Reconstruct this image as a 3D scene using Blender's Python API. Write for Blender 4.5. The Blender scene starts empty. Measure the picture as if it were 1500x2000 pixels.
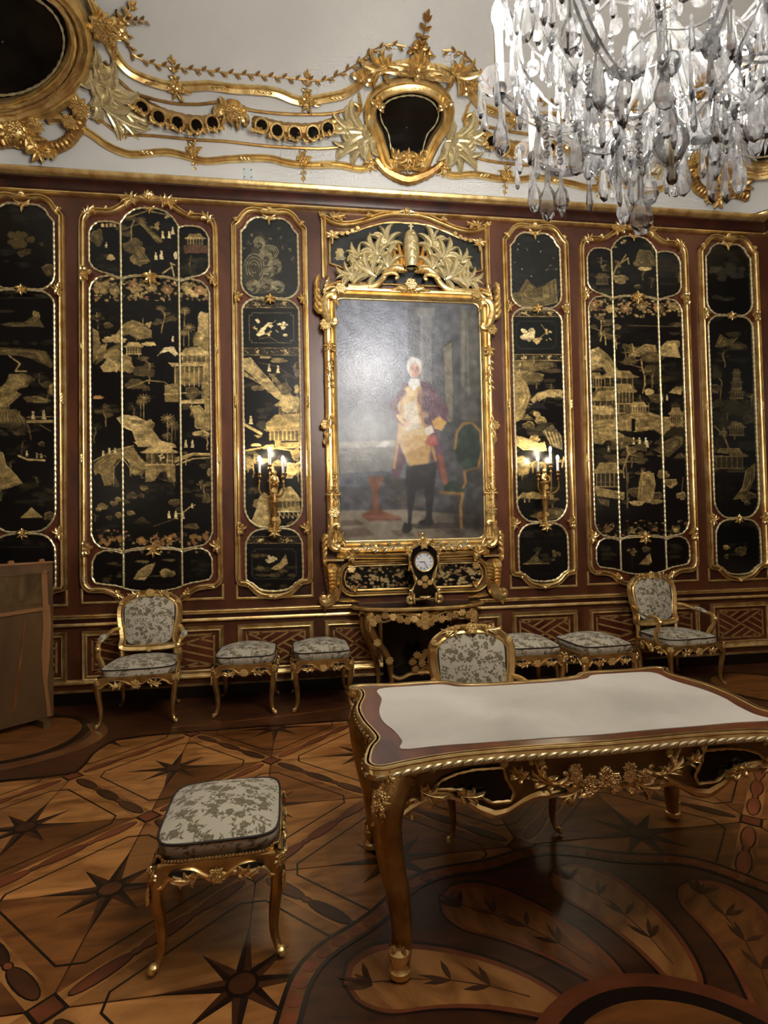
import bpy, bmesh, math, random
import numpy as np
from mathutils import Vector, Matrix
from mathutils.bvhtree import BVHTree
random.seed(7); rng = np.random.default_rng(7)
PI = math.pi
S = bpy.context.scene
C = S.collection
# ------------------------------------------------------------------ camera
FPX, CAMH, DIST = 1110.0, 1.65, 5.87
YAW, PITCH, ROLL = 0.14494686, 0.02516239, -0.02053042
def cam_axes():
    cy, sy, cp, sp = math.cos(YAW), math.sin(YAW), math.cos(PITCH), math.sin(PITCH)
    fw = Vector((sy*cp, cy*cp, sp)); r = Vector((cy, -sy, 0)); u = r.cross(fw)
    cr, sr = math.cos(ROLL), math.sin(ROLL)
    return r*cr+u*sr, r*-sr+u*cr, fw
CR, CU, CF = cam_axes()
EYE = Vector((0, -DIST, CAMH))
cam = bpy.data.objects.new('camera', bpy.data.cameras.new('camera')); C.objects.link(cam)
m = Matrix.Identity(4)
for i in range(3):
    m[i][0], m[i][1], m[i][2], m[i][3] = CR[i], CU[i], -CF[i], EYE[i]
cam.matrix_world = m
cam.data.sensor_fit = 'VERTICAL'; cam.data.sensor_height = 36.0; cam.data.lens = 36.0*FPX/2000.0
cam.data.clip_start = 0.05
S.camera = cam
# ------------------------------------------------------------------ world, exposure
S.view_settings.view_transform = 'Standard'; S.view_settings.look = 'None'
S.view_settings.gamma = 1.0; S.view_settings.use_curve_mapping = False
S.view_settings.exposure = 1.15
wd = bpy.data.worlds.new('world'); S.world = wd; wd.use_nodes = True
wd.node_tree.nodes['Background'].inputs[0].default_value = (0.9, 0.85, 0.8, 1)
wd.node_tree.nodes['Background'].inputs[1].default_value = 0.02
S.cycles.use_denoising = True
S.cycles.max_bounces = 5; S.cycles.transparent_max_bounces = 16; S.cycles.use_adaptive_sampling = True; S.cycles.adaptive_threshold = 0.06; S.cycles.adaptive_min_samples = 24; S.cycles.use_light_tree = False
S.cycles.diffuse_bounces = 3; S.cycles.glossy_bounces = 3; S.cycles.transmission_bounces = 4
S.cycles.caustics_reflective = False; S.cycles.caustics_refractive = False
S.cycles.sample_clamp_indirect = 4.0
BULB_STRENGTH = 700.0
SCONCE_STRENGTH = 90.0
SPOT_POWER = 150.0
# ------------------------------------------------------------------ pixel -> place helpers (real surfaces)
def ray(px, py): return CR*((px-750)/FPX)+CU*((1000-py)/FPX)+CF
def onwall(px, py, off=0.0):
    d = ray(px, py); t = (DIST-off)/d.y
    return d.x*t, CAMH+d.z*t
def onfloor(px, py, z=0.0):
    d = ray(px, py); t = (z-CAMH)/d.z
    return d.x*t, d.y*t-DIST
def project(x, y, z):                       # numpy arrays -> pixel position
    dx, dy, dz = x-EYE.x, y-EYE.y, z-EYE.z
    w = dx*CF.x+dy*CF.y+dz*CF.z
    return 750+FPX*(dx*CR.x+dy*CR.y+dz*CR.z)/w, 1000-FPX*(dx*CU.x+dy*CU.y+dz*CU.z)/w
def crop(ox, oy, s): return lambda L: [(ox+a/s, oy+b/s) for a, b in L]
def wpts(L, off=0.0): return [onwall(a, b, off) for a, b in L]
# ------------------------------------------------------------------ materials
MAT = {}
def s2l(c):
    c = np.asarray(c, float)/255.0
    return np.where(c <= 0.04045, c/12.92, ((c+0.055)/1.055)**2.4)
def lin(c): return tuple(float(v) for v in s2l(c))+(1.0,)
def new_mat(name):
    mt = bpy.data.materials.new(name); mt.use_nodes = True; MAT[name] = mt
    nt = mt.node_tree
    return mt, nt, nt.nodes, nt.links, nt.nodes['Principled BSDF']
def node(nt, typ, **kw):
    n = nt.nodes.new(typ)
    for k, v in kw.items():
        if k in ('inputs',):
            for a, b in v.items(): n.inputs[a].default_value = b
        else: setattr(n, k, v)
    return n
def mat_noise(name, c1, c2, scale=(4, 4, 4), detail=5, rough=0.4, metal=0.0, bump=0.0, bscale=30, rand=0.0, coat=0.0, spec=0.5, dist=0.0, lo=0.3, hi=0.7, rough2=None):
    mt, nt, N, L, P = new_mat(name)
    tc = node(nt, 'ShaderNodeTexCoord'); mp = node(nt, 'ShaderNodeMapping'); mp.inputs['Scale'].default_value = scale
    L.new(tc.outputs['Object'], mp.inputs[0])
    src = mp.outputs[0]
    oi = node(nt, 'ShaderNodeObjectInfo')
    if rand:
        ad = node(nt, 'ShaderNodeVectorMath', operation='ADD'); ml = node(nt, 'ShaderNodeMath', operation='MULTIPLY'); ml.inputs[1].default_value = 37.0
        L.new(oi.outputs['Random'], ml.inputs[0]); L.new(mp.outputs[0], ad.inputs[0]); L.new(ml.outputs[0], ad.inputs[1]); src = ad.outputs[0]
    nz = node(nt, 'ShaderNodeTexNoise'); nz.inputs['Scale'].default_value = 1.0; nz.inputs['Detail'].default_value = detail; nz.inputs['Distortion'].default_value = dist
    L.new(src, nz.inputs['Vector'])
    rp = node(nt, 'ShaderNodeValToRGB'); rp.color_ramp.elements[0].position = lo; rp.color_ramp.elements[1].position = hi
    rp.color_ramp.elements[0].color = lin(c1); rp.color_ramp.elements[1].color = lin(c2)
    L.new(nz.outputs[0], rp.inputs[0]); col = rp.outputs[0]
    if rand:
        mr = node(nt, 'ShaderNodeMapRange'); mr.inputs[3].default_value = 1-rand; mr.inputs[4].default_value = 1+rand
        L.new(oi.outputs['Random'], mr.inputs[0])
        hs = node(nt, 'ShaderNodeHueSaturation'); L.new(col, hs.inputs['Color']); L.new(mr.outputs[0], hs.inputs['Value']); col = hs.outputs[0]
    L.new(col, P.inputs['Base Color'])
    P.inputs['Roughness'].default_value = rough; P.inputs['Metallic'].default_value = metal
    P.inputs['Coat Weight'].default_value = coat; P.inputs['Coat Roughness'].default_value = 0.25
    P.inputs['Specular IOR Level'].default_value = spec
    if rough2 is not None:
        mr2 = node(nt, 'ShaderNodeMapRange'); mr2.inputs[3].default_value = rough; mr2.inputs[4].default_value = rough2
        L.new(nz.outputs[0], mr2.inputs[0]); L.new(mr2.outputs[0], P.inputs['Roughness'])
    if bump:
        bn = node(nt, 'ShaderNodeTexNoise'); bn.inputs['Scale'].default_value = bscale; bn.inputs['Detail'].default_value = 4
        L.new(tc.outputs['Object'], bn.inputs['Vector'])
        bp = node(nt, 'ShaderNodeBump'); bp.inputs['Strength'].default_value = bump; bp.inputs['Distance'].default_value = 0.01
        L.new(bn.outputs[0], bp.inputs['Height']); L.new(bp.outputs[0], P.inputs['Normal'])
    return mt
def mat_attr(name, rough=0.4, bump=0.0, bscale=200, spec=0.5, sheen=0.0, coat=0.0, crough=0.2):
    mt, nt, N, L, P = new_mat(name)
    at = node(nt, 'ShaderNodeAttribute', attribute_name='paint')
    L.new(at.outputs['Color'], P.inputs['Base Color']); P.inputs['Roughness'].default_value = rough
    P.inputs['Specular IOR Level'].default_value = spec; P.inputs['Sheen Weight'].default_value = sheen
    P.inputs['Coat Weight'].default_value = coat; P.inputs['Coat Roughness'].default_value = crough
    if bump:
        tc = node(nt, 'ShaderNodeTexCoord'); bn = node(nt, 'ShaderNodeTexNoise'); bn.inputs['Scale'].default_value = bscale; bn.inputs['Detail'].default_value = 5
        L.new(tc.outputs['Object'], bn.inputs['Vector'])
        bp = node(nt, 'ShaderNodeBump'); bp.inputs['Strength'].default_value = bump; bp.inputs['Distance'].default_value = 0.006
        L.new(bn.outputs[0], bp.inputs['Height']); L.new(bp.outputs[0], P.inputs['Normal'])
        if coat: L.new(bp.outputs[0], P.inputs['Coat Normal'])
    return mt
def mat_emit(name, col, strength):
    mt, nt, N, L, P = new_mat(name)
    P.inputs['Base Color'].default_value = (1, 1, 1, 1); P.inputs['Emission Color'].default_value = col; P.inputs['Emission Strength'].default_value = strength
    return mt
GOLDC = ((176, 118, 48), (245, 205, 118))
mat_noise('gold', (206, 164, 96), (248, 220, 154), (9, 9, 9), 4, 0.27, 0.88, bump=0.25, bscale=50, lo=0.3, hi=0.6, rough2=0.36)
mat_noise('gold_dull', (150, 112, 62), (206, 168, 104), (10, 10, 10), 4, 0.36, 0.85, bump=0.2, bscale=70)
mat_noise('gold_pale', (196, 178, 124), (238, 226, 186), (30, 30, 30), 3, 0.34, 0.6)
mat_noise('gold_leaf', (220, 178, 104), (254, 232, 172), (22, 22, 22), 3, 0.26, 0.85)
mat_noise('mahogany', (58, 27, 14), (102, 57, 33), (2.2, 2.2, 1.1), 8, 0.34, coat=0.25, dist=1.4, lo=0.28, hi=0.72)
mat_noise('mahogany_dark', (32, 13, 9), (70, 32, 19), (4, 4, 1.2), 8, 0.36, coat=0.2, dist=1.2)
mat_noise('veneer', (66, 28, 15), (102, 52, 30), (6, 6, 2), 8, 0.3, coat=0.3, dist=1.0, rand=0.15)
mat_noise('plaster', (206, 206, 202), (218, 218, 214), (1.2, 1.2, 1.2), 5, 0.85, spec=0.2)
mat_noise('plaster_blue', (196, 204, 202), (206, 214, 212), (2, 2, 2), 5, 0.85, spec=0.2)
mat_noise('brass_inlay', (150, 116, 66), (186, 150, 92), (20, 20, 20), 3, 0.4, 0.3)
mat_noise('black_lacquer', (6, 6, 7), (22, 19, 15), (6, 6, 6), 6, 0.16, spec=0.5)
mat_noise('oak_light', (112, 68, 30), (186, 130, 72), (3, 9, 3), 9, 0.32, rand=0.22, coat=0.05, spec=0.35, dist=1.0)
mat_noise('oak_mid', (78, 44, 20), (140, 88, 42), (3, 10, 3), 8, 0.34, rand=0.22, coat=0.05, spec=0.35, dist=1.0)
mat_noise('walnut', (46, 25, 14), (82, 46, 25), (4, 10, 3), 8, 0.34, rand=0.2, coat=0.05, spec=0.35, dist=1.0)
mat_noise('ebony', (16, 9, 7), (32, 19, 12), (6, 6, 6), 6, 0.34, coat=0.05, spec=0.35)
mat_noise('redwood', (92, 46, 26), (134, 72, 42), (4, 10, 3), 8, 0.36, rand=0.18, coat=0.05, spec=0.35)
mat_noise('burl', (84, 48, 24), (140, 88, 46), (4, 4, 3), 9, 0.3, coat=0.3, dist=2.0)
mat_noise('desk_wood', (74, 34, 18), (120, 62, 34), (9, 3, 9), 6, 0.28, coat=0.3, dist=1.0)
mat_noise('desk_dull', (130, 94, 52), (168, 128, 76), (6, 6, 6), 6, 0.4, coat=0.1)
mat_noise('leather', (206, 201, 190), (224, 219, 208), (2.5, 2.5, 2.5), 7, 0.62, bump=0.05, bscale=240, spec=0.3, dist=0.8)
mat_noise('candle', (228, 222, 208), (240, 236, 226), (5, 5, 5), 2, 0.5)
mat_noise('board', (74, 54, 32), (104, 76, 46), (3, 3, 1.2), 7, 0.35, dist=1.5)
mat_noise('board_light', (126, 86, 50), (150, 106, 64), (4, 4, 1), 6, 0.4, dist=0.8)
mat_noise('board_dark', (66, 52, 32), (104, 82, 50), (3, 3, 3), 7, 0.25, dist=1.8)
mat_noise('piping', (32, 27, 22), (50, 43, 34), (20, 20, 20), 3, 0.7)
mat_noise('metal_dark', (40, 36, 34), (70, 64, 60), (10, 10, 10), 3, 0.4, metal=0.6)
mat_noise('dial', (226, 232, 236), (238, 242, 244), (6, 6, 6), 2, 0.3)
mat_noise('ink', (14, 14, 18), (26, 26, 30), (6, 6, 6), 2, 0.4)
mat_noise('marble_dark', (24, 20, 18), (84, 66, 52), (9, 9, 9), 8, 0.16, coat=0.3, dist=2.0, lo=0.45, hi=0.8)
mat_attr('lacquer', rough=0.3, bump=0.06, bscale=60, spec=0.35, coat=0.08, crough=0.25)
mat_attr('fabric', rough=0.85, bump=0.25, bscale=420, spec=0.15, sheen=0.2)
mat_attr('oil_paint', rough=0.5, bump=0.2, bscale=34, spec=0.35, coat=0.6, crough=0.24)
mat_emit('bulb', (1.0, 0.94, 0.85, 1), BULB_STRENGTH)
mat_emit('sconce_bulb', (1.0, 0.86, 0.62, 1), SCONCE_STRENGTH)
def mat_crystal(name, tint, gloss, haze=0.1):
    mt, nt, N, L, P = new_mat(name)
    out = N['Material Output']; N.remove(P)
    tr = node(nt, 'ShaderNodeBsdfTransparent'); tr.inputs[0].default_value = tint
    gl = node(nt, 'ShaderNodeBsdfGlossy'); gl.inputs['Roughness'].default_value = 0.06; gl.inputs[0].default_value = (1, 1, 1, 1)
    rf = node(nt, 'ShaderNodeBsdfRefraction'); rf.inputs['IOR'].default_value = 1.45; rf.inputs['Roughness'].default_value = 0.03
    fr = node(nt, 'ShaderNodeFresnel'); fr.inputs[0].default_value = 1.55
    ma = node(nt, 'ShaderNodeMath', operation='MULTIPLY_ADD'); ma.inputs[1].default_value = 1.3; ma.inputs[2].default_value = gloss; ma.use_clamp = True
    L.new(fr.outputs[0], ma.inputs[0])
    m1 = node(nt, 'ShaderNodeMixShader'); m1.inputs[0].default_value = 0.12
    L.new(tr.outputs[0], m1.inputs[1]); L.new(rf.outputs[0], m1.inputs[2])
    df = node(nt, 'ShaderNodeBsdfDiffuse'); df.inputs[0].default_value = (.9, .92, .95, 1); tl = node(nt, 'ShaderNodeBsdfTranslucent'); tl.inputs[0].default_value = (.9, .92, .95, 1)
    m3 = node(nt, 'ShaderNodeMixShader'); L.new(df.outputs[0], m3.inputs[1]); L.new(tl.outputs[0], m3.inputs[2])
    m4 = node(nt, 'ShaderNodeMixShader'); m4.inputs[0].default_value = haze; L.new(m1.outputs[0], m4.inputs[1]); L.new(m3.outputs[0], m4.inputs[2]); m1 = m4
    m2 = node(nt, 'ShaderNodeMixShader')
    L.new(ma.outputs[0], m2.inputs[0]); L.new(m1.outputs[0], m2.inputs[1]); L.new(gl.outputs[0], m2.inputs[2])
    L.new(m2.outputs[0], out.inputs[0])
    return mt
mat_crystal('crystal', (0.99, 0.992, 0.996, 1), 0.06, 0.15)
mat_crystal('glass', (0.99, 0.992, 0.992, 1), 0.06, 0.12)
# ------------------------------------------------------------------ mesh building
class MB:
    def __init__(s): s.v = []; s.f = []
    def add(s, vs, fs):
        o = len(s.v); s.v.extend([tuple(p) for p in vs]); s.f.extend([tuple(i+o for i in f) for f in fs])
    def box(s, c, d, rot=None):
        x, y, z = d[0]/2, d[1]/2, d[2]/2
        vs = [Vector((a*x, b*y, e*z)) for a in (-1, 1) for b in (-1, 1) for e in (-1, 1)]
        if rot is not None: vs = [rot @ p for p in vs]
        s.add([p+Vector(c) for p in vs], [(0, 1, 3, 2), (4, 6, 7, 5), (0, 4, 5, 1), (2, 3, 7, 6), (0, 2, 6, 4), (1, 5, 7, 3)])
    def grid(s, rows, closed_u=False, closed_v=False):
        n, k = len(rows), len(rows[0]); o = len(s.v)
        for r in rows: s.v.extend([tuple(p) for p in r])
        for i in range(n if closed_u else n-1):
            a = o+i*k; b = o+((i+1) % n)*k
            for j in range(k if closed_v else k-1):
                j2 = (j+1) % k
                s.f.append((a+j, b+j, b+j2, a+j2))
    def cap(s, ring, flip=False):
        o = len(s.v); s.v.extend([tuple(p) for p in ring]); f = tuple(range(o, o+len(ring))); s.f.append(f[::-1] if flip else f)
    def tube(s, path, rad, n=6, closed=False, flat=1.0, up=None, caps=True):
        path = [Vector(p) for p in path]; k = len(path)
        if not hasattr(rad, '__len__'): rad = [rad]*k
        rows = []; ref = Vector(up) if up else None
        for i in range(k):
            a = path[(i-1) % k] if closed or i > 0 else path[i]; b = path[(i+1) % k] if closed or i < k-1 else path[i]
            t = (b-a)
            t = t.normalized() if t.length > 1e-9 else Vector((0, 0, 1))
            if up:
                e1 = ref-t*ref.dot(t)
            else:
                if ref is None: ref = Vector((0, 0, 1)) if abs(t.z) < 0.9 else Vector((1, 0, 0))
                e1 = ref-t*ref.dot(t)
            e1 = e1.normalized() if e1.length > 1e-6 else t.orthogonal().normalized()
            if not up: ref = e1
            e2 = t.cross(e1)
            rows.append([path[i]+(e1*math.cos(2*PI*j/n)*flat+e2*math.sin(2*PI*j/n))*rad[i] for j in range(n)])
        s.grid(rows, closed, True)
        if caps and not closed:
            s.cap(rows[0]); s.cap(rows[-1], True)
    def sweep(s, path, nor, prof, closed=False, sc=None):
        path = [Vector(p) for p in path]; k = len(path); rows = []
        for i in range(k):
            n = Vector(nor[i]) if isinstance(nor, list) else Vector(nor)
            a = path[(i-1) % k] if closed or i > 0 else None; b = path[(i+1) % k] if closed or i < k-1 else None
            t1 = (path[i]-a).normalized() if a is not None else (b-path[i]).normalized()
            t2 = (b-path[i]).normalized() if b is not None else t1
            t = (t1+t2)
            t = t.normalized() if t.length > 1e-6 else t1
            side = t.cross(n).normalized()
            cs = max(0.45, abs(t.dot(t1))); f = 1.0/cs; q = sc[i] if sc else 1.0
            rows.append([path[i]+side*(u*f*q)+n*(w*q) for u, w in prof])
        s.grid(rows, closed, False)
        if not closed: s.cap(rows[0]); s.cap(rows[-1], True)
    def lathe(s, prof, n=12, c=(0, 0, 0), rot=None, sx=1.0):
        c = Vector(c); rows = []
        for r, z in prof:
            ring = []
            for j in range(n):
                p = Vector((r*math.cos(2*PI*j/n)*sx, r*math.sin(2*PI*j/n), z))
                ring.append((rot @ p if rot is not None else p)+c)
            rows.append(ring)
        s.grid(rows, False, True)
    def ball(s, c, r, n=8, m=5, d=(1, 1, 1)):
        rows = []
        for i in range(m+1):
            a = PI*i/m
            rows.append([(c[0]+r*d[0]*math.sin(a)*math.cos(2*PI*j/n), c[1]+r*d[1]*math.sin(a)*math.sin(2*PI*j/n), c[2]-r*d[2]*math.cos(a)) for j in range(n)])
        s.grid(rows, False, True)
    def prism(s, poly, f0, f1):          # poly: list of 2d pts, f0/f1 map (a,b)->3d bottom / top
        n = len(poly); o = len(s.v)
        s.v.extend([tuple(f0(*p)) for p in poly]); s.v.extend([tuple(f1(*p)) for p in poly])
        s.f.append(tuple(range(o+n, o+2*n))); s.f.append(tuple(range(o+n-1, o-1, -1)))
        for i in range(n): s.f.append((o+i, o+(i+1) % n, o+n+(i+1) % n, o+n+i))
    # ---- carved ornament: everything in a plane (x, z), standing out along -y
    def leaf(s, p, ang, L, w, curl=0.0, lift=0.35, teeth=0, out=0.0):
        n = 8; x, z = p; a = ang; rows = []
        for i in range(n+1):
            q = i/n; ww = w*(math.sin(PI*min(1, q*0.92+0.08))**0.8)*(1-0.25*q)
            if teeth: ww *= 0.8+0.28*abs(math.sin(PI*q*teeth))
            nx, nz = -math.sin(a), math.cos(a); h = out+lift*w*(0.3+1.5*math.sin(PI*q*0.85))
            rows.append([(x+nx*ww, -out, z+nz*ww), (x+nx*ww*0.5, -h*0.9, z+nz*ww*0.5), (x, -h*0.7, z), (x-nx*ww*0.5, -h*0.9, z-nz*ww*0.5), (x-nx*ww, -out, z-nz*ww)])
            x += math.cos(a)*L/n; z += math.sin(a)*L/n; a += curl/n
        s.grid(rows)
    def scroll(s, p, ang, L, r0, r1, curl, n=18, sides=6, out=0.0):
        x, z = p; a = ang; pth = []; rr = []
        for i in range(n+1):
            q = i/n; pth.append((x, -out-r0*0.6, z)); rr.append(r0+(r1-r0)*q)
            st = L/n*(1-0.75*q); x += math.cos(a)*st; z += math.sin(a)*st; a += curl*(0.4+1.9*q*q)/n
        s.tube(pth, rr, sides); s.ball(pth[-1], r1*1.5, 6, 4)
    def flower(s, p, r, k=5, out=0.0, rot=0.0):
        for j in range(k): s.leaf(p, rot+2*PI*j/k, r, r*0.42, 0, 0.5, 0, out)
        s.ball((p[0], -out-r*0.25, p[1]), r*0.26, 6, 4)
    def build(s, name, mat, parent=None, smooth=True, weld=True):
        me = bpy.data.meshes.new(name); me.from_pydata(s.v, [], s.f); me.update()
        if weld:
            bm = bmesh.new(); bm.from_mesh(me); bmesh.ops.remove_doubles(bm, verts=bm.verts, dist=1e-5); bmesh.ops.recalc_face_normals(bm, faces=bm.faces); bm.to_mesh(me); bm.free()
        me.materials.append(MAT[mat])
        if smooth:
            me.polygons.foreach_set('use_smooth', [True]*len(me.polygons))
            me.set_sharp_from_angle(angle=math.radians(42))
        o = bpy.data.objects.new(name, me); C.objects.link(o)
        if parent is not None: o.parent = parent
        return o
def tag(o, label=None, cat=None, group=None, kind=None):
    if label: o['label'] = label
    if cat: o['category'] = cat
    if group: o['group'] = group
    if kind: o['kind'] = kind
    return o
def thing(name, label, cat, loc=(0, 0, 0), rz=0.0, group=None):
    o = bpy.data.objects.new(name, None); C.objects.link(o); o.location = loc; o.rotation_euler = (0, 0, rz); o.empty_display_size = 0.1
    return tag(o, label, cat, group)
def copy_tree(o, parent=None):
    c = o.copy(); C.objects.link(c); c.parent = parent
    for ch in list(o.children): copy_tree(ch, c)
    return c
def dup(o, loc, rz=0.0, scale=1.0, label=None, group=None):
    c = copy_tree(o); c.location = loc; c.rotation_euler = (0, 0, rz); c.scale = (scale,)*3
    if label: c['label'] = label
    if group: c['group'] = group
    return c
PROTO = {}
def proto(name, mb, mat):
    o = mb.build(name, mat); me = o.data; bpy.data.objects.remove(o); PROTO[name] = me
def inst(pname, name, parent, x, y, z, sc=1.0, rot=0.0, mir=False, out=None, up=None, mat=None):
    """a carved piece: local x right, z up, -y outwards; rot turns it in its plane"""
    o = bpy.data.objects.new(name, PROTO[pname]); C.objects.link(o); o.parent = parent
    s2 = sc if hasattr(sc, '__len__') else (sc, sc, sc)
    B = Matrix.Identity(3)
    if out is not None:
        out = Vector(tuple(out)+(0,)*(3-len(out)))
        yv = -Vector(out).normalized(); u = Vector(up or (0, 0, 1)); zv = (u-yv*u.dot(yv)).normalized(); xv = yv.cross(zv)
        B = Matrix((xv, yv, zv)).transposed()
    B = B @ Matrix.Rotation(-rot, 3, 'Y')
    M4 = B.to_4x4() @ Matrix.Diagonal((-s2[0] if mir else s2[0], s2[1], s2[2], 1))
    M4.translation = Vector((x, y, z))
    o.matrix_local = M4
    if mat:
        o.material_slots[0].link = 'OBJECT'; o.material_slots[0].material = MAT[mat]
    return o
def catmull(P, n=6, closed=False):
    P = [np.array(p, float) for p in P]; k = len(P); R = []
    for i in range(k if closed else k-1):
        p1, p2 = P[i], P[(i+1) % k]
        p0 = P[i-1] if (closed or i > 0) else 2*p1-p2
        p3 = P[(i+2) % k] if (closed or i < k-2) else 2*p2-p1
        for j in range(n):
            t = j/n
            R.append(0.5*(2*p1+(p2-p0)*t+(2*p0-5*p1+4*p2-p3)*t*t+(3*p1-p0-3*p2+p3)*t**3))
    if not closed: R.append(P[-1])
    return [tuple(p) for p in R]
def resample(P, step, closed=False):
    P = [np.array(p, float) for p in P]
    if closed: P = P+[P[0]]
    d = [0]
    for a, b in zip(P[:-1], P[1:]): d.append(d[-1]+np.linalg.norm(b-a))
    n = max(2, int(round(d[-1]/step))); A = np.array(P)
    t = np.linspace(0, d[-1], n+1)
    R = np.stack([np.interp(t, d, A[:, j]) for j in range(A.shape[1])], 1)
    if closed: R = R[:-1]
    return [tuple(p) for p in R]
def mirror_half(H):            # left half (offsets from axis, bottom centre -> top centre or reverse) -> closed loop
    return H+[(-x, z) for x, z in reversed(H) if abs(x) > 1e-4]
# ------------------------------------------------------------------ painter for lacquer, canvas and cloth (colours held on the mesh)
def in_poly(x, y, P):
    r = np.zeros(x.shape, bool); n = len(P); j = n-1
    for i in range(n):
        xi, yi = P[i]; xj, yj = P[j]
        if yi != yj:
            r ^= ((yi > y) != (yj > y)) & (x < (xj-xi)*(y-yi)/(yj-yi)+xi)
        j = i
    return r
G0, G1, G2, G3, G4 = (52, 46, 31), (108, 92, 57), (162, 138, 86), (202, 174, 114), (230, 206, 150)
BLK = (8, 8, 9)
class Paint:
    def __init__(s, X, Y, base=BLK, seed=1):
        s.sh = X.shape; s.X = X.ravel(); s.Y = Y.ravel(); s.c = np.tile(np.array(base, float), (s.X.size, 1)); s.r = np.random.default_rng(seed); s.o = (0, 0, 1.0)
    def crop(s, ox, oy, k): s.o = (ox, oy, k); return s
    def _p(s, L): return [(s.o[0]+a/s.o[2], s.o[1]+b/s.o[2]) for a, b in L]
    def _sel(s, L, pad=0):
        xs = [p[0] for p in L]; ys = [p[1] for p in L]
        return np.nonzero((s.X >= min(xs)-pad) & (s.X <= max(xs)+pad) & (s.Y >= min(ys)-pad) & (s.Y <= max(ys)+pad))[0]
    def _mix(s, i, col, a):
        if i.size == 0: return
        v = 1+s.r.normal(0, 0.07, (i.size, 1))
        a = np.asarray(a); a = a[:, None] if a.ndim else a
        s.c[i] = s.c[i]*(1-a)+np.array(col, float)*v*a
    def poly(s, L, col, a=1.0):
        L = s._p(L); i = s._sel(L)
        if i.size: s._mix(i[in_poly(s.X[i], s.Y[i], L)], col, a)
    def line(s, L, w, col, a=1.0):
        L = s._p(L); w = max(w/s.o[2], 0.55); i = s._sel(L, w+1)
        if not i.size: return
        d = np.full(i.size, 1e9)
        for (x0, y0), (x1, y1) in zip(L[:-1], L[1:]):
            vx, vy = x1-x0, y1-y0; q = vx*vx+vy*vy+1e-9
            t = np.clip(((s.X[i]-x0)*vx+(s.Y[i]-y0)*vy)/q, 0, 1)
            d = np.minimum(d, np.hypot(s.X[i]-x0-t*vx, s.Y[i]-y0-t*vy))
        al = np.clip((w*0.5+0.6-d)/0.9, 0, 1)*a; k = al > 0
        s._mix(i[k], col, al[k])
    def blob(s, cx, cy, rx, ry, col, a=1.0, wob=0.16, n=22):
        ph = s.r.uniform(0, 6.28, 3); L = []
        for j in range(n):
            t = 2*PI*j/n; k = 1+wob*(math.sin(3*t+ph[0])+0.7*math.sin(5*t+ph[1])+0.5*math.sin(8*t+ph[2]))/1.6
            L.append((cx+rx*k*math.cos(t), cy+ry*k*math.sin(t)))
        s.poly(L, col, a); return L
    def shade(s, cx, cy, rx, ry, col, a):          # soft spot
        (x, y), = s._p([(cx, cy)]); rx /= s.o[2]; ry /= s.o[2]
        i = s._sel([(x-rx, y-ry), (x+rx, y+ry)])
        d = np.clip(1-np.hypot((s.X[i]-x)/rx, (s.Y[i]-y)/ry), 0, 1)
        s._mix(i, col, d*a)
    def rock(s, cx, cy, rx, ry, t=2):
        pal = [G0, G1, G2, G3, G4]
        L = s.blob(cx, cy, rx, ry, pal[t], 0.92, 0.2)
        for q in (0.78, 0.55, 0.32):
            K = [(cx+(x-cx)*q+s.r.uniform(-2, 2), cy+(y-cy)*q+ry*0.12) for x, y in L]
            h = s.r.integers(0, len(K)); K = (K[h:]+K[:h])[:15]
            s.line(K, 4, pal[max(0, t-1)], 0.7)
        s.line(L[12:20], 4, pal[min(4, t+1)], 0.7)
    def ridge(s, L, t=2, n=7):
        pal = [G0, G1, G2, G3, G4]; s.poly(L, pal[t], 0.92)
        A = np.array(L); c = A.mean(0)
        for q in np.linspace(0.15, 0.97, n+5):
            K = [tuple(c+(p-c)*q) for p in A]; h = s.r.integers(0, len(K)); K = (K[h:]+K[:h])[:max(3, len(K)*2//3)]
            s.line(K, 3, pal[max(0, t-1)] if s.r.random() < 0.65 else pal[min(4, t+1)], 0.6)
    def pav(s, cx, yb, w, h, t=3, tiers=1):
        pal = [G0, G1, G2, G3, G4]; y = yb
        for k in range(tiers):
            hh = h/tiers; ww = w*(1-0.22*k)
            s.poly([(cx-ww*0.4, y), (cx-ww*0.4, y-hh*0.55), (cx+ww*0.4, y-hh*0.55), (cx+ww*0.4, y)], pal[max(0, t-2)], 0.85)
            m = 5
            for j in range(m+1): s.line([(cx-ww*0.4+ww*0.8*j/m, y), (cx-ww*0.4+ww*0.8*j/m, y-hh*0.55)], 4, pal[t], 0.95)
            s.line([(cx-ww*0.44, y), (cx+ww*0.44, y)], 6, pal[t])
            s.line([(cx-ww*0.4, y-hh*0.2), (cx+ww*0.4, y-hh*0.2)], 3, pal[t-1])
            s.poly([(cx-ww*0.6, y-hh*0.62), (cx-ww*0.5, y-hh*0.56), (cx+ww*0.5, y-hh*0.56), (cx+ww*0.6, y-hh*0.62), (cx+ww*0.42, y-hh*0.75), (cx+ww*0.3, y-hh), (cx-ww*0.3, y-hh), (cx-ww*0.42, y-hh*0.75)], pal[t], 0.95)
            for j in range(7): s.line([(cx-ww*0.48+ww*0.16*j, y-hh*0.58), (cx-ww*0.3+ww*0.1*j, y-hh*0.97)], 2.5, pal[max(0, t-1)], 0.7)
            y -= hh
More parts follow.
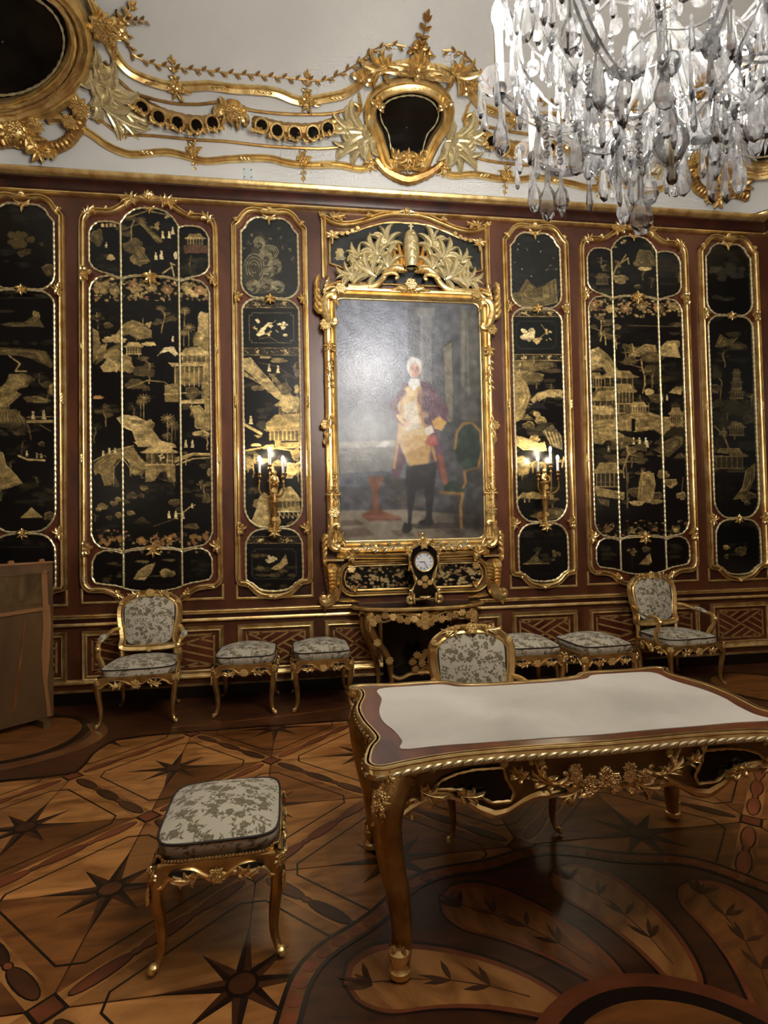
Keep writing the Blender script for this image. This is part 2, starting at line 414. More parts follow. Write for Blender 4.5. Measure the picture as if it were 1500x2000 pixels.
    def tree(s, x, y, h, t=1, lean=0.0, n=6):
        pal = [G0, G1, G2, G3, G4]; K = [(x, y)]
        for j in range(1, 5): K.append((x+lean*h*j/4+s.r.uniform(-.07, .07)*h, y-h*j/4))
        for j in range(n):
            k = K[s.r.integers(2, 5)]; bx, by = k[0]+s.r.uniform(-.5, .5)*h, k[1]+s.r.uniform(-.22, .15)*h
            s.line([k, (bx, by)], 4, pal[min(4, t+1)], 0.8)
            s.blob(bx, by-h*.05, h*s.r.uniform(.16, .3), h*s.r.uniform(.08, .14), pal[t], 0.7, 0.25)
        s.line(K, 7, pal[min(4, t+1)])
    def palm(s, x, y, h, t=2):
        pal = [G0, G1, G2, G3, G4]
        s.line([(x, y), (x+3, y-h)], 4, pal[t])
        for j in range(11):
            a = 2*PI*j/11; s.line([(x+3, y-h), (x+3+math.cos(a)*h*.3, y-h+math.sin(a)*h*.22+h*.06)], 5, pal[t], 0.85)
    def figs(s, x, y, n=2, h=42):
        for j in range(n):
            q = x+j*h*0.8; s.poly([(q-h*.2, y), (q-h*.12, y-h*.6), (q+h*.12, y-h*.6), (q+h*.22, y)], G4); s.blob(q, y-h*.75, h*.12, h*.14, G4)
    def band(s, x0, y0, x1, y1, n=90, r=14, big=5, bg=(12, 10, 8)):
        s.poly([(x0, y0), (x1, y0), (x1, y1), (x0, y1)], bg, 1)
        cols = [G1, G2, G3, (150, 104, 76), G2]
        for j in range(n):
            x, y = s.r.uniform(x0, x1), s.r.uniform(y0, y1); s.blob(x, y, r*s.r.uniform(.4, 1), r*s.r.uniform(.3, .7), cols[s.r.integers(0, 5)], 0.9)
        for j in range(big):
            x = x0+(x1-x0)*(j+.5)/big+s.r.uniform(-r, r); y = (y0+y1)/2+s.r.uniform(-r, r)
            for k in range(6): s.blob(x+math.cos(k)*r*1.6, y+math.sin(k)*r*1.3, r*1.1, r*.9, G2 if j % 2 else (150, 112, 70), 0.9)
            s.blob(x, y, r*.8, r*.7, G3)
    def rect(s, x0, y0, x1, y1, w, col, c=25):
        s.line([(x0+c, y0), (x1-c, y0), (x1-c, y0+c), (x1, y0+c), (x1, y1-c), (x1-c, y1-c), (x1-c, y1), (x0+c, y1), (x0+c, y1-c), (x0, y1-c), (x0, y0+c), (x0+c, y0+c), (x0+c, y0)], w, col, 0.8)
    def flowers(s, x, y, r, n=7, col=G3):
        for j in range(n):
            a = s.r.uniform(0, 6.28); d = r*s.r.uniform(.1, 1); s.blob(x+math.cos(a)*d, y+math.sin(a)*d*.8, r*.3, r*.24, col, .95)
    def scatter(s, x0, y0, x1, y1, n, h, hi=1):
        for j in range(n):
            x, y, q = s.r.uniform(x0, x1), s.r.uniform(y0, y1), s.r.random(); k = h*s.r.uniform(.6, 1.4); t = int(s.r.integers(0, hi+1))
            if q < .35: s.tree(x, y, k*1.6, t, s.r.uniform(-.2, .2), 5)
            elif q < .6: s.rock(x, y, k*.7, k*.45, t+1 if t+1 < 3 else 2)
            elif q < .7: s.ridge([(x-k, y), (x-k*.6, y-k*.5), (x, y-k*.8), (x+k*.5, y-k*.4), (x+k, y)], t, 3)
            else: s.mist(x-k, y-k*.5, x+k, y+k*.5, 5, (48, 42, 27), .8, k*.5)
    def mist(s, x0, y0, x1, y1, n, col=G0, a=.5, r=30):
        for j in range(n): s.blob(s.r.uniform(x0, x1), s.r.uniform(y0, y1), r*s.r.uniform(.5, 1.8), r*s.r.uniform(.2, .6), col, a*s.r.uniform(.4, 1))
    def soften(s, n=2, mottle=7):
        c = s.c.reshape(s.sh+(3,))
        for k in range(n):
            q = np.pad(c, ((1, 1), (1, 1), (0, 0)), 'edge'); c = (q[:-2, 1:-1]+q[2:, 1:-1]+q[1:-1, :-2]+q[1:-1, 2:]+2*c)/6
        g_ = s.r.normal(0, 1, (s.sh[0]//6+2, s.sh[1]//6+2)); g_ = np.kron(g_, np.ones((6, 6)))[:s.sh[0], :s.sh[1]]
        for k in range(22): g_ = (np.roll(g_, 1, 0)+np.roll(g_, -1, 0)+np.roll(g_, 1, 1)+np.roll(g_, -1, 1)+g_)/5
        s.c = np.clip(c+g_[..., None]*mottle*2.2, 0, 255).reshape(-1, 3)
    def texture(s, amt=.10):
        g_ = s.r.normal(0, 1, s.sh); h_ = np.kron(s.r.normal(0, 1, (s.sh[0]//5+2, s.sh[1]//9+2)), np.ones((5, 9)))[:s.sh[0], :s.sh[1]]
        for k in range(2): g_ = (np.roll(g_, 1, 1)+np.roll(g_, -1, 1)+np.roll(g_, 1, 0)+g_)/4; h_ = (np.roll(h_, 1, 0)+np.roll(h_, -1, 0)+np.roll(h_, 2, 1)+h_)/4
        q = (g_*2.2+h_*1.2).ravel()[:, None]*amt; m_ = np.clip((s.c.max(1, keepdims=True)-40)/60, 0, 1)
        s.c = np.clip(s.c*(1+q*m_), 0, 255)
    def lin(s): return s2l(np.clip(s.c, 0, 255))
def color_mesh(name, verts, faces, colors, mat, parent=None, smooth=True):
    me = bpy.data.meshes.new(name); nv = len(verts); nf = len(faces)
    me.vertices.add(nv); me.vertices.foreach_set('co', np.asarray(verts, np.float32).ravel())
    me.loops.add(nf*4); me.loops.foreach_set('vertex_index', np.asarray(faces, np.int32).ravel())
    me.polygons.add(nf); me.polygons.foreach_set('loop_start', np.arange(0, nf*4, 4, dtype=np.int32)); me.polygons.foreach_set('loop_total', np.full(nf, 4, np.int32))
    me.update(calc_edges=True); me.validate()
    at = me.color_attributes.new('paint', 'FLOAT_COLOR', 'POINT')
    at.data.foreach_set('color', np.concatenate([colors, np.ones((nv, 1))], 1).astype(np.float32).ravel())
    me.materials.append(MAT[mat]); me.polygons.foreach_set('use_smooth', np.ones(nf, bool))
    o = bpy.data.objects.new(name, me); C.objects.link(o)
    if parent is not None: o.parent = parent
    return o
class Field:
    """a flat painted board on the wall: grid of points, painted once, cut into outlined boards"""
    def __init__(s, x0, x1, z0, z1, y, step, seed, base=BLK):
        nx, nz = int((x1-x0)/step), int((z1-z0)/step)
        s.gx, s.gz = np.meshgrid(np.linspace(x0, x1, nx+1), np.linspace(z1, z0, nz+1)); s.y = y
        X, Y = project(s.gx, np.full(s.gx.shape, y), s.gz); s.P = Paint(X, Y, base, seed)
    def cut(s, poly, name, mat, parent, thick=0.012):
        h, w = s.gx.shape; cx = (s.gx[:-1, :-1]+s.gx[1:, 1:])/2; cz = (s.gz[:-1, :-1]+s.gz[1:, 1:])/2
        k = in_poly(cx, cz, poly); idx = np.arange(h*w).reshape(h, w)
        f = np.stack([idx[:-1, :-1][k], idx[1:, :-1][k], idx[1:, 1:][k], idx[:-1, 1:][k]], 1)
        u, inv = np.unique(f, return_inverse=True); f = inv.reshape(f.shape)
        v = np.stack([s.gx.ravel()[u], np.full(u.size, s.y), s.gz.ravel()[u]], 1)
        return color_mesh(name, v, f, s.P.lin()[u], mat, parent)
# ------------------------------------------------------------------ the room shell
AX = 1.16                                      # axis of the portrait wall
XL, XR, YB = -3.12, 5.44, -8.7                 # side walls, wall behind the viewer
ZC = 5.16                                      # top of the cornice
def struct(o, label): return tag(o, label, kind='structure')
mb = MB(); mb.box(((XL+XR)/2, 0.1, ZC/2), (XR-XL+0.4, 0.2, ZC+0.3)); struct(mb.build('wall_back', 'mahogany'), 'reddish brown mahogany veneered wall behind the gilded lacquer panels')
mb = MB(); mb.box((XR+0.1, YB/2, ZC/2), (0.2, -YB, ZC+0.3)); struct(mb.build('wall_right', 'mahogany'), 'mahogany veneered side wall at the far right corner')
mb = MB(); mb.box((XL-0.1, YB/2, ZC/2), (0.2, -YB, ZC+0.3)); struct(mb.build('wall_left', 'mahogany'), 'mahogany veneered side wall beyond the left edge')
mb = MB(); mb.box(((XL+XR)/2, YB-0.1, ZC/2), (XR-XL+0.4, 0.2, ZC+0.3)); struct(mb.build('wall_front', 'mahogany'), 'mahogany veneered wall behind the viewer')
# cove vault: rounded rectangle plan, elliptical profile
CA, CB = 1.45, 0.84
def plan(o, r, n=8):
    x0, x1, y0, y1 = XL+o, XR-o, YB+o, -o; P = []
    for cx, cy, a0 in ((x1-r, y1-r, 0), (x0+r, y1-r, PI/2), (x0+r, y0+r, PI), (x1-r, y0+r, 1.5*PI)):
        for j in range(n+1): a = a0+PI/2*j/n; P.append((cx+r*math.cos(a), cy+r*math.sin(a)))
    return P
rows = []; NT = 22
for i in range(NT+1):
    th = PI/2*i/NT; o = CA*(1-math.cos(th))+0.06
    rows.append([(x, y, ZC+CB*math.sin(th)) for x, y in plan(o, 0.35+0.45*o)])
mbc = MB(); mbc.grid(rows, False, True); mbc.cap(rows[-1])
BVH = BVHTree.FromPolygons([Vector(v) for v in mbc.v], mbc.f)
struct(mbc.build('ceiling', 'plaster'), 'pale grey plaster cove curving up into the ceiling')
def cv(px, py, off=0.0):
    d = ray(px, py).normalized(); loc, n, i, t = BVH.ray_cast(EYE, d)
    if n.dot(d) > 0: n = -n
    return loc+n*off, n
def cvs(L, n=6, off=0.0, closed=False):
    P = catmull(L, n, closed); Q = [cv(a, b, off) for a, b in P]
    return [q[0] for q in Q], [q[1] for q in Q]
def band_all(name, prof, mat, z, label, kind='structure', r=0.02, y_in=0.0):
    """moulding run round the room; prof = (out from wall, height)"""
    mb = MB(); P = plan(0.0, max(r, 0.001), 5)
    rows = [[(x+(AX-x)*0, y, z) for x, y in P]]
    rows = []
    for o, h in prof: rows.append([(x, y, z+h) for x, y in plan(o, max(0.004, r), 5)])
    mb.grid(rows, False, True)
    return mb.build(name, mat)
o = band_all('trim_1', [(0.0, -0.10), (0.05, -0.09), (0.11, -0.075), (0.135, -0.05), (0.14, -0.025), (0.12, -0.004), (0.09, 0.006), (0.0, 0.008)], 'gold', ZC, '', r=0.16); struct(o, 'broad gilded half round moulding under the pale cove')
o = band_all('trim_2', [(0.0, -0.2), (0.03, -0.19), (0.05, -0.16), (0.06, -0.13), (0.1, -0.095), (0.10, -0.08), (0.0, -0.08)], 'mahogany_dark', ZC, '', r=0.02); struct(o, 'dark mahogany cornice moulding below the gilded roll')
o = band_all('trim_3', [(0.0, -0.215), (0.035, -0.212), (0.05, -0.2), (0.05, -0.19), (0.035, -0.178), (0.0, -0.176)], 'gold', ZC, '', r=0.02); struct(o, 'thin gilded bead under the dark cornice')
o = band_all('trim_4', [(0.0, 0.022), (.030, .024), (.046, .032), (.046, .044), (.034, .050), (.036, .056), (.052, .060), (.050, .068), (0.0, 0.070)], 'gold', 0.79, '', r=0.01); struct(o, 'gilded chair rail above the dado')
o = band_all('trim_7', [(0.0, -.012), (.026, -.010), (.028, .022), (0.0, .024)], 'mahogany_dark', 0.79, '', r=0.01); struct(o, 'dark groove below the gilded chair rail')
o = band_all('trim_8', [(0.0, -.050), (.022, -.048), (.034, -.038), (.034, -.026), (.026, -.012), (0.0, -.010)], 'gold', 0.79, '', r=0.01); struct(o, 'narrow gilded lower line of the chair rail')
o = band_all('trim_5', [(0.0, 0.19), (0.02, 0.192), (0.03, 0.205), (0.026, 0.222), (0.012, 0.236), (0.0, 0.238)], 'gold', 0.0, '', r=0.01); struct(o, 'gilded moulding along the foot of the dado')
o = band_all('trim_6', [(0.0, 0.118), (0.03, 0.118), (0.032, 0.13), (0.02, 0.137), (0.0, 0.138)], 'gold', 0.0, '', r=0.01); struct(o, 'thin gilded line on top of the black baseboard')
o = band_all('baseboard_back', [(0.0, 0.12), (0.028, 0.118), (0.03, 0.0), (0.0, 0.0)], 'ebony', 0.0, '', r=0.01); struct(o, 'black baseboard running along the foot of the walls')
# ------------------------------------------------------------------ carved ornament (unit pieces, shared meshes)
def settle(t, base):
    b = Vector(base); t.location = b
    for ch in t.children: ch.location = Vector(ch.location)-b
    return t
mb = MB()                                     # crest: shell of five leaves between two scrolling leaves
for k in range(5): mb.leaf((0, -0.1), PI/2+(k-2)*0.42, 0.68-0.08*abs(k-2), 0.19, 0, 0.7, 0)
for sg in (1, -1):
    mb.leaf((sg*0.08, -0.12), PI/2-sg*1.25, 1.0, 0.17, -sg*0.7, 0.5, 4)
    mb.leaf((sg*0.1, -0.05), PI/2-sg*0.95, 0.7, 0.13, -sg*1.2, 0.6, 3)
mb.ball((0, -0.12, -0.05), 0.12, 8, 5); proto('crest', mb, 'gold_leaf')
mb = MB()                                     # spray: leaves at a frame joint, pointing to +x
for k, (a, L) in enumerate(((0.0, 1.0), (0.55, 0.8), (-0.55, 0.8), (1.25, 0.85), (-1.25, 0.85))): mb.leaf((0, 0), a, L*.85, 0.26, (0.8 if a >= 0 else -0.8), 0.7, 2)
mb.flower((0.12, 0.0), 0.3, 5, 0.12); proto('spray', mb, 'gold_leaf')
mb = MB()                                     # bow with tails and a flower
for sg in (1, -1):
    mb.leaf((0, 0), PI/2-sg*1.2, 0.72, 0.3, -sg*1.3, 0.7); mb.leaf((0, 0), -PI/2+sg*0.5, 0.85, 0.2, sg*0.8, 0.6); mb.leaf((0, 0.05), PI/2-sg*1.9, 0.6, 0.24, sg*0.6, 0.6)
mb.leaf((0, 0), PI/2, 0.55, 0.18, 0, 0.6); mb.leaf((0, 0), -PI/2, 0.8, 0.18, 0, 0.6)
mb.flower((0, 0), 0.34, 6, 0.14, 0.3); proto('bow', mb, 'gold_leaf')
mb = MB()                                     # pendant: drop of leaves
for a, L in ((-PI/2, 0.9), (-PI/2-0.9, 0.7), (-PI/2+0.9, 0.7), (-PI/2-1.7, 0.95), (-PI/2+1.7, 0.95)): mb.leaf((0, 0), a, L, 0.16, (-0.8 if a < -PI/2 else 0.8)*(abs(a+PI/2) > .1), 0.5)
mb.ball((0, -0.1, 0), 0.14, 6, 4); proto('pendant', mb, 'gold_leaf')
mb = MB()                                     # wrapped leaf on a straight frame side (along z)
for k in range(3):
    mb.leaf((-0.1, -0.7+k*0.45), PI/2-0.25, 0.7, 0.2, 0.5, 0.5, 2); mb.leaf((0.1, -0.55+k*0.45), PI/2+0.25, 0.7, 0.2, -0.5, 0.5, 2)
proto('wrap', mb, 'gold_leaf')
mb = MB()                                     # bouquet: many small flowers and leaves with sprig
r2 = random.Random(3)
for k in range(7):
    a = 2*PI*k/6 if k else 0; d = 0.42 if k else 0; x_, z_ = d*math.cos(a), d*math.sin(a); R_ = r2.uniform(.26, .34)
    for j in range(5): q_ = a+2*PI*j/5; mb.ball((x_+R_*.55*math.cos(q_), -.14-.1*r2.random(), z_+R_*.55*math.sin(q_)), R_*.42, 6, 4, (1, .7, 1))
    mb.ball((x_, -.30, z_), R_*.34, 6, 4)
for k in range(9):
    a = 2*PI*k/9+0.2; mb.leaf((0.3*math.cos(a), 0.3*math.sin(a)), a, 0.46+0.12*r2.random(), 0.19, r2.uniform(-.8, .8), 0.7, 0)
proto('bouquet', mb, 'gold_leaf')
mb = MB()                                     # acanthus plume curling to +x
for k, (x_, z_, a_, L_, w_, c_) in enumerate(((0, 0, .1, 1.15, .13, .9), (.15, .05, .55, .85, .14, 1.3), (.1, .08, 1.05, .65, .13, 1.5), (.3, .04, .3, .75, .12, -1.1), (.25, -.02, -.35, .75, .13, -1.3), (.05, -.04, -.8, .55, .12, -1.5), (.55, .12, .15, .6, .11, 1.6), (.5, .0, -.5, .5, .1, -1.4), (0, .03, 1.5, .45, .12, 1.2))): mb.leaf((x_, z_), a_, L_, w_, c_, .75, 3, .02*(k % 3))
proto('plume', mb, 'gold_pale')
mb = MB()                                     # big C-scroll with acanthus back
mb.scroll((0, -0.5), PI*0.62, 1.5, 0.14, 0.08, -4.2, 26, 8); mb.scroll((0, -0.5), -PI*0.45, 0.8, 0.13, 0.07, 4.6, 20, 8)
for k in range(5): mb.leaf((-0.1-0.03*k, -0.4+0.2*k), PI*0.85-0.18*k, 0.42, 0.14, -1.0, 0.7, 2)
proto('cscroll', mb, 'gold')
mb = MB()                                     # twig: stem with little leaves, along +x
pts = [(0.1*k, -0.02, 0.03*math.sin(k*0.9)) for k in range(11)]; mb.tube(pts, 0.012, 4)
for k in range(1, 11):
    sg = 1 if k % 2 else -1; mb.leaf((0.1*k, 0.03*math.sin(k*.9)), sg*0.75, 0.17, 0.045, sg*0.3, 0.6)
proto('twig', mb, 'gold_dull')
mb = MB()                                     # sprig standing up (+z) with blossoms
mb.tube([(0, -0.03, 0), (0.03, -0.05, 0.5), (-0.02, -0.05, 1.0)], [0.03, 0.02, 0.012], 4)
for k, (x, z, a) in enumerate(((0, .25, .5), (0, .3, 2.7), (.02, .55, .7), (.02, .6, 2.4), (0, .85, 1.0), (0, .9, 2.1), (0, 1.0, 1.57), (0, .15, -.2), (0, .15, 3.4))): mb.leaf((x, z), a, 0.3, 0.09, 0, 0.6)
mb.flower((0, 0.05), 0.3, 6, 0.1); mb.flower((-0.25, -0.15), 0.22, 5, 0.08); mb.flower((0.28, -0.12), 0.22, 5, 0.08)
mb.leaf((0, -0.2), -1.3, 0.6, 0.13, .4, .6, 3); mb.leaf((0, -0.2), -2.0, 0.5, 0.13, -.4, .6, 3); mb.leaf((0.1, -.15), -.4, .6, .1, .4, .6)
proto('sprig', mb, 'gold_leaf')
mb = MB(); mb.leaf((0, 0), 0, 1.0, .24, .3, .5); proto('leaf1', mb, 'gold_dull')
mb = MB(); mb.lathe([(1.18, .12), (1.2, -.1), (1.0, -.16)], 14, (0, 0, 0), Matrix.Rotation(PI/2, 3, 'X')); mb.lathe([(1.0, -.1), (.95, .05), (0, .1)], 14, (0, 0, 0), Matrix.Rotation(PI/2, 3, 'X')); proto('disc1', mb, 'black_lacquer'); mb = MB(); mb.tube([(1.1*math.cos(2*PI*k/16), -.1, 1.1*math.sin(2*PI*k/16)) for k in range(16)], [.2+.06*(k % 2) for k in range(16)], 6, True); proto('rim1', mb, 'gold')
PROF = [(-.029, 0), (-.029, .028), (-.025, .036), (-.018, .036), (-.0145, .028), (-.013, .006), (-.003, .004), (-.0015, .030), (.004, .042), (.012, .046), (.020, .042), (.026, .030), (.029, 0)]
mb = MB(); mb.prism([(-1, -1), (1, -1), (1, 1), (-1, 1)], lambda a, b: (a, .06, b), lambda a, b: (a, -.06, b)); proto('plate1', mb, 'plaster_blue'); mb = MB(); mb.ball((0, 0, 0), 1, 6, 4); proto('screw1', mb, 'metal_dark')
PROF_S = [(-.012, 0), (-.012, .012), (-.005, .018), (.005, .018), (.012, .012), (.012, 0)]
def w3(P, y): return [(x, y, z) for x, z in P]
def frame(name, P, y, mat, parent, closed=True, prof=PROF, sc=None):
    mb = MB(); mb.sweep(w3(P, y), Vector((0, -1, 0)), prof, closed, sc); return mb.build(name, mat, parent)
def rope(name, P, y, parent, closed=True, r=0.0125, pitch=0.055, mat='gold_pale'):
    Q = resample(P, pitch/4, closed); n = len(Q)
    mb = MB(); mb.tube(w3(Q, y), [r*(0.62+0.42*abs(math.sin(PI*i/4))) for i in range(n)], 6, closed, up=(0, -1, 0)); return mb.build(name, mat, parent)
def slab(name, P, y0, y1, mat, parent):
    mb = MB(); mb.prism(P, lambda a, b: (a, y0, b), lambda a, b: (a, y1, b)); return mb.build(name, mat, parent, smooth=False)
def loop(xc, half, n=5):
    """closed outline from left half (bottom centre .. top centre); gaps longer than 1 m stay straight"""
    seg = []; cur = [half[0]]
    for a, b in zip(half[:-1], half[1:]):
        if math.dist(a, b) > 0.45: seg.append(cur); cur = [b]
        else: cur.append(b)
    seg.append(cur); H = []
    for s_ in seg: H += (catmull(s_, n) if len(s_) > 2 else s_)
    H = [(float(a), float(b)) for a, b in H]
    return [(xc+a, b) for a, b in mirror_half(H)]
NF = [(0, .968), (-.08, .976), (-.14, .994), (-.19, 1.027), (-.23, 1.069), (-.28, 1.102), (-.34, 1.114), (-.357, 1.166), (-.353, 4.706), (-.349, 4.738), (-.313, 4.772), (-.282, 4.816), (-.25, 4.861), (-.204, 4.895), (-.142, 4.908), (-.08, 4.90), (0, 4.90)]
NT_ = [(0, 4.006), (-.094, 4.004), (-.165, 4.006), (-.226, 4.036), (-.271, 4.087), (-.289, 4.15), (-.285, 4.679), (-.237, 4.734), (-.216, 4.778), (-.154, 4.824), (-.102, 4.835), (0, 4.83)]
NM = [(0, 1.664), (-.128, 1.668), (-.189, 1.692), (-.239, 1.739), (-.273, 1.802), (-.286, 1.864), (-.285, 3.876), (-.269, 3.919), (-.227, 3.963), (-.166, 3.988), (0, 3.996)]
NB = [(0, 1.018), (-.107, 1.029), (-.168, 1.057), (-.207, 1.094), (-.262, 1.127), (-.282, 1.170), (-.280, 1.472), (-.267, 1.534), (-.231, 1.595), (-.179, 1.63), (-.108, 1.646), (0, 1.650)]
YF = -0.013
def narrow_panel(xc, paint, label, seed, mir=False, mid_wrap=2.93):
    t = thing('lacquer_panel', label, 'wall panel')
    fr = loop(xc, NF); slab('veneer_ground', fr, 0.0, -0.006, 'veneer', t)
    fld = Field(xc-.30, xc+.30, .99, 4.86, YF, .0070, seed); paint(fld.P); fld.P.texture()
    for nm, H in (('upper_field', NT_), ('middle_field', NM), ('lower_field', NB)):
        P = loop(xc, H); f = fld.cut(P, nm, 'lacquer', t); rope('rope_border', P, -0.02, f)
    frame('frame', fr, -0.004, 'gold', t)
    for P in ([(xc-.375, 1.10), (xc-.375, .957), (xc+.375, .957), (xc+.375, 1.10)],): frame('corner_fillet', P, -0.002, 'gold', t, False, PROF_S)
    mbx = MB(); mbx.prism([(xc-.37, .957), (xc+.37, .957), (xc+.37, 1.1), (xc-.37, 1.1)], lambda a, b: (a, 0, b), lambda a, b: (a, -.003, b)); mbx.build('spandrel', 'mahogany_dark', t, False)
    Y = -0.04
    inst('crest', 'crest', t, xc, Y, 4.905, .085); inst('crest', 'shell', t, xc, Y, .975, .075, PI)
    inst('pendant', 'pendant', t, xc, Y+.015, 4.835, .095)
    inst('bow', 'bow', t, xc, Y, 4.0, .085); inst('bow', 'bow', t, xc, Y, 1.66, .085)
    for sg in (-1, 1):
        inst('spray', 'leaf_spray', t, xc+sg*.345, Y, 4.0, .10, 0, sg > 0); inst('spray', 'leaf_spray', t, xc+sg*.345, Y, 1.65, .11, 0, sg > 0)
        inst('spray', 'leaf_tip', t, xc+sg*.335, Y, 4.78, .055, .9*-sg if sg > 0 else .9, sg > 0)
        inst('wrap', 'leaf_wrap', t, xc+sg*.355, Y, mid_wrap, .07); inst('wrap', 'leaf_wrap', t, xc+sg*.352, Y, 1.17, .05)
        inst('wrap', 'leaf_wrap', t, xc+sg*.25, Y, 1.085, .04, sg*.8)
    return settle(t, (xc, 0, .95))
WF = [(0, .955), (-.12, .958), (-.22, .965), (-.30, .994), (-.36, 1.048), (-.43, 1.081), (-.51, 1.091), (-.58, 1.094), (-.625, 1.132), (-.641, 1.185), (-.63, 4.636), (-.62, 4.728), (-.571, 4.785), (-.486, 4.805), (-.40, 4.803), (-.335, 4.822), (-.256, 4.873), (-.183, 4.918), (-.095, 4.942), (0, 4.945)]
CX, SX = .274, .567                                        # column rope, outer side
W_TM = [(0, 4.186), (-.15, 4.182), (-.20, 4.172), (-CX, 4.148), (-CX, 4.703), (-.222, 4.783), (-.15, 4.841), (-.08, 4.862), (0, 4.866)]
W_TS = [(-CX, 4.148), (-.376, 4.182), (-.476, 4.208), (-.533, 4.243), (-SX, 4.303), (-SX, 4.594), (-.537, 4.656), (-.487, 4.698), (-.415, 4.709), (-.343, 4.706), (-.29, 4.69), (-CX, 4.672)]
W_MM = [(-CX, 1.455), (-.23, 1.47), (-.15, 1.487), (.15, 1.487), (.23, 1.47), (CX, 1.455), (CX, 4.138), (.20, 4.162), (.12, 4.175), (-.12, 4.175), (-.20, 4.162), (-CX, 4.138)]
W_MS = [(-CX, 1.455), (-.33, 1.475), (-.40, 1.484), (-.482, 1.50), (-.538, 1.553), (-SX, 1.628), (-SX, 4.029), (-.545, 4.091), (-.49, 4.146), (-.376, 4.170), (-CX, 4.138)]
W_BM = [(-CX, 1.10), (-.2, 1.078), (-.1, 1.062), (.1, 1.062), (.2, 1.078), (CX, 1.10), (CX, 1.44), (.22, 1.462), (.1, 1.472), (-.1, 1.472), (-.22, 1.462), (-CX, 1.44)]
W_BS = [(-CX, 1.105), (-.358, 1.13), (-.443, 1.141), (-.534, 1.159), (-.562, 1.212), (-.56, 1.36), (-.525, 1.434), (-.454, 1.469), (-.37, 1.467), (-CX, 1.435)]
def wide_panel(xc, paint, label, seed):
    t = thing('lacquer_panel', label, 'wall panel')
    fr = loop(xc, WF); slab('veneer_ground', fr, 0.0, -0.006, 'veneer', t)
    fld = Field(xc-.58, xc+.58, 1.04, 4.88, YF, .0070, seed); paint(fld.P); fld.P.texture()
    secs = []
    tm = mirror_half(W_TM)
    secs += [('upper_field', [(xc+a, b) for a, b in tm])]
    for H, nm in ((W_MM, 'middle_field'), (W_BM, 'lower_field')): secs.append((nm, [(xc+a, b) for a, b in H]))
    for H, nm in ((W_TS, 'upper_field'), (W_MS, 'middle_field'), (W_BS, 'lower_field')):
        for sg in (1, -1): secs.append((nm, [(xc+sg*a, b) for a, b in H]))
    for nm, P in secs:
        f = fld.cut(P, nm, 'lacquer', t); rope('rope_border', P, -0.02, f, r=.011)
    frame('frame', fr, -0.004, 'gold', t)
    frame('corner_fillet', [(xc-.66, 1.11), (xc-.66, .967), (xc+.66, .967), (xc+.66, 1.11)], -0.002, 'gold', t, False, PROF_S)
    mbx = MB(); mbx.prism([(xc-.655, .967), (xc+.655, .967), (xc+.655, 1.1), (xc-.655, 1.1)], lambda a, b: (a, 0, b), lambda a, b: (a, -.003, b)); mbx.build('spandrel', 'mahogany_dark', t, False)
    Y = -0.04
    inst('crest', 'crest', t, xc, Y, 4.955, .15)
    inst('crest', 'shell', t, xc, Y, .955, .08, PI)
    inst('bow', 'bow', t, xc+.01, Y, 4.17, .12); inst('bow', 'bow', t, xc+.01, Y, 1.48, .12)
    inst('pendant', 'pendant', t, xc, Y+.015, 4.86, .07)
    for sg in (-1, 1):
        inst('plume', 'leaf_plume', t, xc+sg*.12, Y, 4.935, (.16, .12, .12), -.25*sg if sg > 0 else .25, sg < 0, mat='gold_leaf')
        inst('plume', 'leaf_plume', t, xc+sg*.60, Y, 4.76, (.13, .10, .09), .5 if sg < 0 else -.5, sg > 0, mat='gold_leaf')
        inst('spray', 'leaf_tip', t, xc+sg*.40, Y, 4.82, .05, 1.2 if sg < 0 else -1.2, sg > 0)
        inst('spray', 'leaf_spray', t, xc+sg*.63, Y, 4.17, .12, 0, sg > 0); inst('spray', 'leaf_spray', t, xc+sg*.63, Y, 1.49, .12, 0, sg > 0)
        inst('wrap', 'leaf_wrap', t, xc+sg*.638, Y, 3.45, .035); inst('wrap', 'leaf_wrap', t, xc+sg*.64, Y, 2.35, .06); inst('wrap', 'leaf_wrap', t, xc+sg*.638, Y, 1.19, .05)
        inst('wrap', 'leaf_wrap', t, xc+sg*.56, Y, 1.09, .045, sg*1.4); inst('spray', 'leaf_tip', t, xc+sg*.30, Y, 1.05, .08, -.7 if sg > 0 else .7, sg < 0)
    return settle(t, (xc, 0, .95))
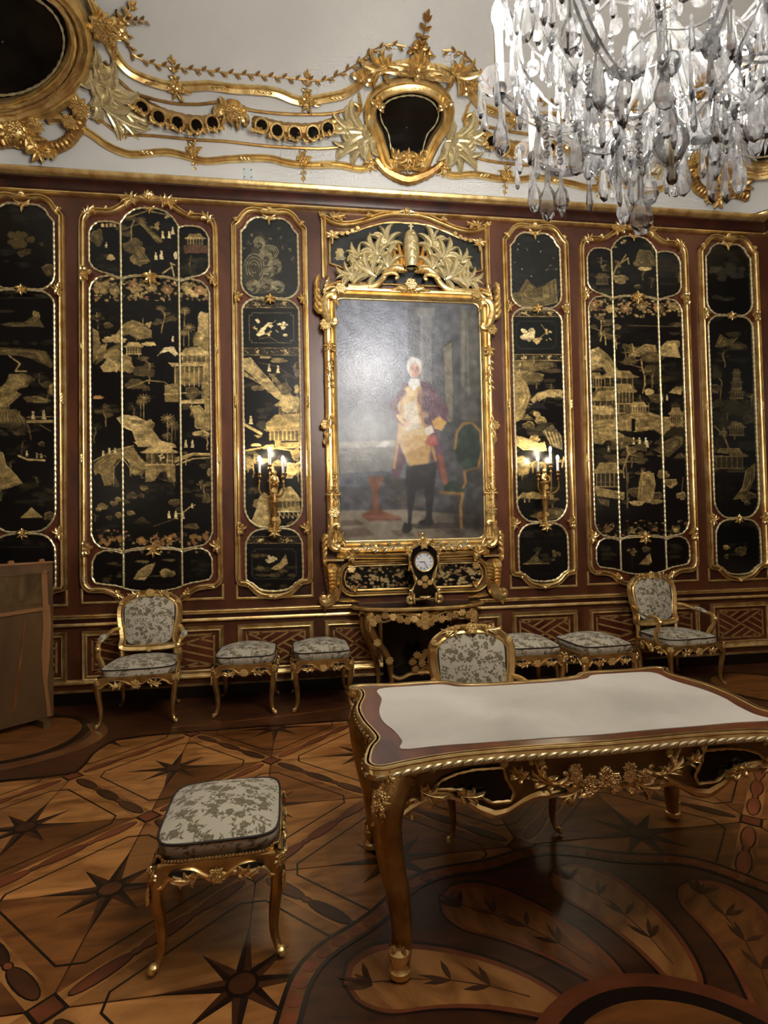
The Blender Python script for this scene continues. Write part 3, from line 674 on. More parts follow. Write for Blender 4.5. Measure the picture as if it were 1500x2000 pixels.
# ------------------------------------------------------------------ lacquer pictures
def floral_frieze(P, x0, y0, x1, y1, n=60, r=9):
    P.band(x0, y0, x1, y1, n, r, 0, (40, 36, 24))
    for q in (.28, .75): P.flowers(x0+(x1-x0)*q, (y0+y1)/2, r*3, 9, G3)
    P.line([(x0, y0), (x1, y0)], 3, G2); P.line([(x0, y1), (x1, y1)], 3, G2)
def paint_wide_left(P):
    P.crop(0, 350, 3.3333)
    P.scatter(595, 820, 1375, 2270, 34, 46)
    P.mist(590, 200, 1370, 620, 26, (26, 27, 24), .8, 40)
    P.tree(850, 420, 150, 1, .1, 5); P.poly([(900, 280), (930, 280), (1062, 400), (1030, 422)], G1); P.line([(915, 290), (1050, 412)], 4, G2)
    P.rock(870, 440, 62, 52, 1); P.rock(905, 505, 52, 62, 2); P.ridge([(840, 400), (900, 420), (985, 540), (900, 550), (850, 470)], 1)
    P.figs(1060, 385, 2, 52); P.figs(1125, 360, 1, 56); P.figs(1015, 525, 1, 55); P.figs(1050, 520, 1, 62); P.blob(1147, 497, 18, 24, (222, 205, 160))
    P.line([(1060, 612), (1120, 570), (1135, 640)], 8, G3); P.line([(1120, 570), (1110, 545), (1140, 560)], 6, G3); P.line([(830, 250), (960, 205), (1080, 230)], 6, G2)
    P.flowers(1010, 300, 36, 8, G2); P.flowers(1100, 235, 30, 6, G3)
    for k in range(4): P.poly([(660+k*26, 288), (678+k*26, 288), (678+k*26, 312), (660+k*26, 312)], G3)
    P.rock(632, 380, 40, 52, 1); P.blob(720, 510, 26, 20, G3); P.figs(692, 445, 1, 40); P.mist(600, 480, 790, 620, 8, G1, .5, 24)
    P.pav(1270, 435, 120, 80, 2); P.poly([(1195, 430), (1350, 430), (1355, 480), (1200, 482)], (92, 66, 46)); P.tree(1240, 610, 110, 0, 0, 5); P.mist(1180, 520, 1360, 630, 9, G0, .9, 34)
    P.band(595, 636, 1368, 790, 200, 15, 7)
    P.flowers(660, 705, 50, 14, G2); P.flowers(890, 740, 46, 12, G2); P.flowers(1250, 745, 44, 12, G3)
    P.mist(600, 800, 1150, 950, 20, (30, 28, 22), .9, 30)
    P.ridge([(1300, 900), (1330, 865), (1365, 880), (1375, 1340), (1330, 1340), (1320, 1100), (1260, 1080), (1270, 1000), (1310, 980)], 2); P.rock(1330, 960, 42, 100, 3); P.rock(1345, 1080, 34, 80, 2)
    P.palm(1200, 960, 110, 2); P.palm(1228, 1090, 130, 2); P.palm(1196, 1085, 90, 2)
    P.tree(1050, 1000, 130, 1, .2, 6)
    P.ridge([(740, 1030), (800, 945), (860, 915), (910, 930), (985, 985), (990, 1030), (900, 1045), (840, 1010)], 2); P.rock(930, 1000, 56, 34, 2); P.poly([(925, 950), (930, 900), (936, 950)], G3); P.flowers(968, 945, 30, 8, G3)
    P.ridge([(605, 970), (640, 990), (655, 1080), (700, 1070), (680, 1130), (620, 1180), (605, 1200)], 2); P.blob(745, 1042, 76, 26, G3, 1, .3); P.blob(970, 1072, 45, 14, G3)
    P.pav(870, 1138, 112, 78, 3); P.line([(825, 1138), (825, 1162)], 4, G3); P.line([(905, 1138), (905, 1165)], 4, G3); P.poly([(640, 1140), (770, 1070), (800, 1090), (690, 1160), (620, 1210)], G1)
    P.rock(760, 1180, 86, 66, 2); P.rock(715, 1220, 56, 40, 3); P.rock(825, 1225, 52, 38, 2)
    P.poly([(1018, 1156), (1070, 1096), (1130, 1088), (1158, 1135), (1140, 1152), (1100, 1120), (1050, 1132)], G4); P.figs(1125, 1060, 1, 44)
    P.tree(970, 1330, 130, 1, 0, 7); P.blob(880, 1335, 66, 34, G1, .8); P.blob(930, 1250, 70, 34, G1, .7); P.line([(830, 1360), (960, 1310), (1070, 1320), (1110, 1350)], 6, G2)
    P.poly([(1180, 1170), (1215, 1120), (1300, 1090), (1345, 1120), (1340, 1180)], G3); P.pav(1265, 1215, 190, 120, 3); P.poly([(1095, 1195), (1120, 1220), (1340, 1215), (1345, 1195)], G3); P.poly([(1135, 1225), (1330, 1225), (1330, 1340), (1135, 1340)], G1)
    for k in range(7): P.line([(1140+k*31, 1222), (1140+k*31, 1350)], 5, G3)
    P.poly([(1180, 1260), (1290, 1260), (1290, 1330), (1180, 1330)], G2, .7); P.ridge([(1070, 1340), (1135, 1330), (1180, 1350), (1180, 1450), (1075, 1450)], 2); P.line([(1070, 1400), (1330, 1385)], 8, G3); P.poly([(1180, 1440), (1330, 1430), (1335, 1460), (1180, 1462)], G3)
    P.rock(1255, 1390, 50, 36, 1); P.rock(1340, 1380, 30, 60, 2); P.tree(1240, 1540, 110, 1, .1, 5); P.poly([(1330, 1430), (1378, 1420), (1378, 1540), (1330, 1530)], G2)
    P.palm(935, 1560, 140, 2); P.palm(915, 1545, 100, 2); P.tree(690, 1610, 110, 1, -.1, 5); P.mist(600, 1400, 760, 1560, 8, G1, .5, 30); P.blob(640, 1420, 34, 12, (190, 140, 90))
    P.ridge([(758, 1555), (800, 1533), (880, 1540), (960, 1578), (1000, 1640), (1062, 1720), (885, 1712), (860, 1640), (800, 1615)], 3, 9); P.rock(980, 1598, 26, 30, 2)
    P.palm(1090, 1700, 150, 2); P.palm(1118, 1720, 130, 2); P.palm(1140, 1700, 90, 1)
    P.ridge([(1235, 1480), (1265, 1560), (1270, 1620), (1360, 1640), (1375, 1560), (1300, 1470)], 2); P.blob(1310, 1655, 56, 18, G3); P.figs(1210, 1745, 2, 54); P.tree(1350, 1760, 90, 1, 0, 4)
    P.ridge([(608, 1855), (680, 1805), (760, 1765), (870, 1745), (905, 1800), (960, 1858), (1140, 1862), (1140, 1968), (1100, 1972), (1080, 1900), (1040, 1910), (1005, 1965), (950, 1972), (945, 1890), (882, 1930), (850, 1915), (730, 1950), (728, 1992), (680, 1996), (655, 1920), (615, 1925)], 2, 10)
    P.blob(795, 1893, 56, 78, BLK, 1, .03); P.blob(640, 1955, 24, 40, BLK, 1, .03); P.line([(610, 1835), (740, 1765), (870, 1735)], 6, G3); P.line([(738, 1990), (742, 1880), (795, 1812), (846, 1880), (850, 1930)], 5, G3)
    P.pav(1040, 1858, 210, 130, 3); P.poly([(870, 1710), (1000, 1690), (1140, 1725), (1150, 1748), (900, 1742)], G3); P.poly([(1010, 1790), (1085, 1790), (1085, 1845), (1010, 1845)], (60, 48, 28)); P.flowers(1050, 1812, 26, 6, G4)
    P.line([(1140, 1838), (1255, 1790), (1375, 1793)], 18, G2); P.line([(1140, 1818), (1255, 1785), (1375, 1788)], 6, G3); P.line([(1150, 1860), (1255, 1820), (1375, 1812)], 6, G3)
    P.figs(672, 1805, 1, 44); P.figs(712, 1790, 2, 46); P.rock(1370, 1910, 26, 22, 3)
    for x, y, r in ((860, 2062, 34), (940, 2012, 26), (742, 2112, 26), (668, 2132, 34), (780, 2188, 30), (850, 2175, 26), (712, 2205, 20), (820, 2100, 22), (920, 2062, 20), (760, 1990, 24)): P.rock(x, y, r, r*.6, 2 if r > 24 else 1)
    P.mist(820, 1990, 1120, 2080, 16, (44, 42, 28), .8, 30); P.mist(1200, 1960, 1375, 2060, 10, G1, .5, 24); P.rock(1345, 2080, 30, 32, 1); P.tree(1330, 2080, 90, 1, 0, 4)
    P.figs(1100, 2210, 3, 56); P.line([(1135, 2178), (1185, 2178), (1235, 2135), (1270, 2120)], 5, G3); P.figs(1250, 2140, 1, 34); P.rock(1250, 2262, 50, 18, 1); P.line([(1000, 2260), (1100, 2225), (1180, 2190)], 4, G1)
    P.band(600, 2285, 1380, 2430, 110, 13, 0); P.mist(600, 2280, 1380, 2300, 8, BLK, 1, 30)
    for x in (680, 760, 930, 1050, 1110, 1250, 1330): P.flowers(x, 2350+20*math.sin(x), 44, 10, (150, 112, 66) if x % 100 else G2)
    P.rect(845, 2440, 1165, 2640, 3, G0); P.ridge([(868, 2605), (900, 2550), (955, 2512), (1012, 2498), (985, 2560), (940, 2610)], 2); P.blob(930, 2490, 46, 9, G1); P.rock(1088, 2565, 50, 26, 2); P.line([(900, 2590), (1140, 2575)], 5, G1); P.blob(1100, 2480, 44, 8, G1)
    P.mist(680, 2500, 800, 2620, 10, G1, .8, 24); P.mist(1200, 2480, 1330, 2600, 9, G0, .9, 28)
def paint_narrow_a(P):                      # beside the portrait, to its left
    P.crop(430, 380, 5)
    P.poly([(190, 200), (770, 200), (770, 1010), (190, 1010)], (34, 36, 34)); P.mist(200, 240, 750, 1000, 30, (46, 46, 42), .7, 50)  # greyer upper ground: sheen on the black lacquer put into the paint
    P.poly([(222, 720), (300, 560), (352, 420), (400, 372), (440, 420), (500, 520), (600, 660), (600, 760), (520, 790), (600, 900), (640, 965), (300, 965), (232, 860)], (62, 58, 46))
    for x, y, a, b in ((330, 720, 90, 130), (440, 620, 60, 70), (480, 560, 80, 60), (530, 700, 60, 60), (450, 880, 70, 60), (560, 900, 60, 50), (380, 480, 50, 60), (320, 900, 60, 60), (470, 760, 50, 40)):
        for q in (1.1, .85, .6, .35): P.line([(x+a*q*math.cos(j*.45+q*3), y+b*q*math.sin(j*.45+q*3)) for j in range(11)], 7, (150, 140, 106), .85)
    for x, y in ((310, 400), (280, 470), (600, 420), (610, 520), (690, 540), (490, 430), (700, 620), (240, 530), (570, 330)): P.flowers(x, y, 22, 5, (112, 104, 70))
    floral_frieze(P, 200, 1030, 780, 1105)
    P.poly([(200, 1108), (780, 1108), (780, 1490), (200, 1490)], (13, 15, 13)); P.rect(284, 1155, 716, 1448, 5, (132, 124, 88))
    P.flowers(362, 1238, 36, 9, G4); P.poly([(350, 1370), (400, 1310), (470, 1250), (480, 1262), (430, 1330), (440, 1360), (380, 1385)], G4); P.flowers(470, 1360, 36, 7, G3); P.flowers(488, 1280, 32, 7, G4); P.flowers(605, 1275, 46, 12, G4); P.blob(635, 1372, 24, 14, G4); P.flowers(552, 1338, 18, 4, G4); P.line([(380, 1410), (480, 1390), (570, 1440)], 6, G1); P.line([(490, 1270), (545, 1230)], 5, G2); P.flowers(345, 1310, 26, 7, G3)
    floral_frieze(P, 200, 1498, 790, 1568)
    P.scatter(220, 1600, 790, 3230, 24, 70)
    P.ridge([(222, 1600), (300, 1590), (370, 1680), (470, 1790), (590, 1930), (720, 2010), (560, 2000), (420, 1880), (300, 1760), (225, 1700)], 3, 8); P.ridge([(230, 1720), (340, 1800), (430, 1880), (300, 1800), (232, 1770)], 2); P.ridge([(470, 1745), (520, 1760), (640, 1900), (730, 1990), (660, 1990), (560, 1880)], 2)
    P.figs(478, 1725, 1, 82); P.figs(565, 1745, 1, 84); P.blob(440, 1590, 56, 12, G3); P.blob(570, 1620, 80, 26, G2, .8); P.line([(380, 1640), (560, 1680), (740, 1800)], 4, G1); P.blob(750, 1740, 26, 40, (120, 96, 86)); P.blob(370, 1890, 70, 26, G2, .8); P.mist(240, 1840, 480, 1960, 6, G1, .6, 30); P.rock(750, 1900, 26, 40, 3); P.rock(640, 1900, 50, 60, 1)
    P.pav(680, 2200, 260, 230, 3); P.blob(680, 2070, 90, 60, G3, .95, .04); P.poly([(440, 2240), (540, 2150), (790, 2140), (790, 2300), (600, 2320), (480, 2310)], G2); P.line([(440, 2240), (480, 2310), (790, 2300)], 10, G3)
    P.poly([(480, 2310), (780, 2310), (780, 2400), (480, 2400)], G1)
    for k in range(8): P.line([(490+k*40, 2315), (490+k*40, 2400)], 8, G3)
    P.poly([(530, 2400), (790, 2395), (790, 2480), (540, 2480)], G2); P.line([(600, 2415), (760, 2408)], 12, BLK)
    P.figs(300, 2240, 1, 90); P.line([(238, 2245), (400, 2335)], 26, G3); P.mist(350, 2080, 480, 2200, 5, (62, 56, 40), .9, 40); P.blob(405, 2250, 46, 44, (58, 56, 42)); P.poly([(330, 2350), (415, 2355), (370, 2380)], G2); P.blob(350, 2445, 50, 16, G3); P.line([(250, 2500), (420, 2470), (560, 2480), (700, 2500)], 12, G2); P.rock(480, 2470, 60, 26, 2)
    P.tree(320, 2760, 180, 1, .1, 6); P.rock(740, 2540, 46, 60, 2); P.rock(710, 2680, 70, 60, 3); P.ridge([(640, 2770), (680, 2660), (780, 2600), (780, 2680), (700, 2770)], 3); P.mist(280, 2860, 460, 2960, 6, G1, .8, 44); P.blob(300, 2610, 54, 26, G1); P.blob(420, 2600, 50, 26, G1)
    P.ridge([(300, 3205), (350, 3080), (380, 2960), (430, 2905), (490, 2950), (500, 3225), (400, 3245)], 3, 8)
    P.poly([(560, 2940), (600, 2870), (690, 2850), (740, 2910), (775, 2960), (770, 2985), (570, 2985)], G3); P.pav(670, 3100, 250, 190, 3); P.poly([(560, 3060), (780, 3040), (790, 3100), (560, 3105)], G2); P.line([(555, 3100), (785, 3090)], 12, G4)
    for k in range(5): P.line([(580+k*45, 3105), (575+k*45, 3160)], 10, G3); P.line([(580+k*45, 3110), (610+k*45, 3150)], 6, G3)
    P.poly([(200, 3270), (830, 3270), (830, 3335), (200, 3335)], BLK); floral_frieze(P, 230, 3338, 820, 3405)
    P.rect(312, 3462, 742, 3752, 4, (86, 90, 86)); P.mist(330, 3510, 460, 3560, 8, G1, .9, 26); P.flowers(490, 3570, 60, 12, G4); P.ridge([(510, 3640), (580, 3600), (640, 3510), (660, 3600), (590, 3660)], 3); P.mist(330, 3640, 700, 3720, 14, G1, .7, 40); P.blob(540, 3650, 40, 16, G2); P.mist(320, 3800, 740, 3860, 8, G1, .6, 30)
def paint_narrow_b(P):                      # beside the portrait, to its right
    P.crop(960, 400, 2.778)
    P.poly([(80, 130), (380, 130), (380, 560), (80, 560)], (30, 32, 30)); P.mist(90, 150, 370, 540, 26, (42, 42, 38), .8, 30)  # upper field painted grey for the sheen lying on black lacquer
    for x, y in ((150, 215), (190, 240), (265, 250), (130, 310), (165, 350), (215, 385), (180, 430), (320, 330), (340, 290), (300, 350), (345, 350), (140, 240), (250, 200)): P.flowers(x, y, 9, 3, (150, 142, 116))
    P.ridge([(190, 400), (240, 450), (300, 430), (350, 400), (360, 530), (240, 560), (130, 540), (110, 480), (150, 470)], 1, 5)
    for x, y in ((150, 510), (220, 520), (290, 500), (330, 460)):
        for q in (1, .6): P.line([(x+36*q*math.cos(j*.5), y+34*q*math.sin(j*.5)) for j in range(9)], 4, (104, 96, 72), .8)
    floral_frieze(P, 95, 572, 390, 606, 40, 5); P.poly([(95, 608), (390, 608), (390, 808), (95, 808)], (12, 15, 12)); P.rect(135, 632, 350, 780, 2.5, (70, 72, 56), 14)
    P.flowers(195, 705, 42, 22, G4); P.flowers(240, 735, 30, 8, G3); P.flowers(305, 685, 22, 6, G3); P.line([(240, 740), (300, 690), (270, 650)], 3, G2); P.flowers(310, 735, 12, 3, G4)
    floral_frieze(P, 95, 812, 390, 845, 40, 5)
    P.scatter(105, 860, 390, 1690, 40, 36)
    P.tree(150, 1080, 220, 2, .05, 5); P.rock(150, 1010, 40, 90, 2); P.ridge([(115, 1110), (120, 960), (160, 930), (190, 960), (215, 1040), (170, 1160), (115, 1190)], 2); P.mist(200, 850, 340, 960, 10, G1, .8, 34); P.blob(240, 935, 46, 24, G1); P.blob(290, 870, 46, 18, G1)
    P.ridge([(210, 1060), (250, 1020), (320, 1000), (385, 1005), (385, 1050), (300, 1042), (230, 1080)], 3); P.blob(330, 1085, 50, 40, BLK, 1, .05); P.mist(270, 1030, 380, 1110, 6, (60, 54, 34), .8, 24)
    P.poly([(200, 1100), (250, 1060), (310, 1110)], (34, 34, 36)); P.blob(245, 1135, 20, 14, G2)
    P.mist(200, 1180, 300, 1250, 6, (66, 58, 40), .9, 34); P.poly([(275, 1230), (330, 1190), (385, 1260), (385, 1330), (330, 1310)], (92, 82, 60)); 
    for k in range(5): P.line([(290+k*20, 1225+k*4), (320+k*16, 1300)], 3, G2)
    P.ridge([(120, 1250), (170, 1260), (250, 1290), (270, 1330), (170, 1330), (130, 1300)], 3); P.poly([(225, 1300), (290, 1285), (300, 1335), (230, 1340)], G2); P.ridge([(130, 1370), (170, 1360), (215, 1400), (200, 1460), (150, 1470), (132, 1430)], 2)
    P.mist(130, 1500, 390, 1560, 10, (34, 32, 24), .8, 40); P.poly([(140, 1590), (170, 1560), (320, 1565), (345, 1600)], G2); P.line([(145, 1600), (150, 1590)], 5, G3)
    for x in (180, 205, 320): P.line([(x, 1595), (x, 1612)], 5, G3)
    P.poly([(280, 1600), (345, 1600), (340, 1625), (290, 1625)], (60, 50, 30)); P.ridge([(210, 1690), (250, 1670), (330, 1640), (390, 1650), (390, 1690), (300, 1710)], 1)
    P.poly([(130, 1755), (430, 1755), (430, 2060), (130, 2060)], (9, 10, 10)); P.mist(150, 1770, 410, 1800, 10, (44, 40, 28), .9, 26); P.rect(170, 1830, 390, 2000, 2, (38, 38, 30), 12)
    P.ridge([(185, 1945), (230, 1900), (260, 1870), (250, 1920), (280, 1940), (190, 1952)], 1); P.line([(175, 1948), (310, 1945)], 5, G2); P.flowers(345, 1900, 34, 9, G1); P.mist(190, 1860, 380, 1940, 8, G0, .9, 24)
def paint_wide_right(P):
    P.crop(960, 400, 2.778)
    P.scatter(515, 640, 1045, 1690, 64, 40); P.scatter(515, 200, 1020, 480, 16, 34)
    P.mist(510, 180, 1020, 480, 26, (24, 25, 20), .9, 36)
    P.line([(660, 380), (680, 330), (740, 290), (745, 320)], 7, G2); P.line([(690, 330), (730, 270)], 5, G2); P.rock(700, 405, 40, 24, 2); P.rock(835, 300, 60, 52, 1); P.blob(830, 348, 38, 10, G3); P.flowers(720, 200, 20, 6, G3); P.mist(520, 370, 640, 480, 9, G1, .5, 24); P.flowers(700, 320, 30, 6, G1)
    P.mist(900, 270, 1010, 480, 9, (44, 36, 26), .8, 30); P.pav(600, 430, 70, 60, 1)
    P.band(518, 500, 1026, 612, 170, 11, 6, (14, 10, 7))
    P.tree(590, 740, 110, 1, .1, 6); P.mist(680, 640, 880, 760, 10, (24, 22, 18), .8, 30); P.line([(740, 655), (1010, 660)], 3, G1); P.mist(980, 640, 1020, 700, 3, G1, .6, 24)
    P.ridge([(740, 820), (780, 790), (830, 755), (890, 760), (900, 800), (840, 800), (800, 825)], 2); P.ridge([(900, 820), (920, 770), (950, 740), (1000, 735), (1025, 830)], 3)
    P.ridge([(528, 790), (580, 770), (640, 820), (690, 900), (710, 960), (640, 940), (600, 880), (540, 900)], 2); P.rock(560, 830, 34, 40, 3); P.ridge([(530, 1110), (540, 1020), (620, 990), (740, 1000), (780, 1110), (760, 1300), (700, 1310), (540, 1230)], 1)
    P.pav(690, 990, 190, 90, 2); P.pav(560, 990, 90, 80, 2); P.pav(640, 1130, 200, 120, 2); P.pav(600, 1200, 170, 110, 3); P.pav(720, 1080, 120, 110, 2)
    for k in range(7): P.line([(535+k*26, 1085), (535+k*26, 1190)], 4, G2)
    P.ridge([(525, 1180), (640, 1160), (700, 1180), (720, 1260), (620, 1280), (600, 1300), (530, 1290)], 2)
    P.tree(820, 1020, 180, 1, .02, 7); P.tree(870, 1000, 120, 0, .1, 6); P.blob(855, 1015, 26, 18, G3); P.mist(900, 900, 1030, 1000, 8, (54, 46, 24), .8, 36); P.figs(925, 1060, 2, 34)
    P.poly([(960, 1020), (1000, 985), (1030, 990), (1030, 1030)], G2); P.pav(800, 1130, 90, 60, 3); P.ridge([(690, 1150), (760, 1130), (840, 1120), (940, 1150), (1040, 1150), (1040, 1260), (940, 1260), (880, 1220), (700, 1240)], 2, 9); P.poly([(760, 1160), (780, 1160), (780, 1230), (760, 1230)], BLK); P.pav(1000, 1190, 70, 90, 2); P.blob(1000, 1250, 60, 46, (24, 20, 12), .8)
    P.poly([(660, 1220), (770, 1230), (880, 1250), (860, 1290), (740, 1260)], BLK, .8); P.figs(770, 1300, 3, 42); P.figs(845, 1315, 1, 40); P.figs(635, 1340, 1, 36); P.figs(705, 1320, 1, 34)
    P.tree(720, 1480, 170, 1, .1, 7); P.mist(560, 1330, 640, 1400, 5, G0, .9, 30); P.pav(630, 1530, 150, 130, 2); P.poly([(560, 1530), (720, 1560), (720, 1600), (570, 1580)], G2); P.ridge([(560, 1580), (640, 1600), (640, 1640), (580, 1620)], 1); P.line([(690, 1560), (690, 1660)], 6, G2); P.line([(730, 1400), (740, 1650)], 6, G1)
    P.ridge([(790, 1610), (800, 1500), (830, 1450), (880, 1455), (890, 1520), (870, 1620)], 2, 8); P.rock(845, 1480, 36, 30, 2); P.blob(790, 1618, 40, 14, G3); P.blob(890, 1610, 40, 14, G2); P.rock(1030, 1580, 26, 20, 2); P.line([(1040, 1480), (1030, 1580)], 5, G1)
    P.ridge([(880, 1330), (930, 1290), (1000, 1250), (1040, 1260), (1040, 1300), (960, 1370)], 1); P.mist(560, 1660, 1040, 1700, 6, (16, 15, 14), .9, 40)
    P.band(560, 1712, 1070, 1805, 110, 9, 4, (10, 9, 8)); P.mist(560, 1700, 1070, 1810, 20, BLK, .5, 36)
    P.flowers(760, 1880, 26, 9, G1); P.ridge([(800, 1950), (840, 1910), (860, 1890), (870, 1940), (850, 1955)], 2); P.line([(760, 1870), (765, 1970)], 4, G0); P.rock(840, 1870, 22, 14, 1); P.mist(590, 1840, 680, 1960, 7, G0, .9, 24); P.mist(960, 1840, 1040, 1920, 5, G0, .9, 24)
def paint_narrow_c(P):                      # far right, by the corner
    P.crop(960, 400, 2.778)
    P.scatter(1170, 870, 1430, 1640, 34, 38, 0)
    P.mist(1160, 230, 1400, 380, 16, (34, 34, 30), .8, 24); P.flowers(1210, 350, 46, 12, (66, 60, 44)); P.flowers(1300, 370, 70, 14, (52, 48, 40)); P.mist(1220, 470, 1300, 520, 4, (60, 52, 42), .9, 20)
    P.mist(1180, 605, 1400, 625, 8, (40, 36, 26), .9, 20); P.ridge([(1210, 770), (1240, 700), (1280, 730), (1340, 720), (1300, 760), (1240, 775)], 1); P.mist(1290, 690, 1380, 780, 7, G1, .6, 26); P.mist(1180, 835, 1400, 850, 8, (38, 34, 26), .9, 20)
    P.line([(1240, 1060), (1250, 960), (1215, 920)], 6, G1); P.blob(1220, 920, 30, 26, G0); P.pav(1330, 1050, 80, 160, 1, 3); P.mist(1190, 1050, 1400, 1150, 14, (54, 48, 30), .8, 40); P.mist(1180, 1150, 1420, 1330, 14, (34, 32, 24), .9, 44)
    P.line([(1210, 1200), (1260, 1250), (1290, 1330)], 8, G1); P.pav(1330, 1250, 90, 70, 1); P.pav(1290, 1430, 180, 110, 1); P.poly([(1210, 1345), (1290, 1350), (1290, 1362), (1210, 1360)], BLK); P.ridge([(1310, 1600), (1360, 1540), (1380, 1440), (1430, 1400), (1430, 1480), (1380, 1590)], 1); P.mist(1200, 1480, 1300, 1600, 6, (30, 28, 22), .9, 40)
    P.mist(1230, 1710, 1430, 1740, 8, (36, 34, 26), .9, 22); P.rock(1275, 1860, 18, 12, 2); P.rock(1355, 1880, 30, 24, 1); P.rock(1275, 1910, 12, 12, 1); P.mist(1300, 1830, 1400, 1900, 6, G0, .9, 20)
def paint_narrow_d(P):                      # far left, partly out of the picture
    P.crop(0, 350, 3.3333)
    P.scatter(-60, 1100, 360, 2200, 26, 46, 0)
    P.mist(-40, 180, 360, 300, 12, (36, 36, 28), .8, 34); P.flowers(120, 420, 90, 20, (82, 70, 42)); P.flowers(260, 425, 24, 5, (82, 70, 42)); P.mist(20, 460, 180, 570, 10, (48, 44, 40), .8, 24); P.rock(315, 590, 36, 40, 1)
    P.flowers(60, 745, 40, 8, G0); P.flowers(280, 745, 40, 8, G0); P.line([(-60, 775), (360, 772)], 4, G0)
    P.ridge([(0, 945), (60, 930), (140, 945), (200, 910), (240, 870), (260, 910), (290, 965), (200, 960), (60, 962)], 1); P.blob(40, 860, 60, 10, G0); P.rock(235, 890, 24, 30, 2)
    P.mist(-40, 1050, 360, 1070, 8, G0, .9, 30); P.ridge([(-60, 1100), (60, 1095), (200, 1105), (300, 1120), (360, 1220), (330, 1230), (250, 1180), (120, 1150), (-60, 1140)], 1); P.line([(60, 1150), (130, 1200), (100, 1250), (170, 1250)], 9, G2)
    P.ridge([(-60, 1420), (40, 1320), (60, 1270), (150, 1265), (205, 1300), (180, 1350), (90, 1370), (140, 1400), (30, 1500), (-60, 1500)], 2); P.line([(-60, 1440), (60, 1400), (180, 1330)], 6, G1); P.mist(220, 1270, 350, 1350, 6, (64, 56, 36), .8, 36); P.ridge([(150, 1420), (250, 1410), (340, 1440), (300, 1460), (180, 1455)], 1); P.rock(345, 1370, 26, 36, 2)
    P.poly([(-60, 1560), (20, 1480), (90, 1510), (170, 1560), (160, 1590), (-60, 1590)], G1); 
    for k in range(9): P.line([(-50+k*26, 1580), (-10+k*14, 1500)], 4, G2)
    P.mist(-40, 1590, 190, 1660, 14, G1, .7, 30); P.line([(180, 1578), (362, 1575)], 18, G2); P.line([(180, 1550), (362, 1545)], 5, G2); P.figs(215, 1565, 1, 62); P.figs(285, 1562, 1, 66); P.line([(260, 1600), (330, 1640)], 6, G1)
    P.line([(120, 1800), (180, 1825), (290, 1830)], 12, G3); P.line([(250, 1790), (300, 1805)], 5, G2); P.figs(175, 1805, 1, 40); P.figs(240, 1815, 2, 36)
    P.ridge([(-60, 1750), (20, 1780), (40, 1860), (110, 1930), (150, 1980), (60, 2010), (-60, 2040)], 2); P.mist(140, 1990, 350, 2080, 10, (58, 50, 30), .8, 34); P.poly([(130, 2205), (205, 2135), (280, 2205)], G2); P.mist(120, 2080, 290, 2130, 8, G0, .9, 30)
    P.mist(-40, 2345, 360, 2380, 10, G0, .9, 26); P.line([(-60, 2395), (360, 2395)], 4, G0)
narrow_panel(-.274, paint_narrow_a, 'tall black lacquer panel with pagoda scenes, directly left of the portrait', 11)
narrow_panel(2.591, paint_narrow_b, 'tall black lacquer panel with arched bridge, directly right of the portrait', 12)
pc_ = narrow_panel(4.939, paint_narrow_c, 'dim narrow lacquer panel next to the far right corner', 13)
narrow_panel(-2.618, paint_narrow_d, 'narrow lacquer panel cut by the left edge, behind the brown board', 14)
dup(pc_, (XR, -.52, .95), -PI/2, 1.0, 'lacquer panel on the right side wall, its frame just at the picture edge'); dup(pc_, (XL, -.52, .95), PI/2, 1.0, 'lacquer panel on the left side wall, outside the picture')
wide_panel(-1.444, paint_wide_left, 'wide three-column lacquer panel with stone bridge, above the left armchair', 15)
wide_panel(3.762, paint_wide_right, 'wide three-column lacquer panel behind the right armchair', 16)
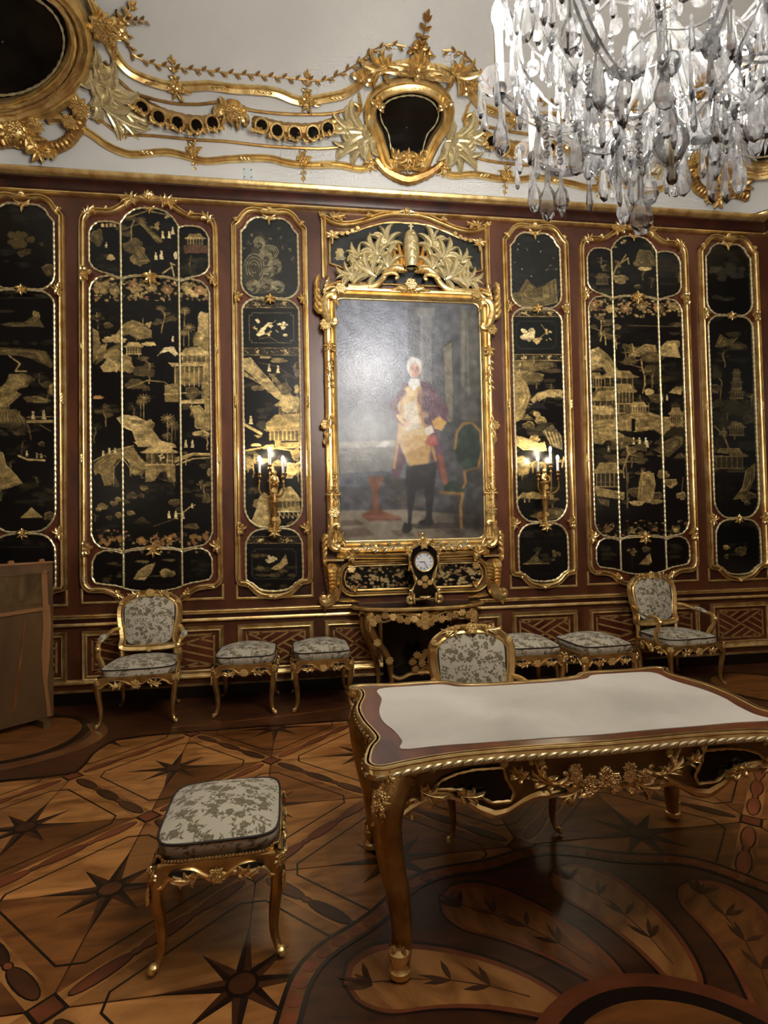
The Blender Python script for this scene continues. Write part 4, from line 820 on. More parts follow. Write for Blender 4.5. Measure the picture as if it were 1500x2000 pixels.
# ------------------------------------------------------------------ dado panels with marquetry lattice
def dado(xc, hw, label):
    t = thing('dado_panel', label, 'wall panel'); z0, z1 = .225, .695
    slab('veneer_board', [(xc-hw+.03, z0+.03), (xc+hw-.03, z0+.03), (xc+hw-.03, z1-.03), (xc-hw+.03, z1-.03)], 0, -.006, 'veneer', t)
    R = [(xc-hw+.022, z0+.022), (xc+hw-.022, z0+.022), (xc+hw-.022, z1-.022), (xc-hw+.022, z1-.022)]
    frame('frame', R, -.002, 'gold', t, True, [(-.026, 0), (-.026, .018), (-.016, .026), (-.006, .02), (.006, .022), (.016, .028), (.026, .014), (.026, 0)])
    mbl = MB(); ix, iz0, iz1 = hw-.092, z0+.082, z1-.082; h = iz1-iz0
    def strip(a, b, w=.018):
        a, b = Vector((a[0], 0, a[1])), Vector((b[0], 0, b[1])); d = (b-a).normalized(); s_ = Vector((-d.z, 0, d.x))*w/2
        o_ = len(mbl.v); P4 = [a+s_, a-s_, b-s_, b+s_]
        mbl.add([(p.x+xc, -.006, p.z) for p in P4]+[(p.x+xc, -.009, p.z) for p in P4], [(4, 5, 6, 7), (0, 1, 5, 4), (1, 2, 6, 5), (2, 3, 7, 6), (3, 0, 4, 7)])
    for a, b in (((-ix, iz0), (ix, iz0)), ((ix, iz0), (ix, iz1)), ((ix, iz1), (-ix, iz1)), ((-ix, iz1), (-ix, iz0))): strip(a, b)
    def clip(p, d):                     # run from p along d until the box is left
        t0 = 9
        for q in (0, 1):
            lo, hi = ((-ix, ix), (iz0, iz1))[q]
            if d[q] > 0: t0 = min(t0, (hi-p[q])/d[q])
            elif d[q] < 0: t0 = min(t0, (lo-p[q])/d[q])
        return (p[0]+d[0]*t0, p[1]+d[1]*t0)
    zc = (iz0+iz1)/2; c_ = (0.0, zc); TL, TR, BL, BR_ = (-ix, iz1), (ix, iz1), (-ix, iz0), (ix, iz0)
    strip(TL, BR_, .019); strip(BL, TR, .019)
    for A_, B_ in ((BL, TL), (TR, BR_), (TL, TR), (BR_, BL)):
        for s_ in (.25, .5, .75):
            p_ = (c_[0]+(A_[0]-c_[0])*s_, c_[1]+(A_[1]-c_[1])*s_); d_ = (B_[0]-c_[0], B_[1]-c_[1]); q_ = clip(p_, d_); strip(p_, q_, .018)
    mbl.build('marquetry_lattice', 'brass_inlay', t, False)
    return settle(t, (xc, 0, z0))
dado(-.27, .378, 'lattice dado panel behind the pair of stools left of the console')
dado(.52, .30, 'lattice dado panel half hidden by the console table\'s left leg')
dado(1.80, .30, 'lattice dado panel just right of the console table')
dado(2.59, .372, 'lattice dado panel behind the right pair of stools')
dado(3.76, .66, 'wide lattice dado panel behind the right armchair')
dado(4.94, .372, 'lattice dado panel below the far right lacquer panel')
dado(-1.444, .66, 'wide lattice dado panel behind the left armchair')
dado(-2.618, .372, 'lattice dado panel beside the brown board')
# ------------------------------------------------------------------ parquet floor
mb = MB(); mb.box(((XL+XR)/2, YB/2, -.03), (XR-XL, -YB, .052)); FLOOR = struct(mb.build('floor', 'walnut'), 'inlaid parquet floor with stars, chained bands and a central rosette')
HX, HY, SX0, SY0 = .661, .667, -.24, -1.04
RCX, RCY = 1.09, -4.42
def flat_mesh(name, poly, z0, z1, mat):
    mb = MB(); mb.prism(poly, lambda a, b: (a, b, z0), lambda a, b: (a, b, z1)); o = mb.build(name, mat, None, False); me = o.data; bpy.data.objects.remove(o); return me
def piece(name, me, x=0, y=0, rz=0, parent=FLOOR, sx=1, sy=1):
    o = bpy.data.objects.new(name, me); C.objects.link(o); o.parent = parent; o.location = (x, y, 0); o.rotation_euler = (0, 0, rz); o.scale = (sx, sy, 1); return o
def ell(a, b, n=16): return [(a*math.cos(2*PI*k/n), b*math.sin(2*PI*k/n)) for k in range(n)]
# one quarter tile (centre, east corner, north corner), mirrored for the other three
g = .004
T1 = flat_mesh('tile', [(g, g), (HX-.02, g), (g, HY-.02)], -.004, .0, 'oak_light'); T2 = flat_mesh('tile', [(g, g), (HX-.02, g), (g, HY-.02)], -.004, .0, 'oak_mid')
def ring_mesh(name, outer, inner, z0, z1, mat):
    mb = MB(); n = len(outer); rows = [[(a, b, z0) for a, b in outer], [(a, b, z1) for a, b in outer], [(a, b, z1) for a, b in inner], [(a, b, z0) for a, b in inner]]
    mb.grid(rows, True, True); o = mb.build(name, mat, None, False); me = o.data; bpy.data.objects.remove(o); return me
def hexa(q, c): return [(HX*q, HY*-c), (HX*q, HY*c), (HX*c*1.2, HY*(q-.02)), (-HX*c*1.2, HY*(q-.02)), (-HX*q, HY*c), (-HX*q, -HY*c), (-HX*c*1.2, -HY*(q-.02)), (HX*c*1.2, -HY*(q-.02))]
LINE = ring_mesh('line', hexa(.715, .07), hexa(.70, .066), 0, .0012, 'ebony')
def star_mesh(half):
    mb = MB()
    for k in range(8):
        a = PI/4*k+(.0); L = .31 if k % 2 == 0 else .235; r = .075; s_ = PI/8*(1 if half == 0 else -1)
        tip = (L*math.cos(a), L*math.sin(a)); sh = (r*math.cos(a+s_), r*math.sin(a+s_))
        mb.prism([(0, 0), tip, sh] if half else [(0, 0), sh, tip][::-1], lambda p, q: (p, q, 0), lambda p, q: (p, q, .0014))
    o = mb.build('star', 'ebony' if half == 0 else 'walnut', None, False); me = o.data; bpy.data.objects.remove(o); return me
ST0, ST1 = star_mesh(0), star_mesh(1)
DISC = flat_mesh('disc', ell(.062, .062, 18), .001, .0024, 'ebony'); DISC2 = flat_mesh('disc', ell(.048, .048, 18), .002, .0032, 'walnut')
BAND = flat_mesh('band', [(-.415, -.045), (.415, -.045), (.415, .045), (-.415, .045)], 0, .0010, 'oak_light')
EL0 = flat_mesh('ellipse', ell(.128, .036), .0005, .0018, 'ebony'); EL1 = flat_mesh('ellipse', ell(.121, .029), .001, .0026, 'walnut'); EL2 = flat_mesh('ellipse', ell(.121, .029), .001, .0026, 'redwood')
LK0 = flat_mesh('link', ell(.030, .020, 10), .001, .0022, 'ebony'); LK1 = flat_mesh('link', ell(.022, .013, 10), .0015, .003, 'redwood')
ND0 = flat_mesh('node', [(.075, 0), (0, .075), (-.075, 0), (0, -.075)], .001, .0026, 'ebony'); ND1 = flat_mesh('node', [(.058, 0), (0, .058), (-.058, 0), (0, -.058)], .0015, .0034, 'redwood')
def seen(x, y, mx=160):
    if y < -5.25: return False
    px, py = project(np.array(x), np.array(y), np.array(0.0)); return -5.6 < y and -mx-520 < px < 1500+mx+520 and py < 2900
def beyond(x, y): return y > -1.0+.35 or (x < -1.56-.2 and y > -1.5) or (x > 3.9 and y > -1.5) or math.hypot(x-RCX, y-RCY) < .85
r4 = random.Random(5)
for i in range(-5, 10):
    for j in range(0, 8):
        x, y = SX0+HX*i, SY0-HY*j
        if not (XL < x < XR): continue
        if (i+j) % 2 == 0:
            if not seen(x, y, 330) or beyond(x, y): continue
            for k, (sx, sy) in enumerate(((1, 1), (-1, 1), (-1, -1), (1, -1))):
                piece('parquet_tile', T1 if r4.random() < .68 else T2, x, y, 0, FLOOR, sx, sy)
            piece('line_inlay', LINE, x, y); s0 = piece('star_inlay', ST0, x, y); piece('star_facet', ST1, 0, 0, 0, s0)
            d0 = piece('star_disc', DISC, 0, 0, 0, s0); 
            d1 = bpy.data.objects.new('star_disc_centre', DISC2); C.objects.link(d1); d1.parent = s0
        else:
            if seen(x, y) and not beyond(x, y) and y < -.9:
                n0 = piece('node_lozenge', ND0, x, y); piece('lozenge_core', ND1, 0, 0, 0, n0)
            for dx, dy in ((1, 1), (1, -1)):
                mx_, my_ = x+HX/2*dx, y+HY/2*dy
                if not seen(mx_, my_, 60) or beyond(mx_, my_) or math.hypot(mx_-RCX, my_-RCY) < 1.2: continue
                rz = math.atan2(HY*dy, HX*dx); b0 = piece('chain_band', BAND, mx_, my_, rz)
                for q in (-1, 0, 1):
                    e0 = piece('chain_oval', EL0, q*.272, 0, 0, b0); 
                    e1 = bpy.data.objects.new('oval_core', EL1 if dy < 0 else EL2); C.objects.link(e1); e1.parent = b0; e1.location = (q*.272, 0, 0)
                for q in (-.136, .136):
                    piece('chain_link', LK0, q, 0, 0, b0); piece('link_core', LK1, q, 0, 0, b0)
# wall-side border with corner circles
BP = catmull([(-2.3, -1.69), (-2.0, -1.69), (-1.62, -1.665), (-1.555, -1.58), (-1.56, -1.30), (-1.50, -1.10), (-1.40, -1.04), (-1.2, -1.01), (-.4, -.985)], 5)
BR = [(2*RCX-a, b) for a, b in BP][::-1]
def border(name, poly, z, mat): return piece(name, flat_mesh(name, poly, -.003, z, mat))
border('border_board', [(XL, -1.69)]+BP+BR+[(XR, -1.69), (XR, 0), (XL, 0)], .0042, 'walnut')
for cx in (-2.27, 2*RCX+2.27):
    border('border_disc_edge', [(cx+a, -.86+b) for a, b in ell(.50, .56, 36)], .0052, 'ebony'); border('border_disc', [(cx+a, -.86+b) for a, b in ell(.43, .49, 36)], .0062, 'oak_mid')
def curve_strip(name, P, w, z0, z1, mat, closed=False, parent=FLOOR):
    mb = MB(); mb.sweep([(a, b, z0) for a, b in P], Vector((0, 0, 1)), [(-w/2, 0), (-w/2, z1-z0), (w/2, z1-z0), (w/2, 0)], closed); return mb.build(name, mat, parent, False)
curve_strip('border_line', catmull([(-1.1, -.86), (-.5, -.80), (-.1, -.74), (.3, -.66), (.6, -.52)], 6), .02, .004, .0056, 'oak_mid')
curve_strip('border_line', catmull([(2*RCX+1.1, -.86), (2*RCX+.5, -.80), (2*RCX+.1, -.74), (2*RCX-.3, -.66), (2*RCX-.6, -.52)], 6), .02, .004, .0056, 'oak_mid')
curve_strip('border_line', catmull([(-3.1, -1.5), (-2.6, -1.52), (-2.1, -1.45), (-1.75, -1.2), (-1.66, -.9), (-1.8, -.6)], 6), .12, .004, .0056, 'burl')
curve_strip('border_edge', BP+BR, .022, .0035, .0058, 'ebony')
# central rosette
def lob(r, a): return r+.028*math.cos(12*(a-math.radians(145)))
def ringp(r, n=144, l=True): return [(RCX+(lob(r, 2*PI*k/n) if l else r)*math.cos(2*PI*k/n), RCY+(lob(r, 2*PI*k/n) if l else r)*math.sin(2*PI*k/n)) for k in range(n)]
piece('rosette_ground', flat_mesh('rosette_ground', ringp(1.33), -.002, .0044, 'walnut'))
piece('bead_band', ring_mesh('bead_band', ringp(1.325), ringp(1.25), .004, .0056, 'oak_mid'))
for r in (1.33, 1.25): piece('band_edge', ring_mesh('band_edge', ringp(r+.009), ringp(r-.009), .0045, .0064, 'ebony'))
BEAD = flat_mesh('bead', ell(.029, .029, 12), .005, .0068, 'redwood')
for k in range(104):
    a = 2*PI*k/104; r = lob(1.288, a); x, y = RCX+r*math.cos(a), RCY+r*math.sin(a)
    if seen(x, y, 60): piece('band_bead', BEAD, x, y)
def petal(off, z, scale_w, grow):
    C_, W_ = [], []
    for k in range(31):
        s_ = k/30; r = .50+(.645+grow)*s_; a = math.radians(0)+.42*s_**1.1; C_.append((r*math.cos(a), r*math.sin(a))); W_.append((.045+.10*min(1, s_*1.35)**.8)*scale_w+grow*.9)
    L_, R_ = [], []
    n = len(C_)
    for k in range(n):
        a = C_[max(0, k-1)]; b = C_[min(n-1, k+1)]; t = Vector((b[0]-a[0], b[1]-a[1])).normalized(); w = W_[k]*(math.sqrt(max(0, 1-((k/(n-1)-.78)/.22)**2)) if k/(n-1) > .78 else 1)
        L_.append((C_[k][0]-t.y*w, C_[k][1]+t.x*w)); R_.append((C_[k][0]+t.y*w, C_[k][1]-t.x*w))
    return L_+R_[::-1][1:]
PE0 = flat_mesh('petal_edge', petal(0, 0, 1, .032), .003, .0056, 'ebony'); PEm = flat_mesh('petal_edge', petal(0, 0, 1, .018), .003, .0064, 'redwood'); PE1 = flat_mesh('petal', petal(0, 0, .98, -.004), .003, .0074, 'oak_light'); PE2 = flat_mesh('petal', petal(0, 0, .98, -.004), .003, .0074, 'oak_mid')
mb = MB()
def twig2(P, w): mb.sweep([(a, b, .0074) for a, b in P], Vector((0, 0, 1)), [(-w/2, 0), (-w/2, .0008), (w/2, .0008), (w/2, 0)])
def leaf2(x, y, a, L, w): mb.prism([(x+L*s_*math.cos(a)-q*w*math.sin(PI*s_)*math.sin(a), y+L*s_*math.sin(a)+q*w*math.sin(PI*s_)*math.cos(a)) for q, ss in ((1, (0, .3, .6, 1)), (-1, (.6, .3))) for s_ in ss], lambda p, q: (p, q, .0074), lambda p, q: (p, q, .0083))
stem = [((.58+.5*s_)*math.cos(.42*(.12+.8*s_)), (.58+.5*s_)*math.sin(.42*(.12+.8*s_))) for s_ in (0, .25, .5, .75, 1)]; twig2(stem, .004)
for k, (px_, py_) in enumerate(stem[1:]):
    for sg in (1, -1): leaf2(px_, py_, .3+sg*.7, .10, .012)
    leaf2(px_, py_, .35+(.3 if k % 2 else -.35), .12, .009)
for sg in (-.6, -.2, .2, .6): leaf2(stem[-1][0]-.02, stem[-1][1], .4+sg, .09, .012)
o = mb.build('sprig', 'walnut', None, False); SPR = o.data; bpy.data.objects.remove(o)
for k in range(12):
    a = math.radians(122-30*k)
    e = piece('petal_edge', PE0, RCX, RCY, a); piece('petal_line', PEm, RCX, RCY, a); p_ = piece('rosette_petal', PE1 if k % 2 == 0 else PE2, RCX, RCY, a); piece('botanical_inlay', SPR, 0, 0, 0, p_)
piece('hub_ring', ring_mesh('hub_ring', ringp(.515, 64, False), ringp(.455, 64, False), .004, .0086, 'redwood')); piece('hub_ring', ring_mesh('hub_ring', ringp(.455, 64, False), ringp(.40, 64, False), .004, .0088, 'ebony')); piece('hub_disc', flat_mesh('hub_disc', ringp(.40, 64, False), .004, .008, 'oak_mid'))
# ------------------------------------------------------------------ portrait with its carved frame
def paint_portrait(P):
    P.crop(640, 570, 4.082)
    P.poly([(-50, -50), (1500, -50), (1500, 2100), (-50, 2100)], (86, 90, 100))
    for k in range(9): P.shade(200+60*k, 300+90*(k % 4), 520, 620, (104, 108, 122), .35)
    P.shade(300, 1150, 500, 300, (120, 122, 122), .6)
    P.poly([(640, 60), (1400, 60), (1400, 2000), (640, 2000)], (66, 66, 66), .55); P.shade(1250, 1000, 420, 1200, (34, 32, 28), .9)
    P.poly([(735, 190), (830, 190), (830, 1000), (735, 1000)], (112, 112, 112), .8); P.poly([(700, 120), (860, 130), (850, 195), (720, 190)], (118, 116, 112), .8); P.line([(750, 200), (750, 980)], 20, (134, 134, 134), .7)
    P.poly([(1050, 140), (1190, 150), (1200, 1040), (1060, 1020)], (78, 76, 68), .8); P.line([(1085, 160), (1075, 740)], 30, (112, 108, 96), .7); P.line([(1110, 160), (1125, 830)], 14, (104, 100, 90), .7)
    P.ridge([(915, 440), (960, 400), (1000, 380), (1005, 1040), (950, 1060), (935, 760), (910, 560)], 0, 2); P.poly([(920, 450), (990, 400), (1000, 1030), (955, 1040), (935, 750)], (124, 118, 104), .75); P.mist(925, 450, 1000, 1000, 16, (92, 88, 78), .6, 26)
    P.poly([(-50, 1560), (700, 1540), (700, 1760), (-50, 1760)], (64, 62, 66), .7); P.mist(500, 1480, 820, 1740, 22, (52, 48, 46), .8, 60); P.mist(600, 1600, 800, 1760, 12, (98, 90, 76), .6, 40)
    # marble floor
    P.poly([(-50, 1745), (600, 1735), (1350, 1800), (1350, 2100), (-50, 2100)], (132, 122, 106))
    for L in ([(80, 1830), (230, 1815), (290, 1855), (110, 1870)], [(90, 1900), (300, 1875), (370, 1940), (120, 1960)], [(500, 1905), (640, 1890), (700, 1950), (560, 1955)], [(880, 1880), (980, 1870), (1050, 1920), (960, 1935)], [(420, 1790), (560, 1780), (600, 1820), (460, 1830)]): P.poly(L, (98, 84, 70))
    P.shade(1200, 1830, 460, 240, (20, 17, 14), .95); P.poly([(640, 1850), (1300, 1830), (1300, 1880), (700, 1890)], (34, 29, 24), .7)
    # side table and papers
    P.poly([(90, 1200), (560, 1180), (560, 1230), (90, 1250)], (150, 148, 140)); P.poly([(380, 1235), (450, 1185), (500, 1195), (470, 1240)], (206, 206, 202)); P.poly([(90, 1250), (560, 1232), (600, 1420), (100, 1450)], (112, 112, 110)); P.mist(100, 1250, 560, 1430, 30, (134, 134, 132), .5, 40)
    P.ridge([(330, 1470), (440, 1470), (410, 1600), (400, 1700), (440, 1770), (330, 1770), (365, 1650)], 0, 2); P.poly([(310, 1470), (450, 1470), (400, 1600), (410, 1740), (560, 1790), (580, 1815), (320, 1830), (270, 1780), (360, 1730), (355, 1600)], (116, 72, 52)); P.line([(280, 1790), (570, 1800)], 12, (134, 86, 62))
    # armchair
    P.blob(1120, 1240, 105, 190, (22, 40, 30), 1, .05); P.line([(1015, 1250), (1030, 1120), (1080, 1050), (1150, 1045), (1215, 1110), (1232, 1260), (1200, 1400)], 18, (134, 96, 42)); P.poly([(920, 1540), (1000, 1500), (1090, 1560), (1090, 1600), (930, 1600)], (26, 44, 34)); P.line([(900, 1600), (1080, 1610), (1060, 1700), (1065, 1880)], 20, (134, 98, 44)); P.line([(1090, 1430), (1100, 1520), (1080, 1560)], 16, (150, 110, 54)); P.line([(1090, 1430), (1200, 1400)], 14, (110, 78, 36))
    # standing gentleman in eighteenth century dress
    P.poly([(625, 1390), (870, 1360), (850, 1560), (830, 1800), (850, 1850), (750, 1850), (790, 1780), (770, 1560), (700, 1600), (670, 1780), (665, 1880), (640, 1900), (640, 1700), (620, 1560)], (24, 24, 30)); P.poly([(590, 1900), (610, 1840), (665, 1850), (672, 1890), (640, 1925), (600, 1925)], (20, 18, 18)); P.blob(780, 1840, 56, 24, (22, 22, 26))
    P.poly([(600, 740), (720, 705), (810, 730), (900, 850), (965, 930), (950, 1040), (870, 1110), (920, 1260), (950, 1530), (900, 1500), (850, 1340), (640, 1300), (560, 1500), (510, 1450), (540, 1200), (560, 1000), (570, 860)], (88, 58, 70)); P.poly([(590, 780), (720, 710), (760, 780), (740, 1000), (830, 1180), (800, 1370), (650, 1390), (590, 1260), (560, 1180), (560, 900)], (186, 160, 116)); P.poly([(600, 1150), (780, 1140), (830, 1180), (810, 1360), (650, 1388)], (176, 140, 82)); P.mist(600, 780, 800, 1360, 46, (204, 178, 128), .6, 26); P.poly([(610, 900), (700, 860), (740, 1080), (620, 1120)], (196, 190, 176), .8)
    P.line([(720, 760), (745, 1000), (820, 1180), (860, 1340)], 20, (164, 124, 70)); P.line([(590, 860), (560, 1180), (530, 1400)], 22, (172, 138, 96)); P.poly([(830, 1030), (890, 990), (950, 1040), (910, 1110), (850, 1090)], (190, 148, 78)); P.poly([(770, 1090), (830, 1060), (850, 1120), (790, 1150)], (206, 196, 180)); P.poly([(870, 1290), (920, 1300), (960, 1530), (920, 1545)], (128, 76, 58)); P.blob(830, 1190, 46, 46, (150, 70, 60), .9); P.blob(780, 830, 60, 120, (74, 48, 62), .5)
    P.blob(690, 600, 62, 84, (196, 194, 190), 1, .08); P.blob(692, 625, 40, 58, (190, 150, 128), 1, .03); P.shade(712, 640, 40, 50, (150, 104, 86), .8)
    for x in (676, 712): P.blob(x, 612, 7, 4, (70, 50, 44)); P.line([(x-11, 602), (x+10, 601)], 4, (120, 96, 84))
    P.line([(694, 612), (700, 645), (690, 648)], 4, (150, 110, 94)); P.line([(680, 664), (708, 663)], 5, (150, 80, 74)); P.poly([(655, 690), (730, 690), (740, 740), (690, 790), (640, 740)], (206, 204, 200))
    P.line([(600, 800), (520, 900), (560, 1010), (620, 1050)], 46, (92, 62, 74)); P.blob(625, 1050, 30, 24, (196, 156, 134)); P.line([(560, 990), (600, 1040)], 30, (196, 170, 120))
PX0, PX1, PZ0, PZ1 = .375, 1.94, 1.495, 4.03
t = thing('portrait_painting', 'full-length portrait of a standing man in carved gilded rococo frame', 'painting')
fld = Field(PX0, PX1, PZ0, PZ1, -.03, .0066, 21); paint_portrait(fld.P)
cc = .08
outl = [(PX0+cc, PZ0), (PX1-cc, PZ0), (PX1, PZ0+cc), (PX1, PZ1-cc), (PX1-cc, PZ1), (PX0+cc, PZ1), (PX0, PZ1-cc), (PX0, PZ0+cc)]
fld.P.soften(3); fld.cut(outl, 'canvas', 'oil_paint', t)
def rr(x0, x1, z0, z1, c, n=5):
    P = []
    for cx, cz, a0 in ((x1-c, z0+c, -PI/2), (x1-c, z1-c, 0), (x0+c, z1-c, PI/2), (x0+c, z0+c, PI)):
        for k in range(n+1): a = a0+PI/2*k/n; P.append((cx+c*math.cos(a), cz+c*math.sin(a)))
    return P
mbx = MB(); mbx.prism(rr(PX0-.10, PX1+.10, PZ0-.10, PZ1+.08, .08), lambda a, b: (a, 0, b), lambda a, b: (a, -.028, b)); mbx.build('backboard', 'mahogany_dark', t, False)
PF = [(-.062, 0), (-.062, .05), (-.054, .078), (-.036, .09), (-.022, .066), (-.012, .072), (.002, .098), (.022, .10), (.034, .08), (.05, .066), (.058, .05), (.058, 0)]
frame('frame', rr(PX0-.055, PX1+.055, PZ0-.055, PZ1+.055, .12), -.01, 'gold', t, True, PF)
frame('inner_fillet', rr(PX0+.004, PX1-.004, PZ0+.004, PZ1-.004, .085), -.03, 'gold_leaf', t, True, PROF_S)
frame('lower_rail', [(PX0-.02, 1.36), (PX0+.3, 1.345), (AX, 1.34), (PX1-.3, 1.345), (PX1+.02, 1.36)], -.01, 'gold', t, False, [(-.03, 0), (-.03, .06), (-.01, .085), (.012, .07), (.03, .05), (.03, 0)])
Y = -.075
for sg in (-1, 1):
    X = lambda d: AX+sg*d
    mr = sg > 0
    inst('cscroll', 'corner_scroll', t, X(.87), Y, 3.98, (.33, .34, .32), .0, mr); inst('wrap', 'corner_leaf', t, X(.865), Y-.03, 4.12, .10, .3*sg, False); inst('crest', 'corner_shell', t, X(.80), Y-.03, 3.99, .10, .8*-sg*-1, False); inst('cscroll', 'corner_scroll', t, X(.80), Y-.01, 4.11, (.13, .16, .14), -1.2*(1 if sg < 0 else -1), mr)
    inst('bouquet', 'flower_cluster', t, X(.72), Y-.02, 4.10, .085); inst('bouquet', 'flower_cluster', t, X(.88), Y-.02, 3.72, .085); inst('bow', 'flower_drop', t, X(.845), Y-.03, 3.50, .10); inst('twig', 'leaf_twig', t, X(.85), Y-.03, 3.42, .34, -PI/2, mat='gold_leaf')
    inst('wrap', 'leaf_wrap', t, X(.87), Y-.01, 2.62, .19, .12*sg); inst('wrap', 'leaf_wrap', t, X(.84), Y-.02, 3.25, .10, .1*sg); inst('bouquet', 'flower_cluster', t, X(.90), Y, 2.70, .07); inst('wrap', 'leaf_wrap', t, X(.85), Y-.01, 2.28, .09, -.2*sg); inst('twig', 'leaf_twig', t, X(.83), Y-.02, 2.24, .3, -PI/2, mat='gold_leaf')
    inst('bouquet', 'flower_cluster', t, X(.83), Y-.01, 1.80, .085); inst('spray', 'leaf_spray', t, X(.83), Y-.01, 1.98, .12, PI/2); inst('wrap', 'leaf_wrap', t, X(.84), Y-.01, 2.95, .08, .15*sg)
    inst('cscroll', 'corner_scroll', t, X(.86), Y, 1.47, (.27, .30, .27), PI, not mr); inst('crest', 'corner_shell', t, X(.79), Y-.03, 1.53, .09, PI-.8*sg, False); inst('cscroll', 'corner_scroll', t, X(.76), Y-.01, 1.50, (.11, .13, .11), -.6*sg, not mr)
    inst('spray', 'leaf_spray', t, X(.64), Y-.01, 1.36, .13, 0 if sg > 0 else PI); inst('wrap', 'leaf_wrap', t, X(.88), Y, 1.60, .09); inst('twig', 'laurel_twig', t, X(.10), Y-.03, 1.435, (.46, .4, .4), 0, sg < 0, mat='gold_pale'); inst('bouquet', 'flower_cluster', t, X(.42), Y-.02, 1.43, .06)
inst('crest', 'crest', t, AX+.01, Y-.03, 4.12, .20); inst('bouquet', 'crest_flowers', t, AX+.01, Y-.05, 4.16, .09)
settle(t, (AX, 0, 1.33))
# ------------------------------------------------------------------ carved overpanel
t = thing('crest_panel', 'small lacquer panel with carved turret and gilded foliage above the portrait', 'wall panel')
SO = [(-.875, 4.24), (-.878, 4.84), (-.895, 4.885), (-.86, 4.868), (-.735, 4.815), (-.578, 4.822), (-.40, 4.879), (-.24, 4.935), (-.12, 4.955), (0, 4.957)]
top_l = catmull(SO[2:], 5); halfp = [SO[0], SO[1]]+top_l
P = [(AX+a, b) for a, b in halfp]+[(AX-a, b) for a, b in halfp[::-1][1:]]
frame('frame', P, -.004, 'gold', t, False)
SI = [(0, 4.2), (-.55, 4.2), (-.62, 4.27), (-.66, 4.335), (-.74, 4.375), (-.82, 4.385), (-.817, 4.63), (-.80, 4.72), (-.58, 4.73), (-.42, 4.797), (-.244, 4.851), (-.11, 4.866), (0, 4.862)]
fi = mirror_half(SI); Pi = [(AX+a, b) for a, b in fi]
fld = Field(AX-.84, AX+.84, 4.18, 4.9, YF, .0075, 22, (34, 36, 34))
q = fld.P; q.crop(600, 400, 3.75); q.mist(160, 140, 1290, 520, 40, (46, 46, 42), .7, 40); q.pav(240, 400, 60, 80, 3); q.poly([(240, 330), (250, 318), (262, 330), (270, 400), (232, 400)], (176, 162, 120)); q.blob(245, 390, 44, 10, (132, 124, 92)); q.blob(305, 432, 22, 10, (140, 130, 96)); q.ridge([(1110, 400), (1120, 365), (1150, 400), (1180, 420), (1130, 430)], 2); q.ridge([(1170, 470), (1190, 430), (1220, 465)], 3); q.blob(520, 330, 200, 110, (10, 10, 10), .8); q.blob(950, 400, 160, 100, (10, 10, 10), .8); q.line([(160, 440), (420, 450)], 3, G1); q.line([(1080, 440), (1280, 470)], 3, G1)
f = fld.cut(Pi, 'lacquer_field', 'lacquer', t); rope('rope_border', Pi, -.02, f, r=.012, pitch=.2, mat='gold')
Y = -.05
inst('crest', 'crest', t, AX, Y, 4.965, .10)
mbt = MB()                                         # turret: rounded tablet with a little cross, between fluted wings
prof = [(.062, 0), (.072, .1), (.078, .22), (.076, .30), (.058, .36), (.032, .392), (.0, .40)]
mbt.lathe([(r, z) for r, z in prof], 16, (AX+.03, -.08, 4.36), None); mbt.box((AX+.03, -.09, 4.785), (.018, .018, .07)); mbt.box((AX+.03, -.09, 4.79), (.05, .016, .016)); mbt.build('turret', 'gold_pale', t)
mbm = MB()
for z in (4.42, 4.5, 4.58, 4.66):
    for s_ in (-1, 1): mbm.scroll((AX+.03+s_*.03-AX*0, z), PI/2+s_*.3, .06, .006, .003, s_*3.0, 10, 5, .165)
mbm.build('turret_relief', 'gold', t)
mbw = MB()
for s_ in (-1, 1):
    for k in range(4): mbw.leaf((AX+.03+s_*(.055+.035*k), 4.35-.01*k), PI/2-s_*(.05+.12*k), .36-.045*k, .034, 0, 1.0, 5, .07-.012*k)
mbw.build('turret_wings', 'gold', t)
for sg in (-1, 1):
    inst('cscroll', 'crest_scroll', t, AX+.02+sg*.17, Y-.04, 4.27, (.17, .2, .17), PI/2*sg, sg > 0)
    mbs = MB(); mbs.tube([(AX+.02+sg*a, -.09, b) for a, b in catmull([(.08, 4.33), (.17, 4.345), (.25, 4.30), (.30, 4.22), (.38, 4.15), (.50, 4.13), (.66, 4.125)], 5)], .032, 8); mbs.build('crest_moulding', 'gold', t)
    for k, (dx, dz, sc, ro) in enumerate(((.22, 4.33, .32, .9), (.36, 4.25, .34, .2), (.32, 4.44, .26, .7), (.24, 4.55, .26, 1.3), (.50, 4.42, .2, .5), (.57, 4.24, .22, -.1))):
        inst('plume', 'leaf_plume', t, AX+.02+sg*dx, Y-.015*(k % 3), dz, sc, ro*(1 if sg > 0 else -1), sg < 0)
    for dx, dz in ((.40, 4.52), (.28, 4.62), (.52, 4.36), (.62, 4.22), (.36, 4.42)): inst('bouquet', 'flower_cluster', t, AX+.02+sg*dx, Y-.03, dz, .05, mat='gold_pale')
    for k in range(6): inst('bouquet', 'garland_flower', t, AX+sg*(.80-.055*k), Y+.01, 4.71-.035*math.sin(k/5*PI)+.012*k, .032)
    inst('pendant', 'garland_drop', t, AX+sg*.79, Y+.01, 4.68, .11); inst('plume', 'top_leaf', t, AX+sg*.80, Y, 4.87, (.16, .1, .08), .05*sg, sg > 0, mat='gold_leaf'); inst('spray', 'corner_leaf', t, AX+sg*.885, Y, 4.87, .06, PI/2); inst('spray', 'corner_leaf', t, AX+sg*.40, Y, 4.90, .06, PI/2)
settle(t, (AX, 0, 4.2))
